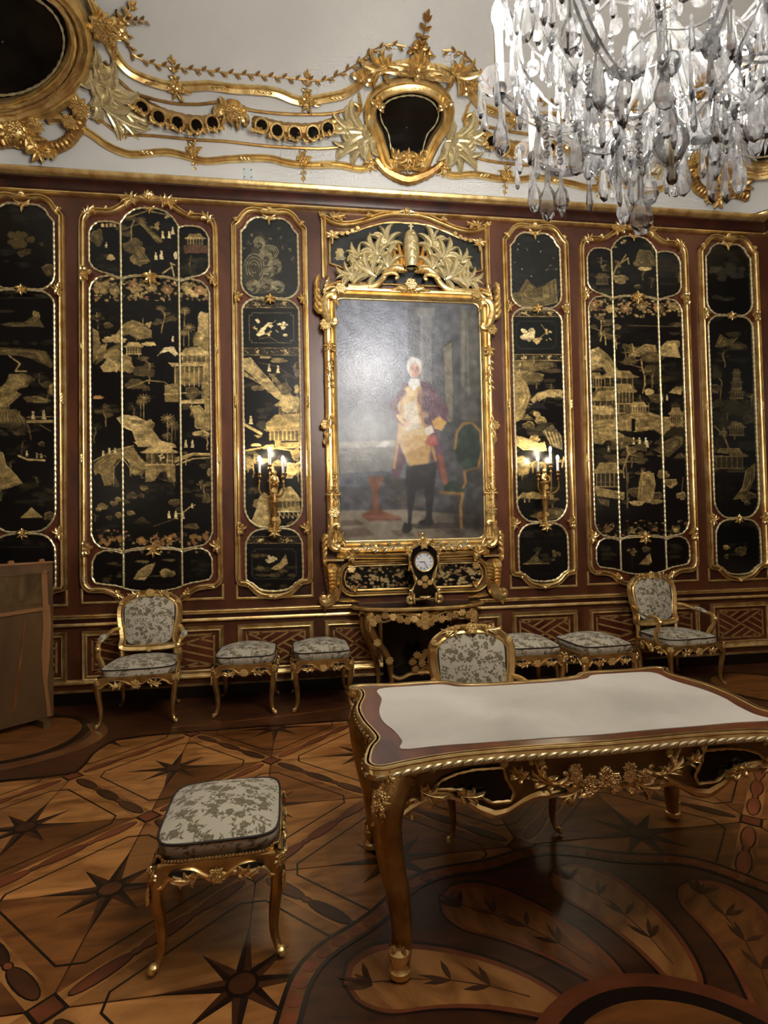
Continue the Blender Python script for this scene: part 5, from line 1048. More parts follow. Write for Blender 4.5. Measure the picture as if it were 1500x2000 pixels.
# ------------------------------------------------------------------ lacquer band under the portrait
t = thing('frieze_panel', 'low floral lacquer panel with volute brackets between portrait and console', 'wall panel')
P = rr(.43, 1.90, 1.0, 1.245, .115, 6); fld = Field(.42, 1.92, .99, 1.26, YF, .0065, 23); q = fld.P; q.crop(610, 1000, 3.75); q.band(200, 370, 1300, 600, 330, 15, 0, (10, 8, 7))
for x, y in ((330, 480), (440, 490), (640, 450), (540, 510), (960, 460), (1090, 500), (1160, 430), (780, 480)): q.flowers(x, y, 40, 12, (176, 152, 104))
f = fld.cut(P, 'lacquer_field', 'lacquer', t); rope('rope_border', P, -.02, f, r=.012, pitch=.3, mat='gold_leaf')
frame('frame', rr(.38, 1.95, .955, 1.285, .14, 6), -.004, 'gold', t, True, [(u*.8, w) for u, w in PROF])
for sg in (-1, 1):
    X = AX+sg*.86; mbb = MB()
    for k in range(6): mbb.leaf((X, 1.30-.045*k), -PI/2, .16-.012*k, .10-.006*k, 0, .9, 0, .03+.004*k)
    mbb.box((X-sg*.02, -.05, 1.318), (.21, .10, .022)); mbb.scroll((X-sg*.02, 1.03), -PI/2, .40, .075, .03, sg*5.2, 24, 8, .02); mbb.leaf((X-sg*.05, .90), (PI if sg > 0 else 0), .24, .03, .2*sg, .8, 3, .02); mbb.leaf((X, .93), -PI/2+sg*.9, .16, .05, -.8*sg, .8, 3, .04)
    mbb.build('volute_bracket', 'gold', t)
    inst('bouquet', 'flower_cluster', t, X-sg*.20, -.05, 1.22, .06); inst('spray', 'leaf_spray', t, X-sg*.22, -.05, 1.01, .07, .5)
    inst('bouquet', 'flower_cluster', t, X+sg*.02, -.10, .94, .055)
settle(t, (AX, 0, .9))
# ------------------------------------------------------------------ gilded stucco on the cove (left side traced, right side its mirror image)
def mirv(P): return [Vector((2*AX-p[0], p[1], p[2])) for p in P]
def mirn(N): return [Vector((-n[0], n[1], n[2])) for n in N]
UP = [(196, 30), (205, 62), (218, 92), (234, 118), (256, 140), (290, 156), (330, 167), (375, 168), (410, 166), (450, 172), (500, 175), (540, 180), (575, 194), (600, 197), (640, 190), (672, 183), (700, 165), (722, 145), (750, 133), (782, 126), (800, 128)]
LO = [(164, 252), (185, 266), (215, 287), (258, 302), (320, 297), (360, 304), (400, 315), (450, 311), (520, 309), (560, 318), (600, 323), (660, 322), (700, 330), (724, 326)]
TU = [(205, 118), (222, 145), (246, 168), (267, 183), (333, 200), (387, 203), (430, 199), (470, 206), (493, 215), (560, 222), (640, 222), (676, 214)]
TL = [(180, 204), (195, 230), (215, 248), (240, 262), (300, 265), (383, 273), (440, 276), (500, 283), (550, 287), (620, 290), (660, 288)]
TW = [(228, 15), (246, 60), (258, 102), (300, 122), (345, 130), (400, 135), (460, 142), (520, 146), (580, 152), (630, 155), (665, 142), (700, 120), (730, 95), (760, 84), (792, 88)]
CPROF = [(-.040, -.02), (-.042, .012), (-.030, .03), (-.016, .026), (-.006, .018), (.010, .03), (.024, .04), (.040, .022), (.042, -.02)]
def cinst(pn, nm, t, px, py, sc, rot, sg, mat=None, off=.02, mir=False):
    p, n = cv(px, py, off); r = rot; m_ = mir
    if sg > 0: p, n, r, m_ = mirv([p])[0], mirn([n])[0], -rot, not mir
    return inst(pn, nm, t, p.x, p.y, p.z, sc, r, m_, out=n, up=(0, 0, 1), mat=mat)
for sg in (-1, 1):
    t = thing('stucco_moulding', 'gilded stucco mouldings and leafy twigs on the cove, %s' % ('left of the central cartouche' if sg < 0 else 'right of the cartouche behind the chandelier'), 'moulding')
    f3 = (lambda P, N: (P, N)) if sg < 0 else (lambda P, N: (mirv(P), mirn(N)))
    for nm, L, pr, mt in (('upper_moulding', UP, CPROF, 'gold'), ('lower_moulding', LO, [(a*.85, b) for a, b in CPROF], 'gold')):
        P_, N_ = f3(*cvs(L, 4, .0)); mbq = MB(); mbq.sweep(P_, N_, pr if sg < 0 else [(-a, b) for a, b in pr][::-1]); mbq.build(nm, mt, t)
    for nm, L in (('thin_moulding', TU), ('thin_moulding', TL)):
        P_, N_ = f3(*cvs(L, 4, .008)); mbq = MB(); mbq.tube(P_, .014, 6); mbq.build(nm, 'gold_dull', t)
    P_, N_ = f3(*cvs(TW, 4, .015)); mbq = MB(); mbq.tube(P_, .007, 4); mbq.build('twig_stem', 'gold_dull', t)
    TWL = resample(TW, 13)
    for k, (a, b) in enumerate(TWL[1:-1]):
        tx = TWL[k+2][0]-TWL[k][0]; tz = -(TWL[k+2][1]-TWL[k][1]); an = math.atan2(tz, tx)+(.7 if k % 2 else -.7)
        mbq = None
        cinst('leaf1', 'twig_leaf', t, a, b, .062, an, sg, 'gold_dull') if 'leaf1' in PROTO else None
    for px, py, sc in ((345, 165, .19), (600, 190, .19)): cinst('sprig', 'flower_sprig', t, px, py, sc, 0, sg)
    for px, py, sc in ((378, 297, .15), (592, 315, .15)): cinst('sprig', 'flower_sprig', t, px, py, sc, PI, sg, mir=True)
    for px, py, sc, ro in ((300, 160, .1, .1), (430, 168, .1, .1), (520, 176, .1, -.1), (660, 186, .1, .2), (290, 300, .1, 0), (480, 311, .09, 0), (640, 322, .09, 0), (225, 100, .12, 1.2)): cinst('wrap', 'leaf_wrap', t, px, py, sc*.8, ro+PI/2, sg, off=.03)
    cinst('plume', 'leaf_plume', t, 760, 122, .26, .35, sg, 'gold_leaf', .05, True); cinst('spray', 'leaf_tip', t, 706, 150, .16, 1.2, sg, None, .04)
    cinst('cscroll', 'end_scroll', t, 200, 130, .12, .4, sg); cinst('cscroll', 'end_scroll', t, 190, 212, .13, .2, sg, None, .02, True); cinst('cscroll', 'end_scroll', t, 697, 205, .14, .2, sg, None, .02, True)
    cinst('cscroll', 'end_scroll', t, 722, 292, .13, 0, sg, None, .02, True); cinst('bow', 'ribbon', t, 724, 318, .12, 0, sg)
    for px, py, sc, ro in ((178, 125, (.62, .3, .34), -1.2), (186, 160, (.55, .3, .34), -.85), (184, 190, (.5, .3, .3), -.75)): cinst('plume', 'acanthus_leaf', t, px, py, sc, ro, sg, None, .02)
    for px, py, sc, ro in ((730, 262, (.46, .3, .36), PI-.3), (726, 276, (.40, .3, .3), PI+.1)): cinst('plume', 'acanthus_leaf', t, px, py, sc, ro, sg, None, .03)
    c0 = cv(450, 300)[0]; settle(t, (c0.x if sg < 0 else 2*AX-c0.x, 0, ZC))
    for nf, (D_, bw) in enumerate((([(280, 203), (313, 223), (349, 236), (386, 241), (417, 236)], (452, 212)), ([(512, 240), (542, 251), (576, 256), (611, 255), (640, 245)], None))):
        side = ('left' if sg < 0 else 'right'); which = ('outer' if nf == 0 else 'inner')
        t = thing('festoon', {('left', 'outer'): 'gilded festoon with five black discs and ribbon bow, beside the left corner oval', ('left', 'inner'): 'gilded festoon with five black discs, just left of the central cartouche', ('right', 'inner'): 'gilded festoon with black discs, just right of the central cartouche', ('right', 'outer'): 'gilded festoon with black discs hidden behind the chandelier crystals'}[(side, which)], 'festoon', group='festoons on the cove')
        ext = [(2*D_[0][0]-D_[1][0]+12, 2*D_[0][1]-D_[1][1]+4)]+D_+[(2*D_[4][0]-D_[3][0]-4, 2*D_[4][1]-D_[3][1]-4)]
        P_, N_ = cvs(ext, 5, .012)
        if sg > 0: P_, N_ = mirv(P_), mirn(N_)
        n_ = len(P_); mbq = MB(); mbq.tube(P_, [.03+.036*math.sin(PI*k/(n_-1))+.01*abs(math.sin(k*1.3)) for k in range(n_)], 8); mbq.build('swag', 'gold_dull', t)
        for k in range(1, n_-1, 2): inst('bow', 'swag_leaf', t, P_[k].x, P_[k].y, P_[k].z, .055, k*.9, False, out=N_[k], up=(0, 0, 1), mat='gold')
        for k in range(0, n_-1, 2):
            q_ = P_[k]+Vector((0, 0, .075))+N_[k]*.03; inst('spray', 'swag_leaf', t, q_.x, q_.y, q_.z, .05, k*.7+1, False, out=N_[k], up=(0, 0, 1), mat='gold')
            q_ = P_[k]-Vector((0, 0, .075))+N_[k]*.03; inst('spray', 'swag_leaf', t, q_.x, q_.y, q_.z, .05, k*.7-2, False, out=N_[k], up=(0, 0, 1), mat='gold')
        for a, b in D_:
            p, n = cv(a, b, .082)
            if sg > 0: p, n = mirv([p])[0], mirn([n])[0]
            inst('disc1', 'lacquer_disc', t, p.x, p.y, p.z, .055, 0, False, out=n, up=(0, 0, 1)); inst('rim1', 'disc_rim', t, p.x, p.y, p.z, .055, 0, False, out=n, up=(0, 0, 1))
        if bw:
            cinst('bow', 'ribbon_bow', t, bw[0]-10, bw[1]-4, .20, .4, sg, None, .06); cinst('bow', 'ribbon_bow', t, bw[0]+18, bw[1]+4, .18, -1.0, sg, None, .06); cinst('bouquet', 'flower_cluster', t, bw[0]+4, bw[1], .10, 0, sg, None, .09)
        c0 = cv(*D_[2])[0]; settle(t, (c0.x if sg < 0 else 2*AX-c0.x, c0.y, c0.z))
def cove_board(outline, name, t, mat, off, sg=-1, bulge=0.0):
    cx = sum(p[0] for p in outline)/len(outline); cy = sum(p[1] for p in outline)/len(outline); rows = []
    for k in range(0, 7):
        q = max(.02, k/6); rows.append([cv(cx+(a-cx)*q, cy+(b-cy)*q, off+bulge*(1-q*q))[0] for a, b in outline])
    if sg > 0: rows = [mirv(r) for r in rows]
    mbq = MB(); mbq.grid(rows, False, True); return mbq.build(name, mat, t)
# central cartouche
t = thing('cartouche', 'pear-shaped black lacquer cartouche in gilded scrollwork frame on the cove centre', 'cartouche')
CO = catmull([(735, 213), (746, 192), (770, 178), (808, 173), (843, 184), (862, 210), (858, 238), (840, 264), (830, 290), (822, 310), (800, 304), (780, 308), (762, 310), (756, 288), (749, 258), (738, 236)], 3, True)
cove_board(CO, 'lacquer_board', t, 'black_lacquer', .03)
ccx, ccy = 802, 240
def grow(L, d): return [(a+(a-ccx)/math.hypot(a-ccx, b-ccy)*d, b+(b-ccy)/math.hypot(a-ccx, b-ccy)*d) for a, b in L]
P_, N_ = [list(z) for z in zip(*[cv(a, b, .0) for a, b in grow(CO, 13)])]; mbq = MB(); mbq.sweep(P_, N_, [(-.062, 0), (-.06, .05), (-.04, .075), (-.022, .06), (-.008, .05), (.012, .06), (.03, .09), (.05, .08), (.064, .04), (.066, 0)], True); mbq.build('frame', 'gold', t)
P_, N_ = [list(z) for z in zip(*[cv(a, b, .045) for a, b in grow(CO, -8)])]; Q_ = resample([tuple(p) for p in P_], .02, True); mbq = MB(); mbq.tube(Q_, [.009*(.6+.5*abs(math.sin(PI*k/4))) for k in range(len(Q_))], 5, True); mbq.build('rope_border', 'gold_pale', t)
cinst('crest', 'crest', t, 814, 132, .32, -.05, -1, None, .06); cinst('crest', 'crest', t, 816, 116, .26, -.05, -1, 'gold', .09); cinst('sprig', 'top_sprig', t, 820, 84, .24, -.05, -1, 'gold_dull', .03)
for px, py, sc, ro, mi in ((768, 312, .15, .3, False), (824, 314, .15, -.3, True), (736, 200, .12, 1.0, False), (868, 200, .12, -1.0, True)): cinst('spray', 'leaf_spray', t, px, py, sc, ro, -1, None, .07, mi)
cinst('bow', 'bow', t, 795, 303, .13, 0, -1, 'gold', .08); cinst('crest', 'shell', t, 795, 322, .14, PI, -1, None, .05)
for sg_, L in ((-1, [(758, 318), (768, 330), (790, 326), (795, 318)]), (1, [(834, 318), (824, 331), (802, 326), (795, 318)])): P_, N_ = cvs(L, 4, .03); mbq = MB(); mbq.tube(P_, .035, 8); mbq.build('base_scroll', 'gold', t)
SWG = resample(catmull([(733, 310), (748, 330), (770, 345), (796, 353), (822, 346), (846, 333), (864, 316)], 5), 6); P_, N_ = [list(z) for z in zip(*[cv(a, b, .03) for a, b in SWG])]; n_ = len(P_); mbq = MB(); mbq.tube(P_, [.028+.022*math.sin(PI*k/(n_-1))+.008*(k % 2) for k in range(n_)], 7); mbq.build('laurel_swag', 'gold_dull', t)
for k in range(1, n_-1): inst('spray', 'swag_leaf', t, P_[k].x, P_[k].y, P_[k].z, .055, k*1.1, False, out=N_[k]+Vector((0, 0, -.2)), up=(0, 0, 1))
c0 = cv(800, 330)[0]; settle(t, (c0.x, c0.y, c0.z))
# corner ovals
for sg in (-1, 1):
    t = thing('corner_oval', 'large round black lacquer medallion in gilded frame, %s' % ('upper left corner' if sg < 0 else 'right corner behind the chandelier'), 'cartouche')
    OV = [(5+134*math.cos(2*PI*k/40), 76+118*math.sin(2*PI*k/40)) for k in range(40)]; cove_board(OV, 'lacquer_board', t, 'black_lacquer', .03, sg)
    ccx, ccy = 5, 76
    f3 = (lambda P, N: (P, N)) if sg < 0 else (lambda P, N: (mirv(P), mirn(N)))
    P_, N_ = f3(*[list(z) for z in zip(*[cv(a, b, .0) for a, b in grow(OV, 20)])]); mbq = MB(); pr = [(-.10, 0), (-.10, .05), (-.07, .10), (-.05, .085), (-.03, .06), (0, .07), (.02, .11), (.05, .12), (.08, .09), (.10, .04), (.10, 0)]; mbq.sweep(P_, N_, pr if sg > 0 else [(-a, b) for a, b in pr][::-1], True); mbq.build('frame', 'gold', t)
    for g_, r_, o_ in ((7, .016, .085), (20, .014, .09), (33, .022, .075)):
        P_, N_ = f3(*[list(z) for z in zip(*[cv(a, b, o_) for a, b in grow(OV, g_)])]); mbq = MB(); mbq.tube(P_, [r_*(1+.25*(k % 2)) for k in range(len(P_))], 6, True); mbq.build('frame_rib', 'gold_leaf', t)
    P_, N_ = f3(*[list(z) for z in zip(*[cv(a, b, .045) for a, b in grow(OV, -14)])]); Q_ = resample([tuple(p) for p in P_], .02, True); mbq = MB(); mbq.tube(Q_, [.011*(.6+.5*abs(math.sin(PI*k/4))) for k in range(len(Q_))], 5, True); mbq.build('rope_border', 'gold_pale', t)
    for a in range(-20, 200, 24):
        x_, y_ = 5+160*math.cos(math.radians(a)), 76+143*math.sin(math.radians(a)); cinst('wrap', 'leaf_wrap', t, x_, y_, .11, math.radians(-a), sg, None, .09)
    L = catmull([(160, 222), (150, 258), (128, 282), (98, 290), (60, 284), (25, 276), (-10, 280)], 5); P_, N_ = f3(*cvs(L, 2, .03)); n_ = len(P_); mbq = MB(); mbq.tube(P_, [.05+.012*abs(math.sin(k*1.1)) for k in range(n_)], 8); mbq.build('rope_garland', 'gold_dull', t)
    P_, N_ = f3(*cvs([(95, 232), (120, 230), (145, 243), (168, 254)], 4, .02)); mbq = MB(); mbq.tube(P_, .045, 8); mbq.build('base_moulding', 'gold', t)
    P_, N_ = f3(*cvs([(-20, 222), (30, 226), (70, 224), (110, 208), (150, 180)], 4, .05)); mbq = MB(); mbq.tube(P_, .05, 8); mbq.build('base_moulding', 'gold', t)
    for px, py, sc, ro in ((80, 296, .16, .3), (60, 262, .2, .5), (20, 250, .2, -.4), (105, 300, .1, -.5)): cinst('bow', 'ribbon_bow', t, px, py, sc, ro, sg, 'gold', .06)
    for px, py, sc in ((160, 205, .12), (140, 236, .09), (30, 245, .12), (75, 245, .1)): cinst('bouquet', 'flower_cluster', t, px, py, sc, 0, sg, 'gold', .08)
    cinst('sprig', 'flower_sprig', t, 230, 40, .22, -.7, sg, None, .04); cinst('bouquet', 'flower_cluster', t, 205, 45, .16, 0, sg, None, .06); cinst('plume', 'acanthus_leaf', t, 60, 255, .26, 2.4, sg, 'gold', .04); cinst('crest', 'crest', t, 195, 30, .22, -1.2, sg, 'gold', .05); cinst('twig', 'leaf_twig', t, 215, 30, .28, .1, sg, None, .03)
    c0 = cv(60, 290)[0]; settle(t, (c0.x if sg < 0 else 2*AX-c0.x, c0.y, c0.z))

p_, n_ = cv(484, 339, .004); t = thing('cover_plate', 'small square white cover plate on the cove above the cornice', 'cover plate'); inst('plate1', 'plate', t, p_.x, p_.y, p_.z, .05, 0, False, out=n_, up=(0, 0, 1))
for dx, dz in ((-.7, -.7), (.7, -.7), (-.7, .7), (.7, .7)):
    e_ = Vector((1, 0, 0)); u_ = n_.cross(e_)*-1; q_ = p_+e_*dx*.05+u_*dz*.05+n_*.006; inst('screw1', 'screw', t, q_.x, q_.y, q_.z, .006, 0, False, out=n_, up=(0, 0, 1))
settle(t, p_)
# ------------------------------------------------------------------ upholstery cloth
CREAM, MOTIF, MOTIF2 = (194, 186, 166), (112, 103, 80), (132, 122, 96)
def floral(P, x0, x1, y0, y1, dens=1.0):
    r = P.r; c0 = 54/math.sqrt(dens); nx, ny = max(1, int(round((x1-x0)/c0))), max(1, int(round((y1-y0)/c0)))
    for k in range(nx*ny):
        x, y = x0+(x1-x0)*((k % nx)+r.uniform(.15, .85))/nx, y0+(y1-y0)*((k//nx)+r.uniform(.15, .85))/ny; a = r.uniform(0, 6.28); c = r.choice((-.42, -.3, .3, .42)); L = [(x, y)]
        for s_ in range(6):
            x += 10*math.cos(a); y += 10*math.sin(a); a += c; L.append((x, y))
            if s_ in (0, 2, 4):
                b = a+(1.0 if s_ == 2 else -1.0); q = r.uniform(20, 30); w = r.uniform(4.5, 6.5)
                P.poly([(x, y), (x+q*.35*math.cos(b)-w*math.sin(b), y+q*.35*math.sin(b)+w*math.cos(b)), (x+q*math.cos(b), y+q*math.sin(b)), (x+q*.35*math.cos(b)+w*math.sin(b), y+q*.35*math.sin(b)-w*math.cos(b))], MOTIF)
        P.line(L, 3.0, MOTIF, .9)
        if r.random() < .45:
            R = r.uniform(15, 23)
            for j in range(5): P.blob(x+R*.55*math.cos(a+j*1.26), y+R*.55*math.sin(a+j*1.26), R*.46, R*.34, MOTIF, .95)
            P.blob(x, y, R*.45, R*.4, MOTIF2, .9)
def cloth(name, fn, nu, nv, su, sv, parent, seed, closed_u=False, dens=1.0):
    """fn(u, v) -> point with u, v in 0..1; su, sv = size in mm of the cloth for the woven pattern"""
    u, v = np.meshgrid(np.linspace(0, 1, nu+1), np.linspace(0, 1, nv+1)); P = Paint(u*su, v*sv, CREAM, seed); floral(P, 0, su, 0, sv, dens)
    x, y, z = fn(u, v); idx = np.arange(u.size).reshape(u.shape)
    f = np.stack([idx[:-1, :-1], idx[:-1, 1:], idx[1:, 1:], idx[1:, :-1]], -1).reshape(-1, 4)
    return color_mesh(name, np.stack([x.ravel(), y.ravel(), z.ravel()], 1), f, P.lin(), 'fabric', parent)
def sq(u, v, hx, hy, p=5.0):             # square -> rounded rectangle
    a, b = 2*u-1, 2*v-1; m_ = np.maximum(np.abs(a), np.abs(b))+1e-9; n_ = (np.abs(a)**p+np.abs(b)**p)**(1/p)+1e-9; k = m_/n_
    return a*k*hx, b*k*hy, m_
def outline(hx, hy, n=64, p=5.0):
    L = []
    for k in range(n):
        t_ = 2*PI*k/n; c, s_ = math.cos(t_), math.sin(t_); r = (abs(c)**p+abs(s_)**p)**(-1/p); L.append((c*r*hx, s_*r*hy))
    return L
def cabriole(mb, x, y, ztop, dx, dy, r=1.0, hgt=None):
    h = ztop; pts = [(x, y, h), (x+.012*dx, y+.012*dy, h*.86), (x+.010*dx, y+.010*dy, h*.70), (x-.006*dx, y-.006*dy, h*.45), (x-.010*dx, y-.010*dy, h*.22), (x+.004*dx, y+.004*dy, h*.09), (x+.022*dx, y+.022*dy, h*.045)]
    pts = catmull(pts, 4); n = len(pts); rad = [r*(.034-.020*min(1, k/(n*.75))) for k in range(n)]; rad[-1] = r*.018; rad[-2] = r*.016; mb.tube(pts, rad, 8)
def foot(mb, x, y, h, dx, dy, r=1.0):
    fx, fy = x+.022*dx, y+.022*dy; mb.ball((fx, fy, h*.045+.006), r*.018, 8, 5, (1.15, 1.15, .8)); mb.ball((fx+.006*dx, fy+.006*dy, .016*r), r*.0165, 8, 5)
def bead_row(mb, P, r=.006, step=.013):
    for p in resample(P, step): mb.ball(p, r, 5, 3)
def apron_side(mb, mb2, p0, p1, zt, drop, out, parent, nm='apron'):
    """carved rail between two corners: scalloped lower edge, scroll mouldings, middle flowers"""
    a, b = Vector((p0[0], p0[1], 0)), Vector((p1[0], p1[1], 0)); d = (b-a); o = Vector((out[0], out[1], 0)); n = 24; lo = []
    for k in range(n+1):
        s_ = k/n; e = abs(2*s_-1); q = drop*(.55+.45*math.cos(s_*4*PI))*(.75+.25*(1-e)); lo.append((s_, zt-.022-q*.9-.018*(e > .86)))
    rows = [[a+d*s_+Vector((0, 0, zt)) for s_, z in lo], [a+d*s_+o*.012+Vector((0, 0, zt-.004)) for s_, z in lo], [a+d*s_+o*.012+Vector((0, 0, z)) for s_, z in lo], [a+d*s_-o*.006+Vector((0, 0, z)) for s_, z in lo]]
    mb.grid(rows); mb2.tube([a+d*s_+o*.016+Vector((0, 0, z)) for s_, z in lo], .0085, 6)
    return a+d*.5+o*.018
# ------------------------------------------------------------------ stool
mb = MB(); mb.lathe([(1, .0), (1, 1), (.9, 1.1), (0, 1.1)], 14, (0, 0, 0), Matrix.Rotation(PI/2, 3, 'X')); proto('oval_slot', mb, 'ink')
def make_stool():
    t = thing('stool', '', 'stool'); hx, hy = .232, .262; LX, LY, ZT = .215, .245, .385
    for i, (sx, sy) in enumerate(((-1, -1), (1, -1), (1, 1), (-1, 1))):
        mb = MB(); cabriole(mb, sx*LX, sy*LY, ZT, sx*.8, sy*.8); l = mb.build('leg', 'gold_dull', t); mb = MB(); foot(mb, sx*LX, sy*LY, ZT, sx*.8, sy*.8); mb.build('foot', 'gold', l)
    mbr, mbm = MB(), MB(); mids = []
    for (a, b, o) in (((-LX, -LY-.012), (LX, -LY-.012), (0, -1)), ((LX+.012, -LY), (LX+.012, LY), (1, 0)), ((LX, LY+.012), (-LX, LY+.012), (0, 1)), ((-LX-.012, LY), (-LX-.012, -LY), (-1, 0))): mids.append((apron_side(mbr, mbm, a, b, ZT+.012, .062, o, t), o))
    mbr.build('apron', 'gold_dull', t); mbm.build('apron_moulding', 'gold_leaf', t)
    for p, o in mids:
        inst('bouquet', 'flower_cluster', t, p.x, p.y, ZT-.045, .042, 0, False, out=o, mat='gold')
        tv = Vector((-o[1], o[0], 0))
        for sg in (-1, 1):
            q = p+tv*sg*.125; inst('oval_slot', 'apron_opening', t, q.x, q.y, ZT-.022, (.05, .006, .012), 0, False, out=o)
            q = p+tv*sg*.075+Vector(o+(0,))*.004; inst('plume', 'apron_leaf', t, q.x, q.y, ZT-.05, (.085, .05, .05), 0, sg < 0, out=o, mat='gold_leaf')
            q = p+tv*sg*.10+Vector(o+(0,))*.004; inst('leaf1', 'apron_leaf', t, q.x, q.y, ZT-.06, .07, .35 if sg > 0 else PI-.35, False, out=o, mat='gold')
    for sx in (-1, 1):
        for sy in (-1, 1): inst('bouquet', 'corner_carving', t, sx*(LX+.02), sy*(LY+.02), ZT-.02, .038, 0, False, out=(sx, sy, 0), mat='gold_leaf'); inst('wrap', 'knee_leaf', t, sx*(LX+.032), sy*(LY+.032), ZT-.085, .042, PI, False, out=(sx, sy, 0), mat='gold')
    mb = MB(); R = outline(hx+.004, hy+.004, 72, 7)
    bead_row(mb, [(x, y, ZT+.018+.014*(abs(x) > hx*.88 and abs(y) > hy*.88)) for x, y in R]+[(R[0][0], R[0][1], ZT+.018)], .0058, .0125); mb.build('bead_trim', 'gold_leaf', t)
    mb = MB(); mb.prism(outline(hx-.004, hy-.004, 48, 8), lambda a, b: (a, b, ZT-.01), lambda a, b: (a, b, ZT+.016)); mb.build('seat_base', 'gold_dull', t, False)
    def fs(u, v):
        a = u*2*PI; p = 6.0; c, s_ = np.cos(a), np.sin(a); r = (np.abs(c)**p+np.abs(s_)**p)**(-1/p); b = .93+.07*np.sin(v*PI*.5)+.012*np.sin(v*PI); return c*r*hx*b, s_*r*hy*b, ZT+.012+.062*v
    cloth('cushion_side', fs, 150, 9, 1900, 62, t, 31, dens=1.4)
    def ft(u, v):
        x, y, m_ = sq(u, v, hx, hy, 6.0); a, b = 2*u-1, 2*v-1; return x, y, ZT+.076+.062*(1-np.abs(a)**2.6)*(1-np.abs(b)**2.6)
    cu = cloth('cushion', ft, 230, 250, 465, 520, t, 32, dens=1.5)
    mb = MB(); mb.tube([(x, y, ZT+.076) for x, y in outline(hx+.001, hy+.001, 72, 6)], .0055, 5, True); mb.build('piping', 'piping', cu)
    return t
stool = make_stool(); stool.location = (-.345, -3.345, .0075); stool.rotation_euler = (0, 0, .03); stool['label'] = 'floral upholstered gilded stool standing alone in the left foreground'
WS = 1.12
for (x, y, rz, lb) in ((-.52, -.40, .0, 'floral gilded stool against the wall, beside the left armchair'), (.165, -.38, .03, 'floral gilded stool against the wall, between another stool and console table'), (2.09, -.66, -.03, 'floral gilded stool half hidden behind the desk chair'), (2.74, -.74, .06, 'floral gilded stool beside the right armchair, its side visible')):
    dup(stool, (x, y, .0045), rz, WS, lb, 'floral stools along the wall')
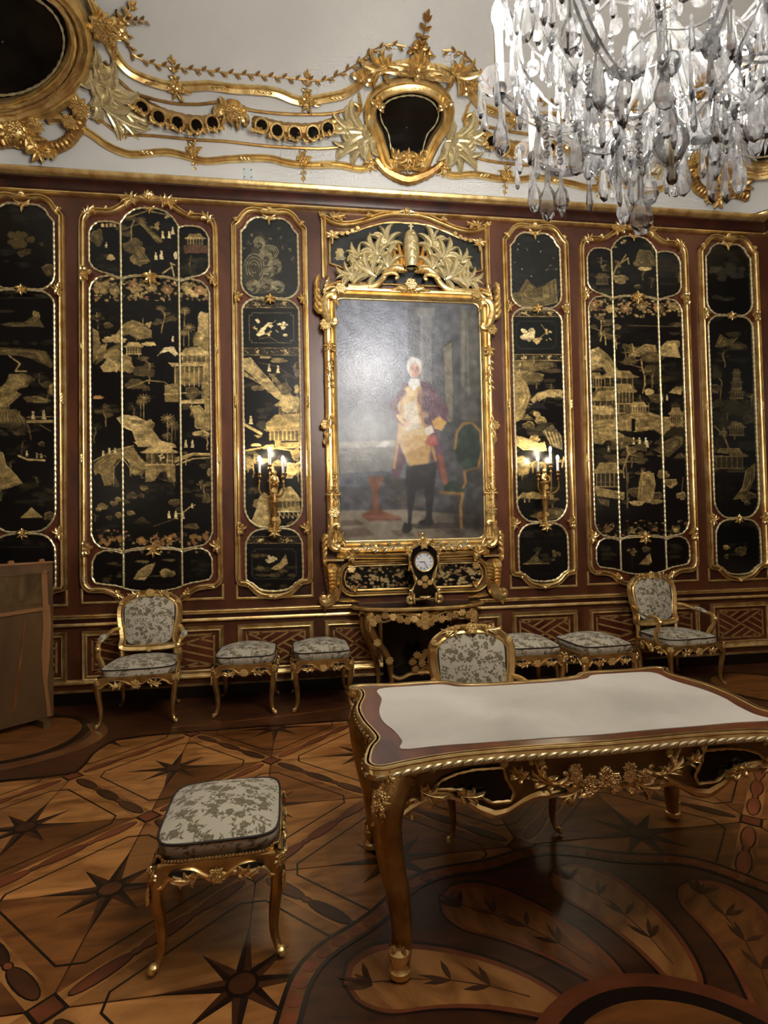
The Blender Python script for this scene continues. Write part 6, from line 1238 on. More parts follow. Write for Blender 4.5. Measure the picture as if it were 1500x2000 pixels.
# ------------------------------------------------------------------ armchair
def make_chair():
    t = thing('armchair', '', 'armchair'); ZT = .40
    for i, (x, y) in enumerate(((-.295, -.275), (.295, -.275), (.235, .255), (-.235, .255))):
        sx = 1 if x > 0 else -1; sy = 1 if y > 0 else -1; mb = MB(); cabriole(mb, x, y, ZT, sx*.8, sy*.8); l = mb.build('leg', 'gold_dull', t); mb = MB(); foot(mb, x, y, ZT, sx*.8, sy*.8); mb.build('foot', 'gold', l)
    mbr, mbm = MB(), MB(); mids = []
    for a, b, o in (((-.295, -.30), (.295, -.30), (0, -1)), ((.31, -.275), (.25, .255), (1, .1)), ((.235, .27), (-.235, .27), (0, 1)), ((-.25, .255), (-.31, -.275), (-1, .1))): mids.append((apron_side(mbr, mbm, a, b, ZT+.02, .06, o, t), o))
    mbr.build('seat_rail', 'gold_dull', t); mbm.build('rail_moulding', 'gold_leaf', t)
    for p, o in mids[:1]+mids[1:2]+mids[3:4]:
        inst('bouquet', 'flower_cluster', t, p.x, p.y, ZT-.045, .055, 0, False, out=o, mat='gold'); tv = Vector((-o[1], o[0], 0)).normalized()
        for sg in (-1, 1):
            q = p+tv*sg*.11+Vector((o[0], o[1], 0))*.004; inst('plume', 'rail_leaf', t, q.x, q.y, ZT-.05, (.10, .05, .06), 0, sg < 0, out=o, mat='gold'); q = p+tv*sg*.16; inst('oval_slot', 'rail_opening', t, q.x, q.y, ZT-.014, (.05, .005, .010), 0, False, out=o)
    for sx in (-1, 1): inst('bouquet', 'corner_carving', t, sx*.31, -.295, ZT-.01, .042, 0, False, out=(sx*.7, -1, 0), mat='gold')
    mb = MB(); mb.prism([(x*.31*(1-.18*(y*.285-.01+.3)/.57), y*.285-.01) for x, y in outline(1, 1, 48, 8)], lambda a, b: (a, b, ZT-.01), lambda a, b: (a, b, ZT+.024)); mb.build('seat_base', 'gold_dull', t, False)
    def wy(v): return 1-.18*v            # seat narrows to the back
    def fs(u, v):
        a = u*2*PI; p = 5.0; c, s_ = np.cos(a), np.sin(a); r = (np.abs(c)**p+np.abs(s_)**p)**(-1/p); y = s_*r*.285-.01; k = 1-.18*(y+.3)/.57; return c*r*.318*k*(.95+.05*v), y, ZT+.02+.055*v
    cloth('seat_side', fs, 140, 8, 1900, 60, t, 41, dens=1.4)
    def ft(u, v):
        x, y, m_ = sq(u, v, 1, .285, 5.0); y = y-.01; k = 1-.18*(y+.3)/.57; a, b = 2*u-1, 2*v-1; return x*.318*k, y, ZT+.076+.05*(1-np.abs(a)**3)*(1-np.abs(b)**3)
    cu = cloth('seat_cushion', ft, 190, 170, 620, 560, t, 42, dens=1.5)
    mb = MB(); mb.tube([(x*.318*(1-.18*(y*.285-.01+.3)/.57), y*.285-.01, ZT+.077) for x, y in outline(1, 1, 64, 5)], .006, 5, True); mb.build('piping', 'piping', cu)
    # back: plane leaning backwards; local (bx, bz) -> world
    def bk(x, z, o=0.0): return Vector((x, .255+(z-.48)*.17-o*.985, z+o*.17))
    BO = catmull([(0, 1.068), (-.10, 1.062), (-.19, 1.035), (-.262, .985), (-.293, .91), (-.288, .80), (-.268, .70), (-.258, .62), (-.268, .545), (-.20, .528), (-.10, .522), (0, .520)], 4); BO = BO+[(-x, z) for x, z in BO[::-1][1:-1]]
    BI = [(x*.80, .80+(z-.795)*.83) for x, z in BO]
    mb = MB(); nrm = (bk(0, .8, 1)-bk(0, .8, 0)).normalized(); mb.sweep([bk(x*.90, .797+(z-.795)*.915, .0) for x, z in BO], nrm, [(-.032, -.02), (-.034, .012), (-.022, .026), (-.008, .018), (.006, .024), (.022, .030), (.034, .012), (.032, -.02)], True); mb.build('back_frame', 'gold', t)
    def fb(u, v):
        x, z, m_ = sq(u, v, .226, .226, 4.5); k = 1+.04*(z/.226); z2 = .797+z; o = .012+.03*(1-np.abs(2*u-1)**2.6)*(1-np.abs(2*v-1)**2.6); return x*k, .255+(z2-.48)*.17-o*.985, z2+o*.17
    bc = cloth('back_cushion', fb, 190, 190, 460, 460, t, 43, dens=1.5)
    mb = MB(); mb.tube([bk(x*(1+.04*z), .797+z*.226, .012) for x, z in [(a*.228, b*1.01) for a, b in outline(1, 1, 64, 4.5)]], .008, 5, True); mb.build('piping', 'piping', bc)
    mb = MB(); L = [bk(a*.232, .797+b*.232, -.012) for a, b in outline(1, 1, 40, 4.5)]; mb.cap(L); mb.build('back_panel', 'fabric_plain', t, False)
    for x, z, sc, pn in ((0, 1.05, .055, 'bouquet'), (0, .533, .035, 'bouquet'), (.255, .965, .03, 'bouquet'), (-.255, .965, .03, 'bouquet')): p = bk(x, z, .03); inst(pn, 'crest_carving', t, p.x, p.y, p.z, sc, 0, False, out=nrm, mat='gold')
    for sg in (-1, 1):
        p = bk(sg*.09, 1.04, .03); inst('plume', 'crest_leaf', t, p.x, p.y, p.z, (.12, .06, .06), -.12*sg, sg < 0, out=nrm, mat='gold_leaf')
        mb = MB(); mb.tube([bk(sg*.245, .55, 0), bk(sg*.24, .50, 0), (sg*.238, .26, .40)], .022, 7); mb.build('back_post', 'gold', t)
        A = catmull([bk(sg*.262, .735, 0), Vector((sg*.30, .20, .735)), Vector((sg*.335, .08, .70)), Vector((sg*.345, -.06, .685)), Vector((sg*.335, -.15, .675)), Vector((sg*.325, -.19, .64))], 4); mb = MB(); mb.tube(A, [.019]*len(A), 7); mb.ball(A[-1], .027, 7, 5); mb.build('arm', 'gold', t)
        A = catmull([(sg*.325, -.185, .645), (sg*.335, -.155, .57), (sg*.315, -.11, .49), (sg*.30, -.12, .41)], 5); mb = MB(); mb.tube(A, [.016+.010*math.sin(PI*k/(len(A)-1)) for k in range(len(A))], 7); mb.build('arm_support', 'gold', t)
        def fp(u, v): a = u*2*PI; w = np.sin(v*PI)**.4; yy = .12-.20*v; return sg*(.335+.012*np.sin(v*3))+.030*w*np.cos(a), yy, .715-.03*v+.022*w*np.sin(a)
        cloth('arm_pad', fp, 36, 30, 180, 220, t, 44, dens=1.4)
    return t
mat_noise('fabric_plain', (150, 142, 122), (182, 174, 154), (30, 30, 30), 3, .85, spec=.15)
chair = make_chair(); chair.location = (-1.425, -.465, .0045); chair.rotation_euler = (0, 0, .06); chair['label'] = 'gilded armchair with floral upholstery, below the left wide lacquer panel'; chair['group'] = 'gilded floral armchairs'
dup(chair, (3.80, -.46, .0045), .10, 1.0, 'gilded armchair with floral upholstery, rightmost, below the right wide lacquer panel')
dup(chair, (1.035, -2.70, .006), -.03, .94, 'gilded armchair pushed up behind the white-topped desk')
# ------------------------------------------------------------------ writing desk
DX, DZ = 1.17, .79
def onY(px, py, Y): d = ray(px, py); k = (Y+DIST)/d.y; return d.x*k, CAMH+d.z*k
DO = [(0, -3.775), (-.25, -3.765), (-.45, -3.762), (-.63, -3.772), (-.78, -3.80), (-.90, -3.832), (-.94, -3.80), (-.938, -3.74), (-.912, -3.64), (-.878, -3.565), (-.882, -3.485), (-.91, -3.33), (-.914, -3.15), (-.872, -2.97), (-.874, -2.86), (-.918, -2.80), (-.86, -2.765), (-.70, -2.79), (-.50, -2.785), (-.40, -2.80), (-.33, -2.865), (-.20, -2.89), (0, -2.895)]
DI = [(0, -3.70), (-.25, -3.692), (-.45, -3.69), (-.64, -3.685), (-.80, -3.69), (-.786, -3.61), (-.80, -3.488), (-.828, -3.373), (-.826, -3.228), (-.788, -3.044), (-.78, -2.874), (-.574, -2.857), (-.43, -2.86), (-.36, -2.92), (-.20, -2.945), (0, -2.95)]
def full(H, n=4):
    H = catmull(H, n); L = [(DX+x, y) for x, y in H]; return L+[(DX-x, y) for x, y in H[::-1][1:-1]]
t = thing('writing_desk', 'large serpentine writing desk with white leather top and gilded bronze mounts', 'desk')
OUT = full(DO); INN = full(DI)
def inset(L, d): return [(DX+(x-DX)*(1-d/.93), -3.30+(y+3.30)*(1-d/.5)) for x, y in L]
mb = MB(); mb.prism(OUT, lambda a, b: (a, b, DZ-.03), lambda a, b: (a, b, DZ)); top = mb.build('table_top', 'desk_wood', t, False)
mb = MB(); mb.prism(INN, lambda a, b: (a, b, DZ-.002), lambda a, b: (a, b, DZ+.0025)); mb.build('leather_inset', 'leather', top, False)
mb = MB(); mb.sweep([(x, y, DZ-.018) for x, y in OUT], Vector((0, 0, 1)), [(-.006, -.03), (.014, -.026), (.02, -.008), (.012, .008), (.016, .014), (.012, .021), (-.004, .021)][::-1], True); mb.sweep([(x, y, DZ-.018) for x, y in OUT], Vector((0, 0, 1)), [(-.014, -.026), (-.02, -.008), (-.012, .008), (-.016, .014), (-.012, .021), (.004, .021), (.006, -.03)], True); mb.build('edge_moulding', 'gold', t)
R = resample([(x, y, 0) for x, y in OUT], .042, True); me = None; n = len(R)
for k in range(n):
    a, b = Vector(R[k-1]), Vector(R[(k+1) % n]); tt = (b-a).normalized(); o = tt.cross(Vector((0, 0, 1))); c = Vector(R[k])
    if o.dot(c-Vector((DX, -3.3, 0))) < 0: o = -o
    if c.y > -3.0 and k % 2: continue
    p = c+o*.020; inst('leaf1', 'edge_leaf', t, p.x, p.y, DZ-.036, (.046, .03, .05), .25, False, out=o, mat='gold_pale')
# apron: follows the top, scalloped lower edge
LEp = [onY(660+a/2.941, 1280+b/2.941, -3.75) for a, b in [(330, 900), (400, 862), (450, 838), (520, 806), (640, 797), (740, 832), (830, 890), (920, 922), (1010, 895), (1060, 855), (1150, 806), (1260, 800)]]; LEp = sorted(LEp); LEx = [DX-p[0] for p in LEp][::-1]+[]; LEz = [p[1] for p in LEp][::-1]
def low_edge(P):
    z = []
    for x, y in P:
        e = abs(x-DX)
        q = float(np.interp(e, [0]+LEx, [.615]+LEz)) if y < -3.6 else .66+.03*math.cos((y+3.3)/.5*2*PI)
        if y >= -3.6 and e > .80 and (y < -3.55 or y > -2.95): q -= .03
        z.append(q)
    return z
AP = resample(inset(OUT, .05), .03, True); ZL = low_edge(AP); mb = MB(); mb.grid([[(x, y, DZ-.03) for x, y in AP], [(x, y, z) for (x, y), z in zip(AP, ZL)], [(DX+(x-DX)*.97, -3.3+(y+3.3)*.95, z) for (x, y), z in zip(AP, ZL)], [(DX+(x-DX)*.97, -3.3+(y+3.3)*.95, DZ-.03) for x, y in AP]], False, True); mb.build('apron', 'desk_dull', t)
mb = MB(); mb.tube([(DX+(x-DX)*1.012, -3.3+(y+3.3)*1.03, z) for (x, y), z in zip(AP, ZL)], [.019+.004*math.sin(k*.9) for k in range(len(AP))], 8, True); mb.build('apron_moulding', 'gold_leaf', t)
# lacquer inserts and bronze mounts on the front
YI = -3.752
ins = [onY(660+a/2.941, 1280+b/2.941, YI) for a, b in [(540, 770), (590, 715), (680, 675), (780, 652), (945, 640), (962, 700), (1010, 785), (990, 832), (880, 842), (800, 800), (720, 770), (620, 765)]]
for sg in (1, -1):
    Q = [(DX+sg*(x-DX), z) for x, z in ins]; mb = MB(); mb.prism(Q, lambda a, b: (a, YI+.02, b), lambda a, b: (a, YI-.006, b)); iv = mb.build('lacquer_insert', 'black_lacquer', t, False)
    mb = MB(); Q3 = resample([(x, YI-.008, z) for x, z in Q], .01, True); mb.tube(Q3, [.0065*(.7+.4*abs(math.sin(k*.8))) for k in range(len(Q3))], 5, True); mb.build('insert_border', 'gold', t)
    # side inserts
    QS = [(-3.55, .70), (-3.45, .735), (-3.30, .742), (-3.15, .735), (-3.05, .70), (-3.15, .685), (-3.30, .71), (-3.45, .685)]; xs = DX+sg*.866; mb = MB(); mb.prism(QS, lambda a, b: (xs-sg*.02, a, b), lambda a, b: (xs+sg*.012, a, b)); mb.build('lacquer_insert', 'black_lacquer', t, False)
Yf = YI-.02
for k in range(11): x = DX+((k % 6)-2.5)*.055; inst('bouquet', 'centre_mount', t, x, Yf-.012*(k % 3), .70-.035*(k % 2)-.03*(k > 5)-.02*math.cos((x-DX)*9), .038, k*.7, False, mat='gold_leaf')
for sg in (-1, 1):
    for x, z, sc, ro, pn, mr_ in ((.18, .665, .075, 1.2, 'cscroll', 0), (.27, .705, .06, -.4, 'cscroll', 1), (.11, .625, (.11, .1, .07), -.5, 'plume', 0), (.22, .64, (.12, .1, .06), .35, 'plume', 0), (.345, .675, (.07, .1, .05), .6, 'plume', 0), (.60, .635, (.10, .1, .05), .2, 'plume', 1), (.75, .665, (.10, .1, .06), .5, 'plume', 1), (.79, .63, .075, .2, 'cscroll', 1), (.82, .70, .06, 2.0, 'cscroll', 1)): inst(pn, 'foliate_mount', t, DX+sg*x, Yf, z, sc, ro*sg, (sg < 0) != bool(mr_), mat='gold_leaf')
    for x, z in ((.27, .725), (.305, .735), (.80, .715), (.77, .73), (.70, .735), (.42, .735)): inst('bouquet', 'flower_mount', t, DX+sg*x, Yf+.01, z, .022, 0, False, mat='gold')
    inst('crest', 'shell_mount', t, DX+sg*.09, Yf-.015, .605, .045, PI-.3*sg, False, mat='gold_leaf')
    for k in range(6): inst('bouquet', 'side_mount', t, DX+sg*.895, -3.3+(k-2.5)*.12, .69+.02*(k % 2), .04, k, False, out=(sg, 0, 0), mat='gold_dull')
# legs
for sx in (-1, 1):
    for sy in (-1, 1):
        x, y = DX+sx*.85, (-3.80 if sy < 0 else -2.90)+.03*-sy*0; ox, oy = sx*.75, sy*.75; y = -3.79 if sy < 0 else -2.93; h = DZ-.05
        pts = [(x-.01*ox, y-.01*oy, h), (x+.035*ox, y+.035*oy, h*.88), (x+.045*ox, y+.045*oy, h*.78), (x+.025*ox, y+.025*oy, h*.60), (x-.015*ox, y-.015*oy, h*.38), (x-.030*ox, y-.030*oy, h*.18), (x-.022*ox, y-.022*oy, h*.08), (x-.012*ox, y-.012*oy, h*.04)]
        pts = catmull(pts, 5); n = len(pts); mb = MB(); mb.tube(pts, [.066*(1-.62*min(1, (k/n)/.85)**.85)+.006 for k in range(n)], 10); lg = mb.build('leg', 'gold_dull', t)
        e = Vector(pts[-1]); mb = MB(); mb.lathe([(0, .115), (.03, .11), (.042, .095), (.04, .075), (.03, .055), (.032, .04), (.042, .03), (.042, .01), (.03, 0), (0, 0)], 12, (e.x, e.y, .0085)); mb.build('sabot', 'gold', lg)
        for q in (0.02, .09, .16, .24, .34): p = Vector(pts[int(q*n)]); ov = Vector((ox, oy, 0)).normalized(); p2 = p+ov*(.06-.05*q); inst('bouquet' if q < .2 else 'wrap', 'leg_mount', lg, p2.x, p2.y, p2.z, .055-.06*q, q*9, False, out=ov, mat='gold')
        for k in range(5): a = k*1.2566; inst('leaf1', 'sabot_leaf', lg, e.x+.03*math.cos(a), e.y+.03*math.sin(a), .135, .05, -PI/2, False, out=(math.cos(a), math.sin(a), 0), mat='gold_leaf')
settle(t, (DX, -3.3, 0.0))
# ------------------------------------------------------------------ wall sconces
def make_sconce(sg, xc, label):
    t = thing('wall_sconce', label, 'sconce'); Y0 = -.11
    mb = MB(); mb.lathe([(0, 1.56), (.02, 1.575), (.035, 1.60), (.03, 1.63), (.022, 1.66), (.03, 1.70), (.022, 1.73), (.026, 1.78), (.034, 1.86), (.036, 1.90), (.046, 1.91), (.046, 1.925), (.034, 1.935), (.03, 1.97), (.036, 2.02), (.04, 2.06), (.05, 2.08), (.04, 2.10), (0, 2.105)], 12, (xc, Y0, 0)); mb.build('stem', 'gold_dull', t)
    mb = MB(); mb.ball((xc, Y0, 2.14), .040, 8, 6, (.9, .8, 1.3)); mb.ball((xc-sg*.004, Y0-.01, 2.205), .026, 8, 6); mb.tube([(xc-.03, Y0-.02, 2.16), (xc-.05, Y0-.05, 2.12), (xc-.02, Y0-.07, 2.10)], .012, 6); mb.tube([(xc+.03, Y0-.02, 2.16), (xc+.045, Y0-.04, 2.11), (xc+.015, Y0-.06, 2.09)], .012, 6); mb.tube([(xc+sg*.005, Y0, 2.22), (xc+sg*.012, Y0, 2.26), (xc+sg*.004, Y0, 2.30)], [.018, .014, .008], 6); mb.ball((xc+sg*.006, Y0, 2.285), .016, 6, 4); mb.build('bust_figure', 'gold', t)
    inst('bow', 'base_leaf', t, xc, Y0-.02, 1.63, .10, 0, False, mat='gold_leaf'); inst('bouquet', 'stem_leaf', t, xc, Y0-.03, 1.74, .035, 0, False, mat='gold'); inst('bouquet', 'stem_leaf', t, xc, Y0-.035, 2.03, .04, 0, False, mat='gold')
    mb = MB(); mb.lathe([(.03, 0), (.055, .008), (.06, .016), (0, .02)], 12, (xc, 0, 1.72), Matrix.Rotation(PI/2, 3, 'X')); mb.tube([(xc, 0, 1.72), (xc, Y0, 1.72)], .014, 6); mb.build('wall_plate', 'gold_dull', t)
    for dx, dy, zb, hc in ((-.139, -.03, 2.20, .12), (-.036, -.08, 2.275, .13), (.093, -.05, 2.195, .12)):
        x, y = xc-sg*dx*-1 if sg > 0 else xc+dx, Y0+dy
        x = xc+(dx if sg < 0 else -dx)
        A = catmull([(xc, Y0, 2.0), ((xc+x)/2, (Y0+y)/2-.01, 1.965), (x, y, 2.02), (x, y, zb-.06)], 6); mb = MB(); mb.tube(A, .0085, 6); mb.ball((x, y, zb-.085), .016, 7, 5); mb.lathe([(0, zb-.055), (.012, zb-.05), (.022, zb-.035), (.012, zb-.02), (.02, zb-.008), (.022, zb), (.016, zb+.004), (0, zb+.004)], 10, (x, y, 0)); br = mb.build('branch', 'gold_dull', t)
        mb = MB(); mb.tube([(x, y, zb), (x, y, zb+hc)], .0135, 10); cd = mb.build('candle', 'candle', br); mb = MB(); mb.lathe([(0, zb+hc), (.010, zb+hc+.002), (.0165, zb+hc+.018), (.014, zb+hc+.036), (.007, zb+hc+.05), (0, zb+hc+.056)], 8, (x, y, 0)); mb.build('bulb', 'sconce_bulb', br)
    return settle(t, (xc, 0, 1.56))
sc0 = make_sconce(-1, -.262, 'gilded three-candle wall sconce left of the portrait'); make_sconce(1, 2.585, 'gilded three-candle wall sconce right of the portrait')
for x, y, rz, lb in ((-.26, YB, PI, 'unseen gilded sconce added for fill light on the wall behind the viewer, left one'), (2.58, YB, PI, 'unseen gilded sconce added for fill light on the wall behind the viewer, right one'), (-1.9, YB, PI, 'unseen gilded sconce added for fill light on the wall behind the viewer, far left one'), (4.3, YB, PI, 'unseen gilded sconce added for fill light on the wall behind the viewer, far right one'), (XL, -4.3, PI/2, 'unseen gilded sconce added for fill light on the side wall beyond the left edge'), (XR, -4.3, -PI/2, 'unseen gilded sconce added for fill light on the right side wall beyond the picture')):
    dup(sc0, (x, y, 1.56), rz, 1.0, lb, 'added fill-light sconces outside the picture')  # copies on the unseen walls, added as front and side fill light
# ------------------------------------------------------------------ console table
t = thing('console_table', 'gilded console table with dark serpentine top below the portrait', 'console table'); KX = 1.17; KZ = .862
KO = [(0, -.46), (-.20, -.455), (-.36, -.43), (-.46, -.38), (-.55, -.33), (-.60, -.26), (-.655, -.20), (-.66, -.06)]
KH = catmull(KO, 5); KP = [(KX+x, y) for x, y in KH[::-1]]+[(KX-x, y) for x, y in KH[1:]]
mb = MB(); mb.prism(KP, lambda a, b: (a, b, KZ-.028), lambda a, b: (a, b, KZ)); mb.build('table_top', 'marble_dark', t, False)
mb = MB(); mb.sweep([(x, y, KZ-.016) for x, y in KP], Vector((0, 0, 1)), [(-.01, -.02), (-.024, -.012), (-.024, .004), (-.014, .014), (.0, .016)] , False); mb.sweep([(x, y, KZ-.016) for x, y in KP], Vector((0, 0, 1)), [(.0, .016), (.014, .014), (.024, .004), (.024, -.012), (.01, -.02)], False); mb.build('edge_moulding', 'gold', t)
AP2 = resample([(KX+(x-KX)*.92, -.06+(y+.06)*.92) for x, y in KP], .03); zl = [.765-.04*math.cos(abs(x-KX)/.6*3*PI)*(abs(x-KX) < .6)-.05*max(0, 1-abs(x-KX)/.22) for x, y in AP2]
mb = MB(); mb.grid([[(x, y, KZ-.03) for x, y in AP2], [(x, y, z) for (x, y), z in zip(AP2, zl)]]); o_ = mb.build('apron', 'gold_dull', t); md = o_.modifiers.new('s', 'SOLIDIFY'); md.thickness = .015
mb = MB(); mb.tube([(x, y-.008, z) for (x, y), z in zip(AP2, zl)], .016, 7); mb.build('apron_moulding', 'gold_leaf', t)
for sg in (-1, 1):
    for k in range(3): inst('oval_slot', 'apron_opening', t, KX+sg*(.26+.03*k), -.405+.02*k, .80-.008*k, (.06, .008, .014), .15*-sg, False, out=(sg*.25, -1, 0))
    for k, (dx, z) in enumerate(((.10, .745), (.17, .735), (.24, .75), (.31, .775), (.38, .79), (.45, .76), (.50, .72))): inst('bouquet', 'flower_garland', t, KX+sg*dx, -.44+.25*max(0, dx-.3), z, .055, k, False, out=(sg*dx*.8, -1, 0))
for k, (dx, z) in enumerate(((0, .68), (-.05, .71), (.05, .71), (0, .735), (.0, .78))): inst('bouquet', 'flower_drop', t, KX+dx, -.455, z, .06, k, False)
for sg in (-1, 1):
    A = catmull([(KX+sg*.50, -.30, .80), (KX+sg*.53, -.33, .70), (KX+sg*.49, -.31, .57), (KX+sg*.40, -.27, .44), (KX+sg*.33, -.23, .32), (KX+sg*.31, -.21, .20), (KX+sg*.30, -.21, .10), (KX+sg*.33, -.22, .03)], 5); n = len(A); mb = MB(); mb.tube(A, [.055-.030*min(1, k/n*1.2) for k in range(n)], 9); mb.ball((KX+sg*.335, -.22, .028), .028, 8, 5); lg = mb.build('leg', 'gold_dull', t)
    for k in (2, 12, 20): p = A[k]; inst('bouquet', 'leg_flower', lg, p[0], p[1]-.05, p[2], .055, k, False, mat='gold')
    inst('wrap', 'leg_leaf', lg, A[6][0], A[6][1]-.05, A[6][2], .07, 0, False, mat='gold')
    A = catmull([(KX+sg*.56, -.06, .80), (KX+sg*.56, -.08, .6), (KX+sg*.48, -.07, .4), (KX+sg*.42, -.06, .2), (KX+sg*.42, -.07, .03)], 5); mb = MB(); mb.tube(A, [.035-.012*k/len(A) for k in range(len(A))], 8); mb.build('leg', 'gold_dull', t)
    mb = MB(); mb.tube(catmull([(KX+sg*.31, -.21, .16), (KX+sg*.22, -.24, .13), (KX+sg*.12, -.25, .17), (KX, -.25, .18)], 5), .022, 7); mb.build('stretcher', 'gold', t)
for k, (dx, z) in enumerate(((0, .19), (-.07, .22), (.07, .22), (0, .27), (-.09, .29), (.09, .28), (0, .33), (-.05, .36), (.04, .37))): inst('bouquet', 'stretcher_flowers', t, KX+dx, -.25-.02*(k % 2), z, .055, k, False, mat='gold_dull')
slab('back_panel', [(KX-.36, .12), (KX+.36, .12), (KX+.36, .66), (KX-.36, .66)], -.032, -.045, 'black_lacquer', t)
settle(t, (KX, -.2, 0))
# ------------------------------------------------------------------ clock
t = thing('mantel_clock', 'waisted dark mantel clock with white dial and gilded figure on the console', 'clock'); QX, QY, QZ = 1.20, -.27, KZ+.003
CS = [(0, .0), (-.13, .0), (-.15, .05), (-.12, .10), (-.085, .17), (-.085, .21), (-.115, .27), (-.14, .35), (-.145, .41), (-.13, .47), (-.10, .51), (-.05, .535), (0, .54)]
H = catmull(CS, 4); PO = [(QX+x, QZ+.06+z) for x, z in H]+[(QX-x, QZ+.06+z) for x, z in H[::-1][1:-1]]
mb = MB(); mb.prism(PO, lambda a, b: (a, QY+.07, b), lambda a, b: (a, QY-.06, b)); mb.build('case', 'black_lacquer', t, False)
mb = MB(); mb.tube([(x, QY-.06, z) for x, z in PO], [.011+.004*math.sin(k*.8) for k in range(len(PO))], 6, True); mb.build('case_moulding', 'gold', t)
DZc = QZ+.06+.365; RX = Matrix.Rotation(PI/2, 3, 'X')
mb = MB(); mb.lathe([(.0, .004), (.088, .004), (.092, 0)], 28, (QX, QY-.062, DZc), RX); mb.build('dial', 'dial', t)
mb = MB(); mb.lathe([(.088, 0), (.09, .012), (.098, .014), (.104, .006), (.104, -.01)], 28, (QX, QY-.062, DZc), RX); mb.build('bezel', 'gold_leaf', t)
mb = MB()
for k in range(12):
    a = PI*k/6; n_ = (1, 2, 3, 2, 1, 2, 3, 4, 2, 1, 2, 2)[k]
    for j in range(n_):
        off = (j-(n_-1)/2)*.007; c = Vector((math.sin(a)*.070+math.cos(a)*off, 0, math.cos(a)*.070-math.sin(a)*off)); mb.box((QX+c.x, QY-.067, DZc+c.z), (.0032, .002, .022), Matrix.Rotation(a, 3, 'Y'))
mb.build('hour_numerals', 'ink', t, False)
for a, L, w in ((math.radians(-88), .048, .006), (math.radians(152), .066, .005)):
    mb = MB(); mb.box((QX+math.sin(a)*L/2, QY-.069, DZc+math.cos(a)*L/2), (w, .002, L), Matrix.Rotation(a, 3, 'Y')); mb.build('hand', 'ink', t, False)
for x, z, sc, pn, ro in ((-.13, .02, .09, 'cscroll', PI), (.13, .02, .09, 'cscroll', PI), (0, .02, .06, 'crest', PI), (-.10, .20, .05, 'wrap', .3), (.10, .20, .05, 'wrap', -.3), (-.15, .32, .055, 'wrap', -.2), (.15, .32, .055, 'wrap', .2), (-.14, .45, .055, 'spray', 2.5), (.14, .45, .055, 'spray', .6), (-.08, .54, .07, 'spray', 2.0), (.08, .54, .07, 'spray', 1.1), (0, .56, .085, 'crest', 0), (-.17, .50, .05, 'plume', 2.2), (.17, .50, .05, 'plume', .9), (0, .53, .05, 'bouquet', 0), (-.05, .16, .04, 'bouquet', 0), (.05, .16, .04, 'bouquet', 0), (0, .20, .045, 'bouquet', 1), (0, .13, .04, 'bouquet', 2)):
    inst(pn, 'bronze_mount', t, QX+x, QY-.075, QZ+.06+z, sc, ro, (x > 0 and pn in ('cscroll',)), mat='gold_leaf')
for sg in (-1, 1):
    mb = MB(); mb.tube(catmull([(QX+sg*.12, QY-.05, QZ+.09), (QX+sg*.165, QY-.06, QZ+.075), (QX+sg*.17, QY-.06, QZ+.03), (QX+sg*.13, QY-.06, QZ+.02), (QX+sg*.15, QY-.06, QZ+.04)], 5), .017, 7); mb.ball((QX+sg*.15, QY-.05, QZ+.017), .017, 7, 5); mb.build('foot', 'gold', t)
    mb = MB(); mb.ball((QX+sg*.13, QY+.05, QZ+.017), .017, 7, 5); mb.tube([(QX+sg*.13, QY+.05, QZ+.02), (QX+sg*.12, QY+.05, QZ+.08)], .012, 6); mb.build('foot', 'gold', t)
mb = MB(); zt = QZ+.60; mb.ball((QX, QY-.02, zt+.045), .024, 8, 6, (1, .8, 1.5)); mb.ball((QX, QY-.02, zt+.10), .018, 8, 6); mb.tube([(QX+.015, QY-.02, zt+.06), (QX+.045, QY-.04, zt+.05), (QX+.05, QY-.06, zt+.02)], .008, 5); mb.tube([(QX-.015, QY-.02, zt+.065), (QX-.04, QY-.02, zt+.09), (QX-.045, QY-.02, zt+.13)], .008, 5); mb.tube([(QX-.01, QY-.02, zt+.02), (QX-.02, QY-.07, zt+.0), (QX-.02, QY-.08, zt-.05)], .011, 5); mb.tube([(QX+.012, QY-.02, zt+.02), (QX+.02, QY-.07, zt+.005), (QX+.025, QY-.08, zt-.045)], .011, 5); mb.build('finial_figure', 'gold_leaf', t)
settle(t, (QX, QY, QZ))
# ------------------------------------------------------------------ brown board at the left edge
t = thing('display_board', 'tall brown wooden board with lighter strips standing at the left edge', 'board')
p0, p1 = Vector((-2.165, -.50, 0)), Vector((-2.85, -1.23, 0)); dv = (p1-p0).normalized(); nv = Vector((dv.y, -dv.x, 0))
if nv.dot(EYE-p0) < 0: nv = -nv
Lb = (p1-p0).length; HB = 1.40
def bpt(a, z, o=0.0): return p0+dv*a+nv*o+Vector((0, 0, z))
def plate(name, P, o0, o1, mat, par=None): mb = MB(); mb.prism(P, lambda a, b: bpt(a, b, o0), lambda a, b: bpt(a, b, o1)); return mb.build(name, mat, par or t, False)
plate('board', [(0, .06), (Lb, .06), (Lb, HB), (0, HB)], -.05, 0, 'board')
plate('frame_strip', [(.0, HB-.012), (Lb, HB-.012), (Lb, HB+.004), (.0, HB+.004)], -.05, .008, 'board_light')
plate('frame_strip', [(.035, HB-.09), (Lb, HB-.075), (Lb, HB-.09), (.035, HB-.105)], 0, .012, 'board_dark')
plate('inset_picture', [(.09, 1.04), (.46, 1.04), (.46, HB-.10), (.09, HB-.10)], 0, .004, 'board_dark')
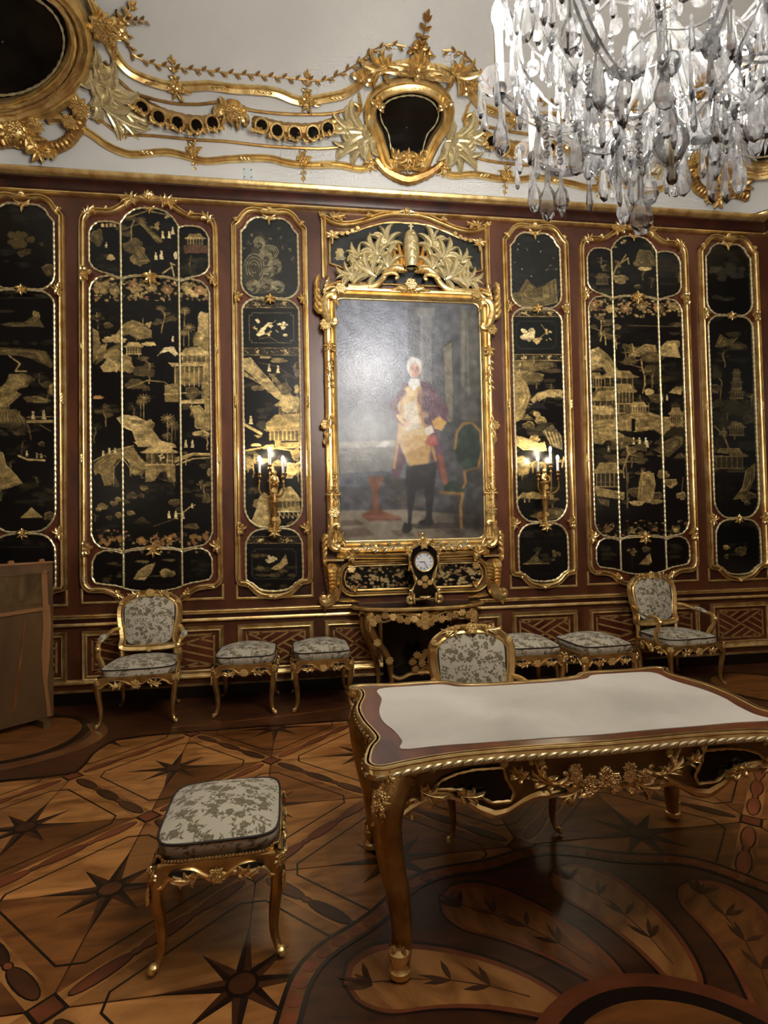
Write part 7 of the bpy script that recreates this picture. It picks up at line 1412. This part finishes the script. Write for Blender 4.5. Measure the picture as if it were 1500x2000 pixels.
plate('frame_strip', [(.05, .985), (.52, .97), (.52, 1.0), (.05, 1.015)], 0, .014, 'board_light'); plate('frame_strip', [(.045, 1.01), (.09, 1.01), (.10, HB-.09), (.055, HB-.06)], 0, .012, 'board_light'); plate('frame_strip', [(.46, 1.0), (.50, 1.0), (.50, HB-.09), (.46, HB-.09)], 0, .012, 'board_light')
plate('light_strip', [(.02, .06), (.055, .07), (.065, .20), (.09, .40), (.10, .62), (.085, .85), (.095, 1.0), (.03, 1.03), (.02, .85), (.035, .55), (.055, .35)], 0, .006, 'board_light')
plate('light_strip', [(.30, .2), (.33, .2), (.27, .6), (.24, .9), (.22, .9)], 0, .004, 'burl')
for a in (.06, .3): plate('top_stud', [(a, HB+.004), (a+.05, HB+.004), (a+.045, HB+.025), (a+.01, HB+.028)], -.03, -.005, 'board_light')
for a in (.08, Lb-.12): plate('foot', [(a, 0.0065), (a+.06, .0065), (a+.06, .065), (a, .065)], -.16, .12, 'board_dark')
settle(t, (p0.x, p0.y, 0))
# ------------------------------------------------------------------ chandelier
HCX, HCY = .94, -4.58
t = thing('chandelier', 'large crystal chandelier with white candle bulbs hanging at upper right', 'chandelier')
def hp(r, a, z): return Vector((HCX+r*math.cos(a), HCY+r*math.sin(a), z))
mb = MB(); mb.tube([(HCX, HCY, 2.5), (HCX, HCY, 5.12)], .006, 6); mb.build('hanging_rod', 'gold_pale', t)
for z0, s_ in ((2.58, .72), (3.05, .9), (3.55, .9)):
    mb = MB(); mb.lathe([(0, z0-.12*s_), (.014*s_, z0-.11*s_), (.02*s_, z0-.09*s_), (.012*s_, z0-.06*s_), (.035*s_, z0-.03*s_), (.06*s_, z0+.02*s_), (.058*s_, z0+.06*s_), (.03*s_, z0+.11*s_), (.02*s_, z0+.16*s_), (.03*s_, z0+.2*s_), (.018*s_, z0+.24*s_)], 14, (HCX, HCY, 0)); mb.build('stem_vase', 'glass', t)
def proto_flat(name, mb, mat):
    o = mb.build(name, mat, None, False); me = o.data; bpy.data.objects.remove(o); PROTO[name] = me
mb = MB(); mb.lathe([(0, 0), (.10, -.10), (.14, -.55), (.20, -.78), (.10, -.95), (0, -1.0)], 6); mb.ball((0, 0, .08), .09, 6, 4); proto_flat('prism', mb, 'crystal')
mb = MB(); mb.lathe([(0, 0), (.12, -.05), (.34, -.45), (.42, -.70), (.30, -.92), (0, -1.02)], 8, sx=1.0); mb.v = [(x, y*.35, z) for x, y, z in mb.v]; mb.ball((0, 0, .12), .12, 6, 4); proto_flat('pendalogue', mb, 'crystal')
mb = MB(); mb.lathe([(0, 0), (.10, -.05), (.13, -.42), (.36, -.56), (.44, -.78), (.26, -.96), (0, -1.04)], 8); proto_flat('bobdrop', mb, 'crystal')
mb = MB()
for k in range(8): mb.leaf((0, 0), 2*PI*k/8, 1.0, .3, 0, .5)
mb.ball((0, -.2, 0), .3, 6, 4); proto_flat('rosette', mb, 'crystal')
mb = MB()
for k in range(7): mb.leaf((0, .0), -PI/2+(k-3)*.26, 1.0-.05*abs(k-3), .13, 0, .5)
mb.ball((0, -.05, .12), .16, 6, 5, (1, .7, 1.5)); proto_flat('shell_drop', mb, 'crystal')
def hang(pn, nm, p, sc, az, par=None): return inst(pn, nm, par or t, p.x, p.y, p.z, sc, 0, False, out=(math.cos(az), math.sin(az), 0))
rc = random.Random(12)
def candle(par, x, y, z, h=.165):
    mb = MB(); mb.tube([(x, y, z), (x, y, z+h)], .0125, 12); mb.build('candle', 'candle', par)
    mb = MB(); z1 = z+h; mb.lathe([(0, z1), (.011, z1+.001), (.0175, z1+.02), (.015, z1+.04), (.007, z1+.06), (0, z1+.07)], 8, (x, y, 0)); mb.build('bulb', 'bulb', par)
def arm(az, R, zc, z_in, nm='arm', hc=.165):
    ca = [hp(.05, az, z_in), hp(R*.28, az, z_in-.10), hp(R*.55, az, zc-.13), hp(R*.80, az, zc-.10), hp(R, az, zc-.02)]
    A = catmull(ca, 7); mb = MB(); mb.tube(A, .0115, 8); a_ = mb.build(nm, 'glass', t); x, y = A[-1][0], A[-1][1]
    mb = MB(); mb.lathe([(0, zc-.03), (.017, zc-.025), (.019, zc-.008), (.016, zc+.004), (0, zc+.004)], 10, (x, y, 0)); mb.build('drip_cup', 'metal_dark', a_)
    mb = MB(); n = 20; rows = []
    for r, dz in ((.016, .0), (.035, -.002), (.052, .012), (.056, .022)): rows.append([(x+r*(1+.05*math.cos(10*2*PI*k/n))*math.cos(2*PI*k/n), y+r*(1+.05*math.cos(10*2*PI*k/n))*math.sin(2*PI*k/n), zc+dz) for k in range(n)])
    mb.grid(rows, False, True); mb.build('bobeche', 'glass', a_); candle(a_, x, y, zc+.004, hc)
    for k in range(6):
        b = az+2*PI*k/6+.3; p = Vector((x+.054*math.cos(b), y+.054*math.sin(b), zc+.008)); hang('prism', 'crystal_prism', p, (.05, .05, rc.choice((.085, .10, .12))), b, a_)
    hang('bobdrop', 'crystal_drop', Vector((x, y, zc-.03)), (.05, .05, .15), az, a_)
    for q in (8, 14, 20): p = Vector(A[q]); hang('rosette', 'crystal_rosette', p+Vector((0, 0, .012)), .02, az-1.0, a_); hang(rc.choice(('prism', 'pendalogue', 'shell_drop')), 'crystal_drop', p-Vector((0, 0, .012)), (.05, .05, rc.uniform(.09, .14)), az+1.2, a_)
    return a_
A0 = math.radians(164)
for k in range(8): arm(A0+2*PI*k/8, .42, 2.80, 2.86)
for k in range(6): arm(A0+.3+2*PI*k/6, .30, 3.62, 3.70, 'upper_arm')
# cage ribs
for k in range(8):
    az = A0+PI/8+2*PI*k/8; A = catmull([hp(.07, az, 2.62), hp(.20, az, 2.66), hp(.33, az, 2.80), hp(.385, az, 3.0), hp(.36, az, 3.22), hp(.24, az, 3.46), hp(.10, az, 3.75), hp(.06, az, 3.95)], 6); mb = MB(); mb.tube(A, .0105, 7); rb = mb.build('cage_rib', 'glass', t)
    for q in range(3, 34, 3):
        p = Vector(A[q]); hang('rosette', 'crystal_rosette', p, rc.uniform(.016, .026), az+rc.uniform(-.6, .6), rb)
        if q < 30: hang(rc.choice(('pendalogue', 'prism', 'shell_drop', 'pendalogue')), 'crystal_drop', p-Vector((0, 0, .014)), (rc.uniform(.042, .066),)*2+(rc.uniform(.07, .11),), az+rc.uniform(-.7, .7), rb)
for z, R, n in ((3.26, .31, 18), (3.12, .40, 24), (3.04, .30, 16), (2.95, .37, 22), (2.84, .26, 18), (2.74, .20, 14), (2.64, .12, 9)):
    P = [hp(R, 2*PI*k/48, z+.012*math.cos(8*2*PI*k/48)) for k in range(48)]; mb = MB(); mb.tube(P, .004, 5, True); rg = mb.build('crystal_hoop', 'glass', t)
    for k in range(n):
        az = 2*PI*k/n+rc.uniform(-.06, .06); p = hp(R, az, z); hang(rc.choice(('pendalogue', 'prism', 'bobdrop', 'shell_drop')), 'crystal_drop', p-Vector((0, 0, .01)), (rc.uniform(.042, .062),)*2+(rc.uniform(.07, .12),), az+rc.uniform(-.5, .5), rg); p = hp(R*1.04, az+PI/n, z); hang('prism', 'crystal_prism', p, (.045, .045, rc.uniform(.06, .11)), az, rg)
for (px, py, pn, w, L) in ((1250, 338, 'bobdrop', .10, .17), (1068, 318, 'bobdrop', .085, .16), (1095, 330, 'bobdrop', .075, .13), (1290, 280, 'shell_drop', .10, .12), (1440, 270, 'shell_drop', .12, .13), (1208, 300, 'shell_drop', .10, .12), (1195, 150, 'shell_drop', .11, .12), (1165, 130, 'pendalogue', .09, .12), (1120, 90, 'pendalogue', .09, .12), (1300, 120, 'shell_drop', .12, .14), (1400, 100, 'shell_drop', .12, .14), (1470, 180, 'pendalogue', .1, .14), (1235, 60, 'pendalogue', .1, .14), (1150, 210, 'shell_drop', .09, .11)):
    d = ray(px, py); k = 1.36+.12*math.sin(px); p = EYE+d*k; hang(pn, 'crystal_drop', p, (w*.6, w*.6, L*.85), -1.9)
    mb = MB(); mb.tube([p, (p.x, p.y, p.z+.10)], .002, 4); [mb.ball((p.x, p.y, p.z+.02+.022*k_), .009, 6, 4) for k_ in range(5)]; mb.build('bead_chain', 'crystal', t)
mb = MB(); mb.lathe([(.0, 5.06), (.12, 5.06), (.10, 5.11), (.0, 5.12)], 14, (HCX, HCY, 0)); mb.build('ceiling_rose', 'gold', t)
settle(t, (HCX, HCY, 2.43)); KC = 1.25; t.scale = (KC,)*3; t.location = EYE+(Vector((HCX, HCY, 2.43))-EYE)*KC
# ------------------------------------------------------------------ gallery spotlight high on the far side of the room (its reflection shows in the portrait)
SPX = Vector((1.72, -6.35, 5.42))
t = thing('gallery_spotlight', 'small white gallery spotlight under the ceiling, outside the picture', 'spotlight', SPX)
tgt = Vector((1.0, 0, 3.7)); dq = (tgt-SPX).normalized(); RQ = dq.to_track_quat('-Z', 'Y')
mb = MB(); mb.lathe([(0, .22), (.10, .22), (.11, .20), (.11, 0), (.125, -.02), (.118, -.02), (.10, .02), (.10, .18), (0, .18)], 16, (0, 0, 0), RQ.to_matrix()); mb.build('housing', 'candle', t)
mb = MB(); mb.tube([(0, 0, .1), (0, 0, .6)], .012, 6); mb.build('bracket', 'metal_dark', t)
ld = bpy.data.lights.new('spot_lamp', 'SPOT'); ld.energy = SPOT_POWER; ld.color = (.96, .97, 1.0); ld.spot_size = .86; ld.spot_blend = 1.0; ld.shadow_soft_size = .09
lo = bpy.data.objects.new('spot_lamp', ld); C.objects.link(lo); lo.parent = t; lo.rotation_euler = RQ.to_euler()
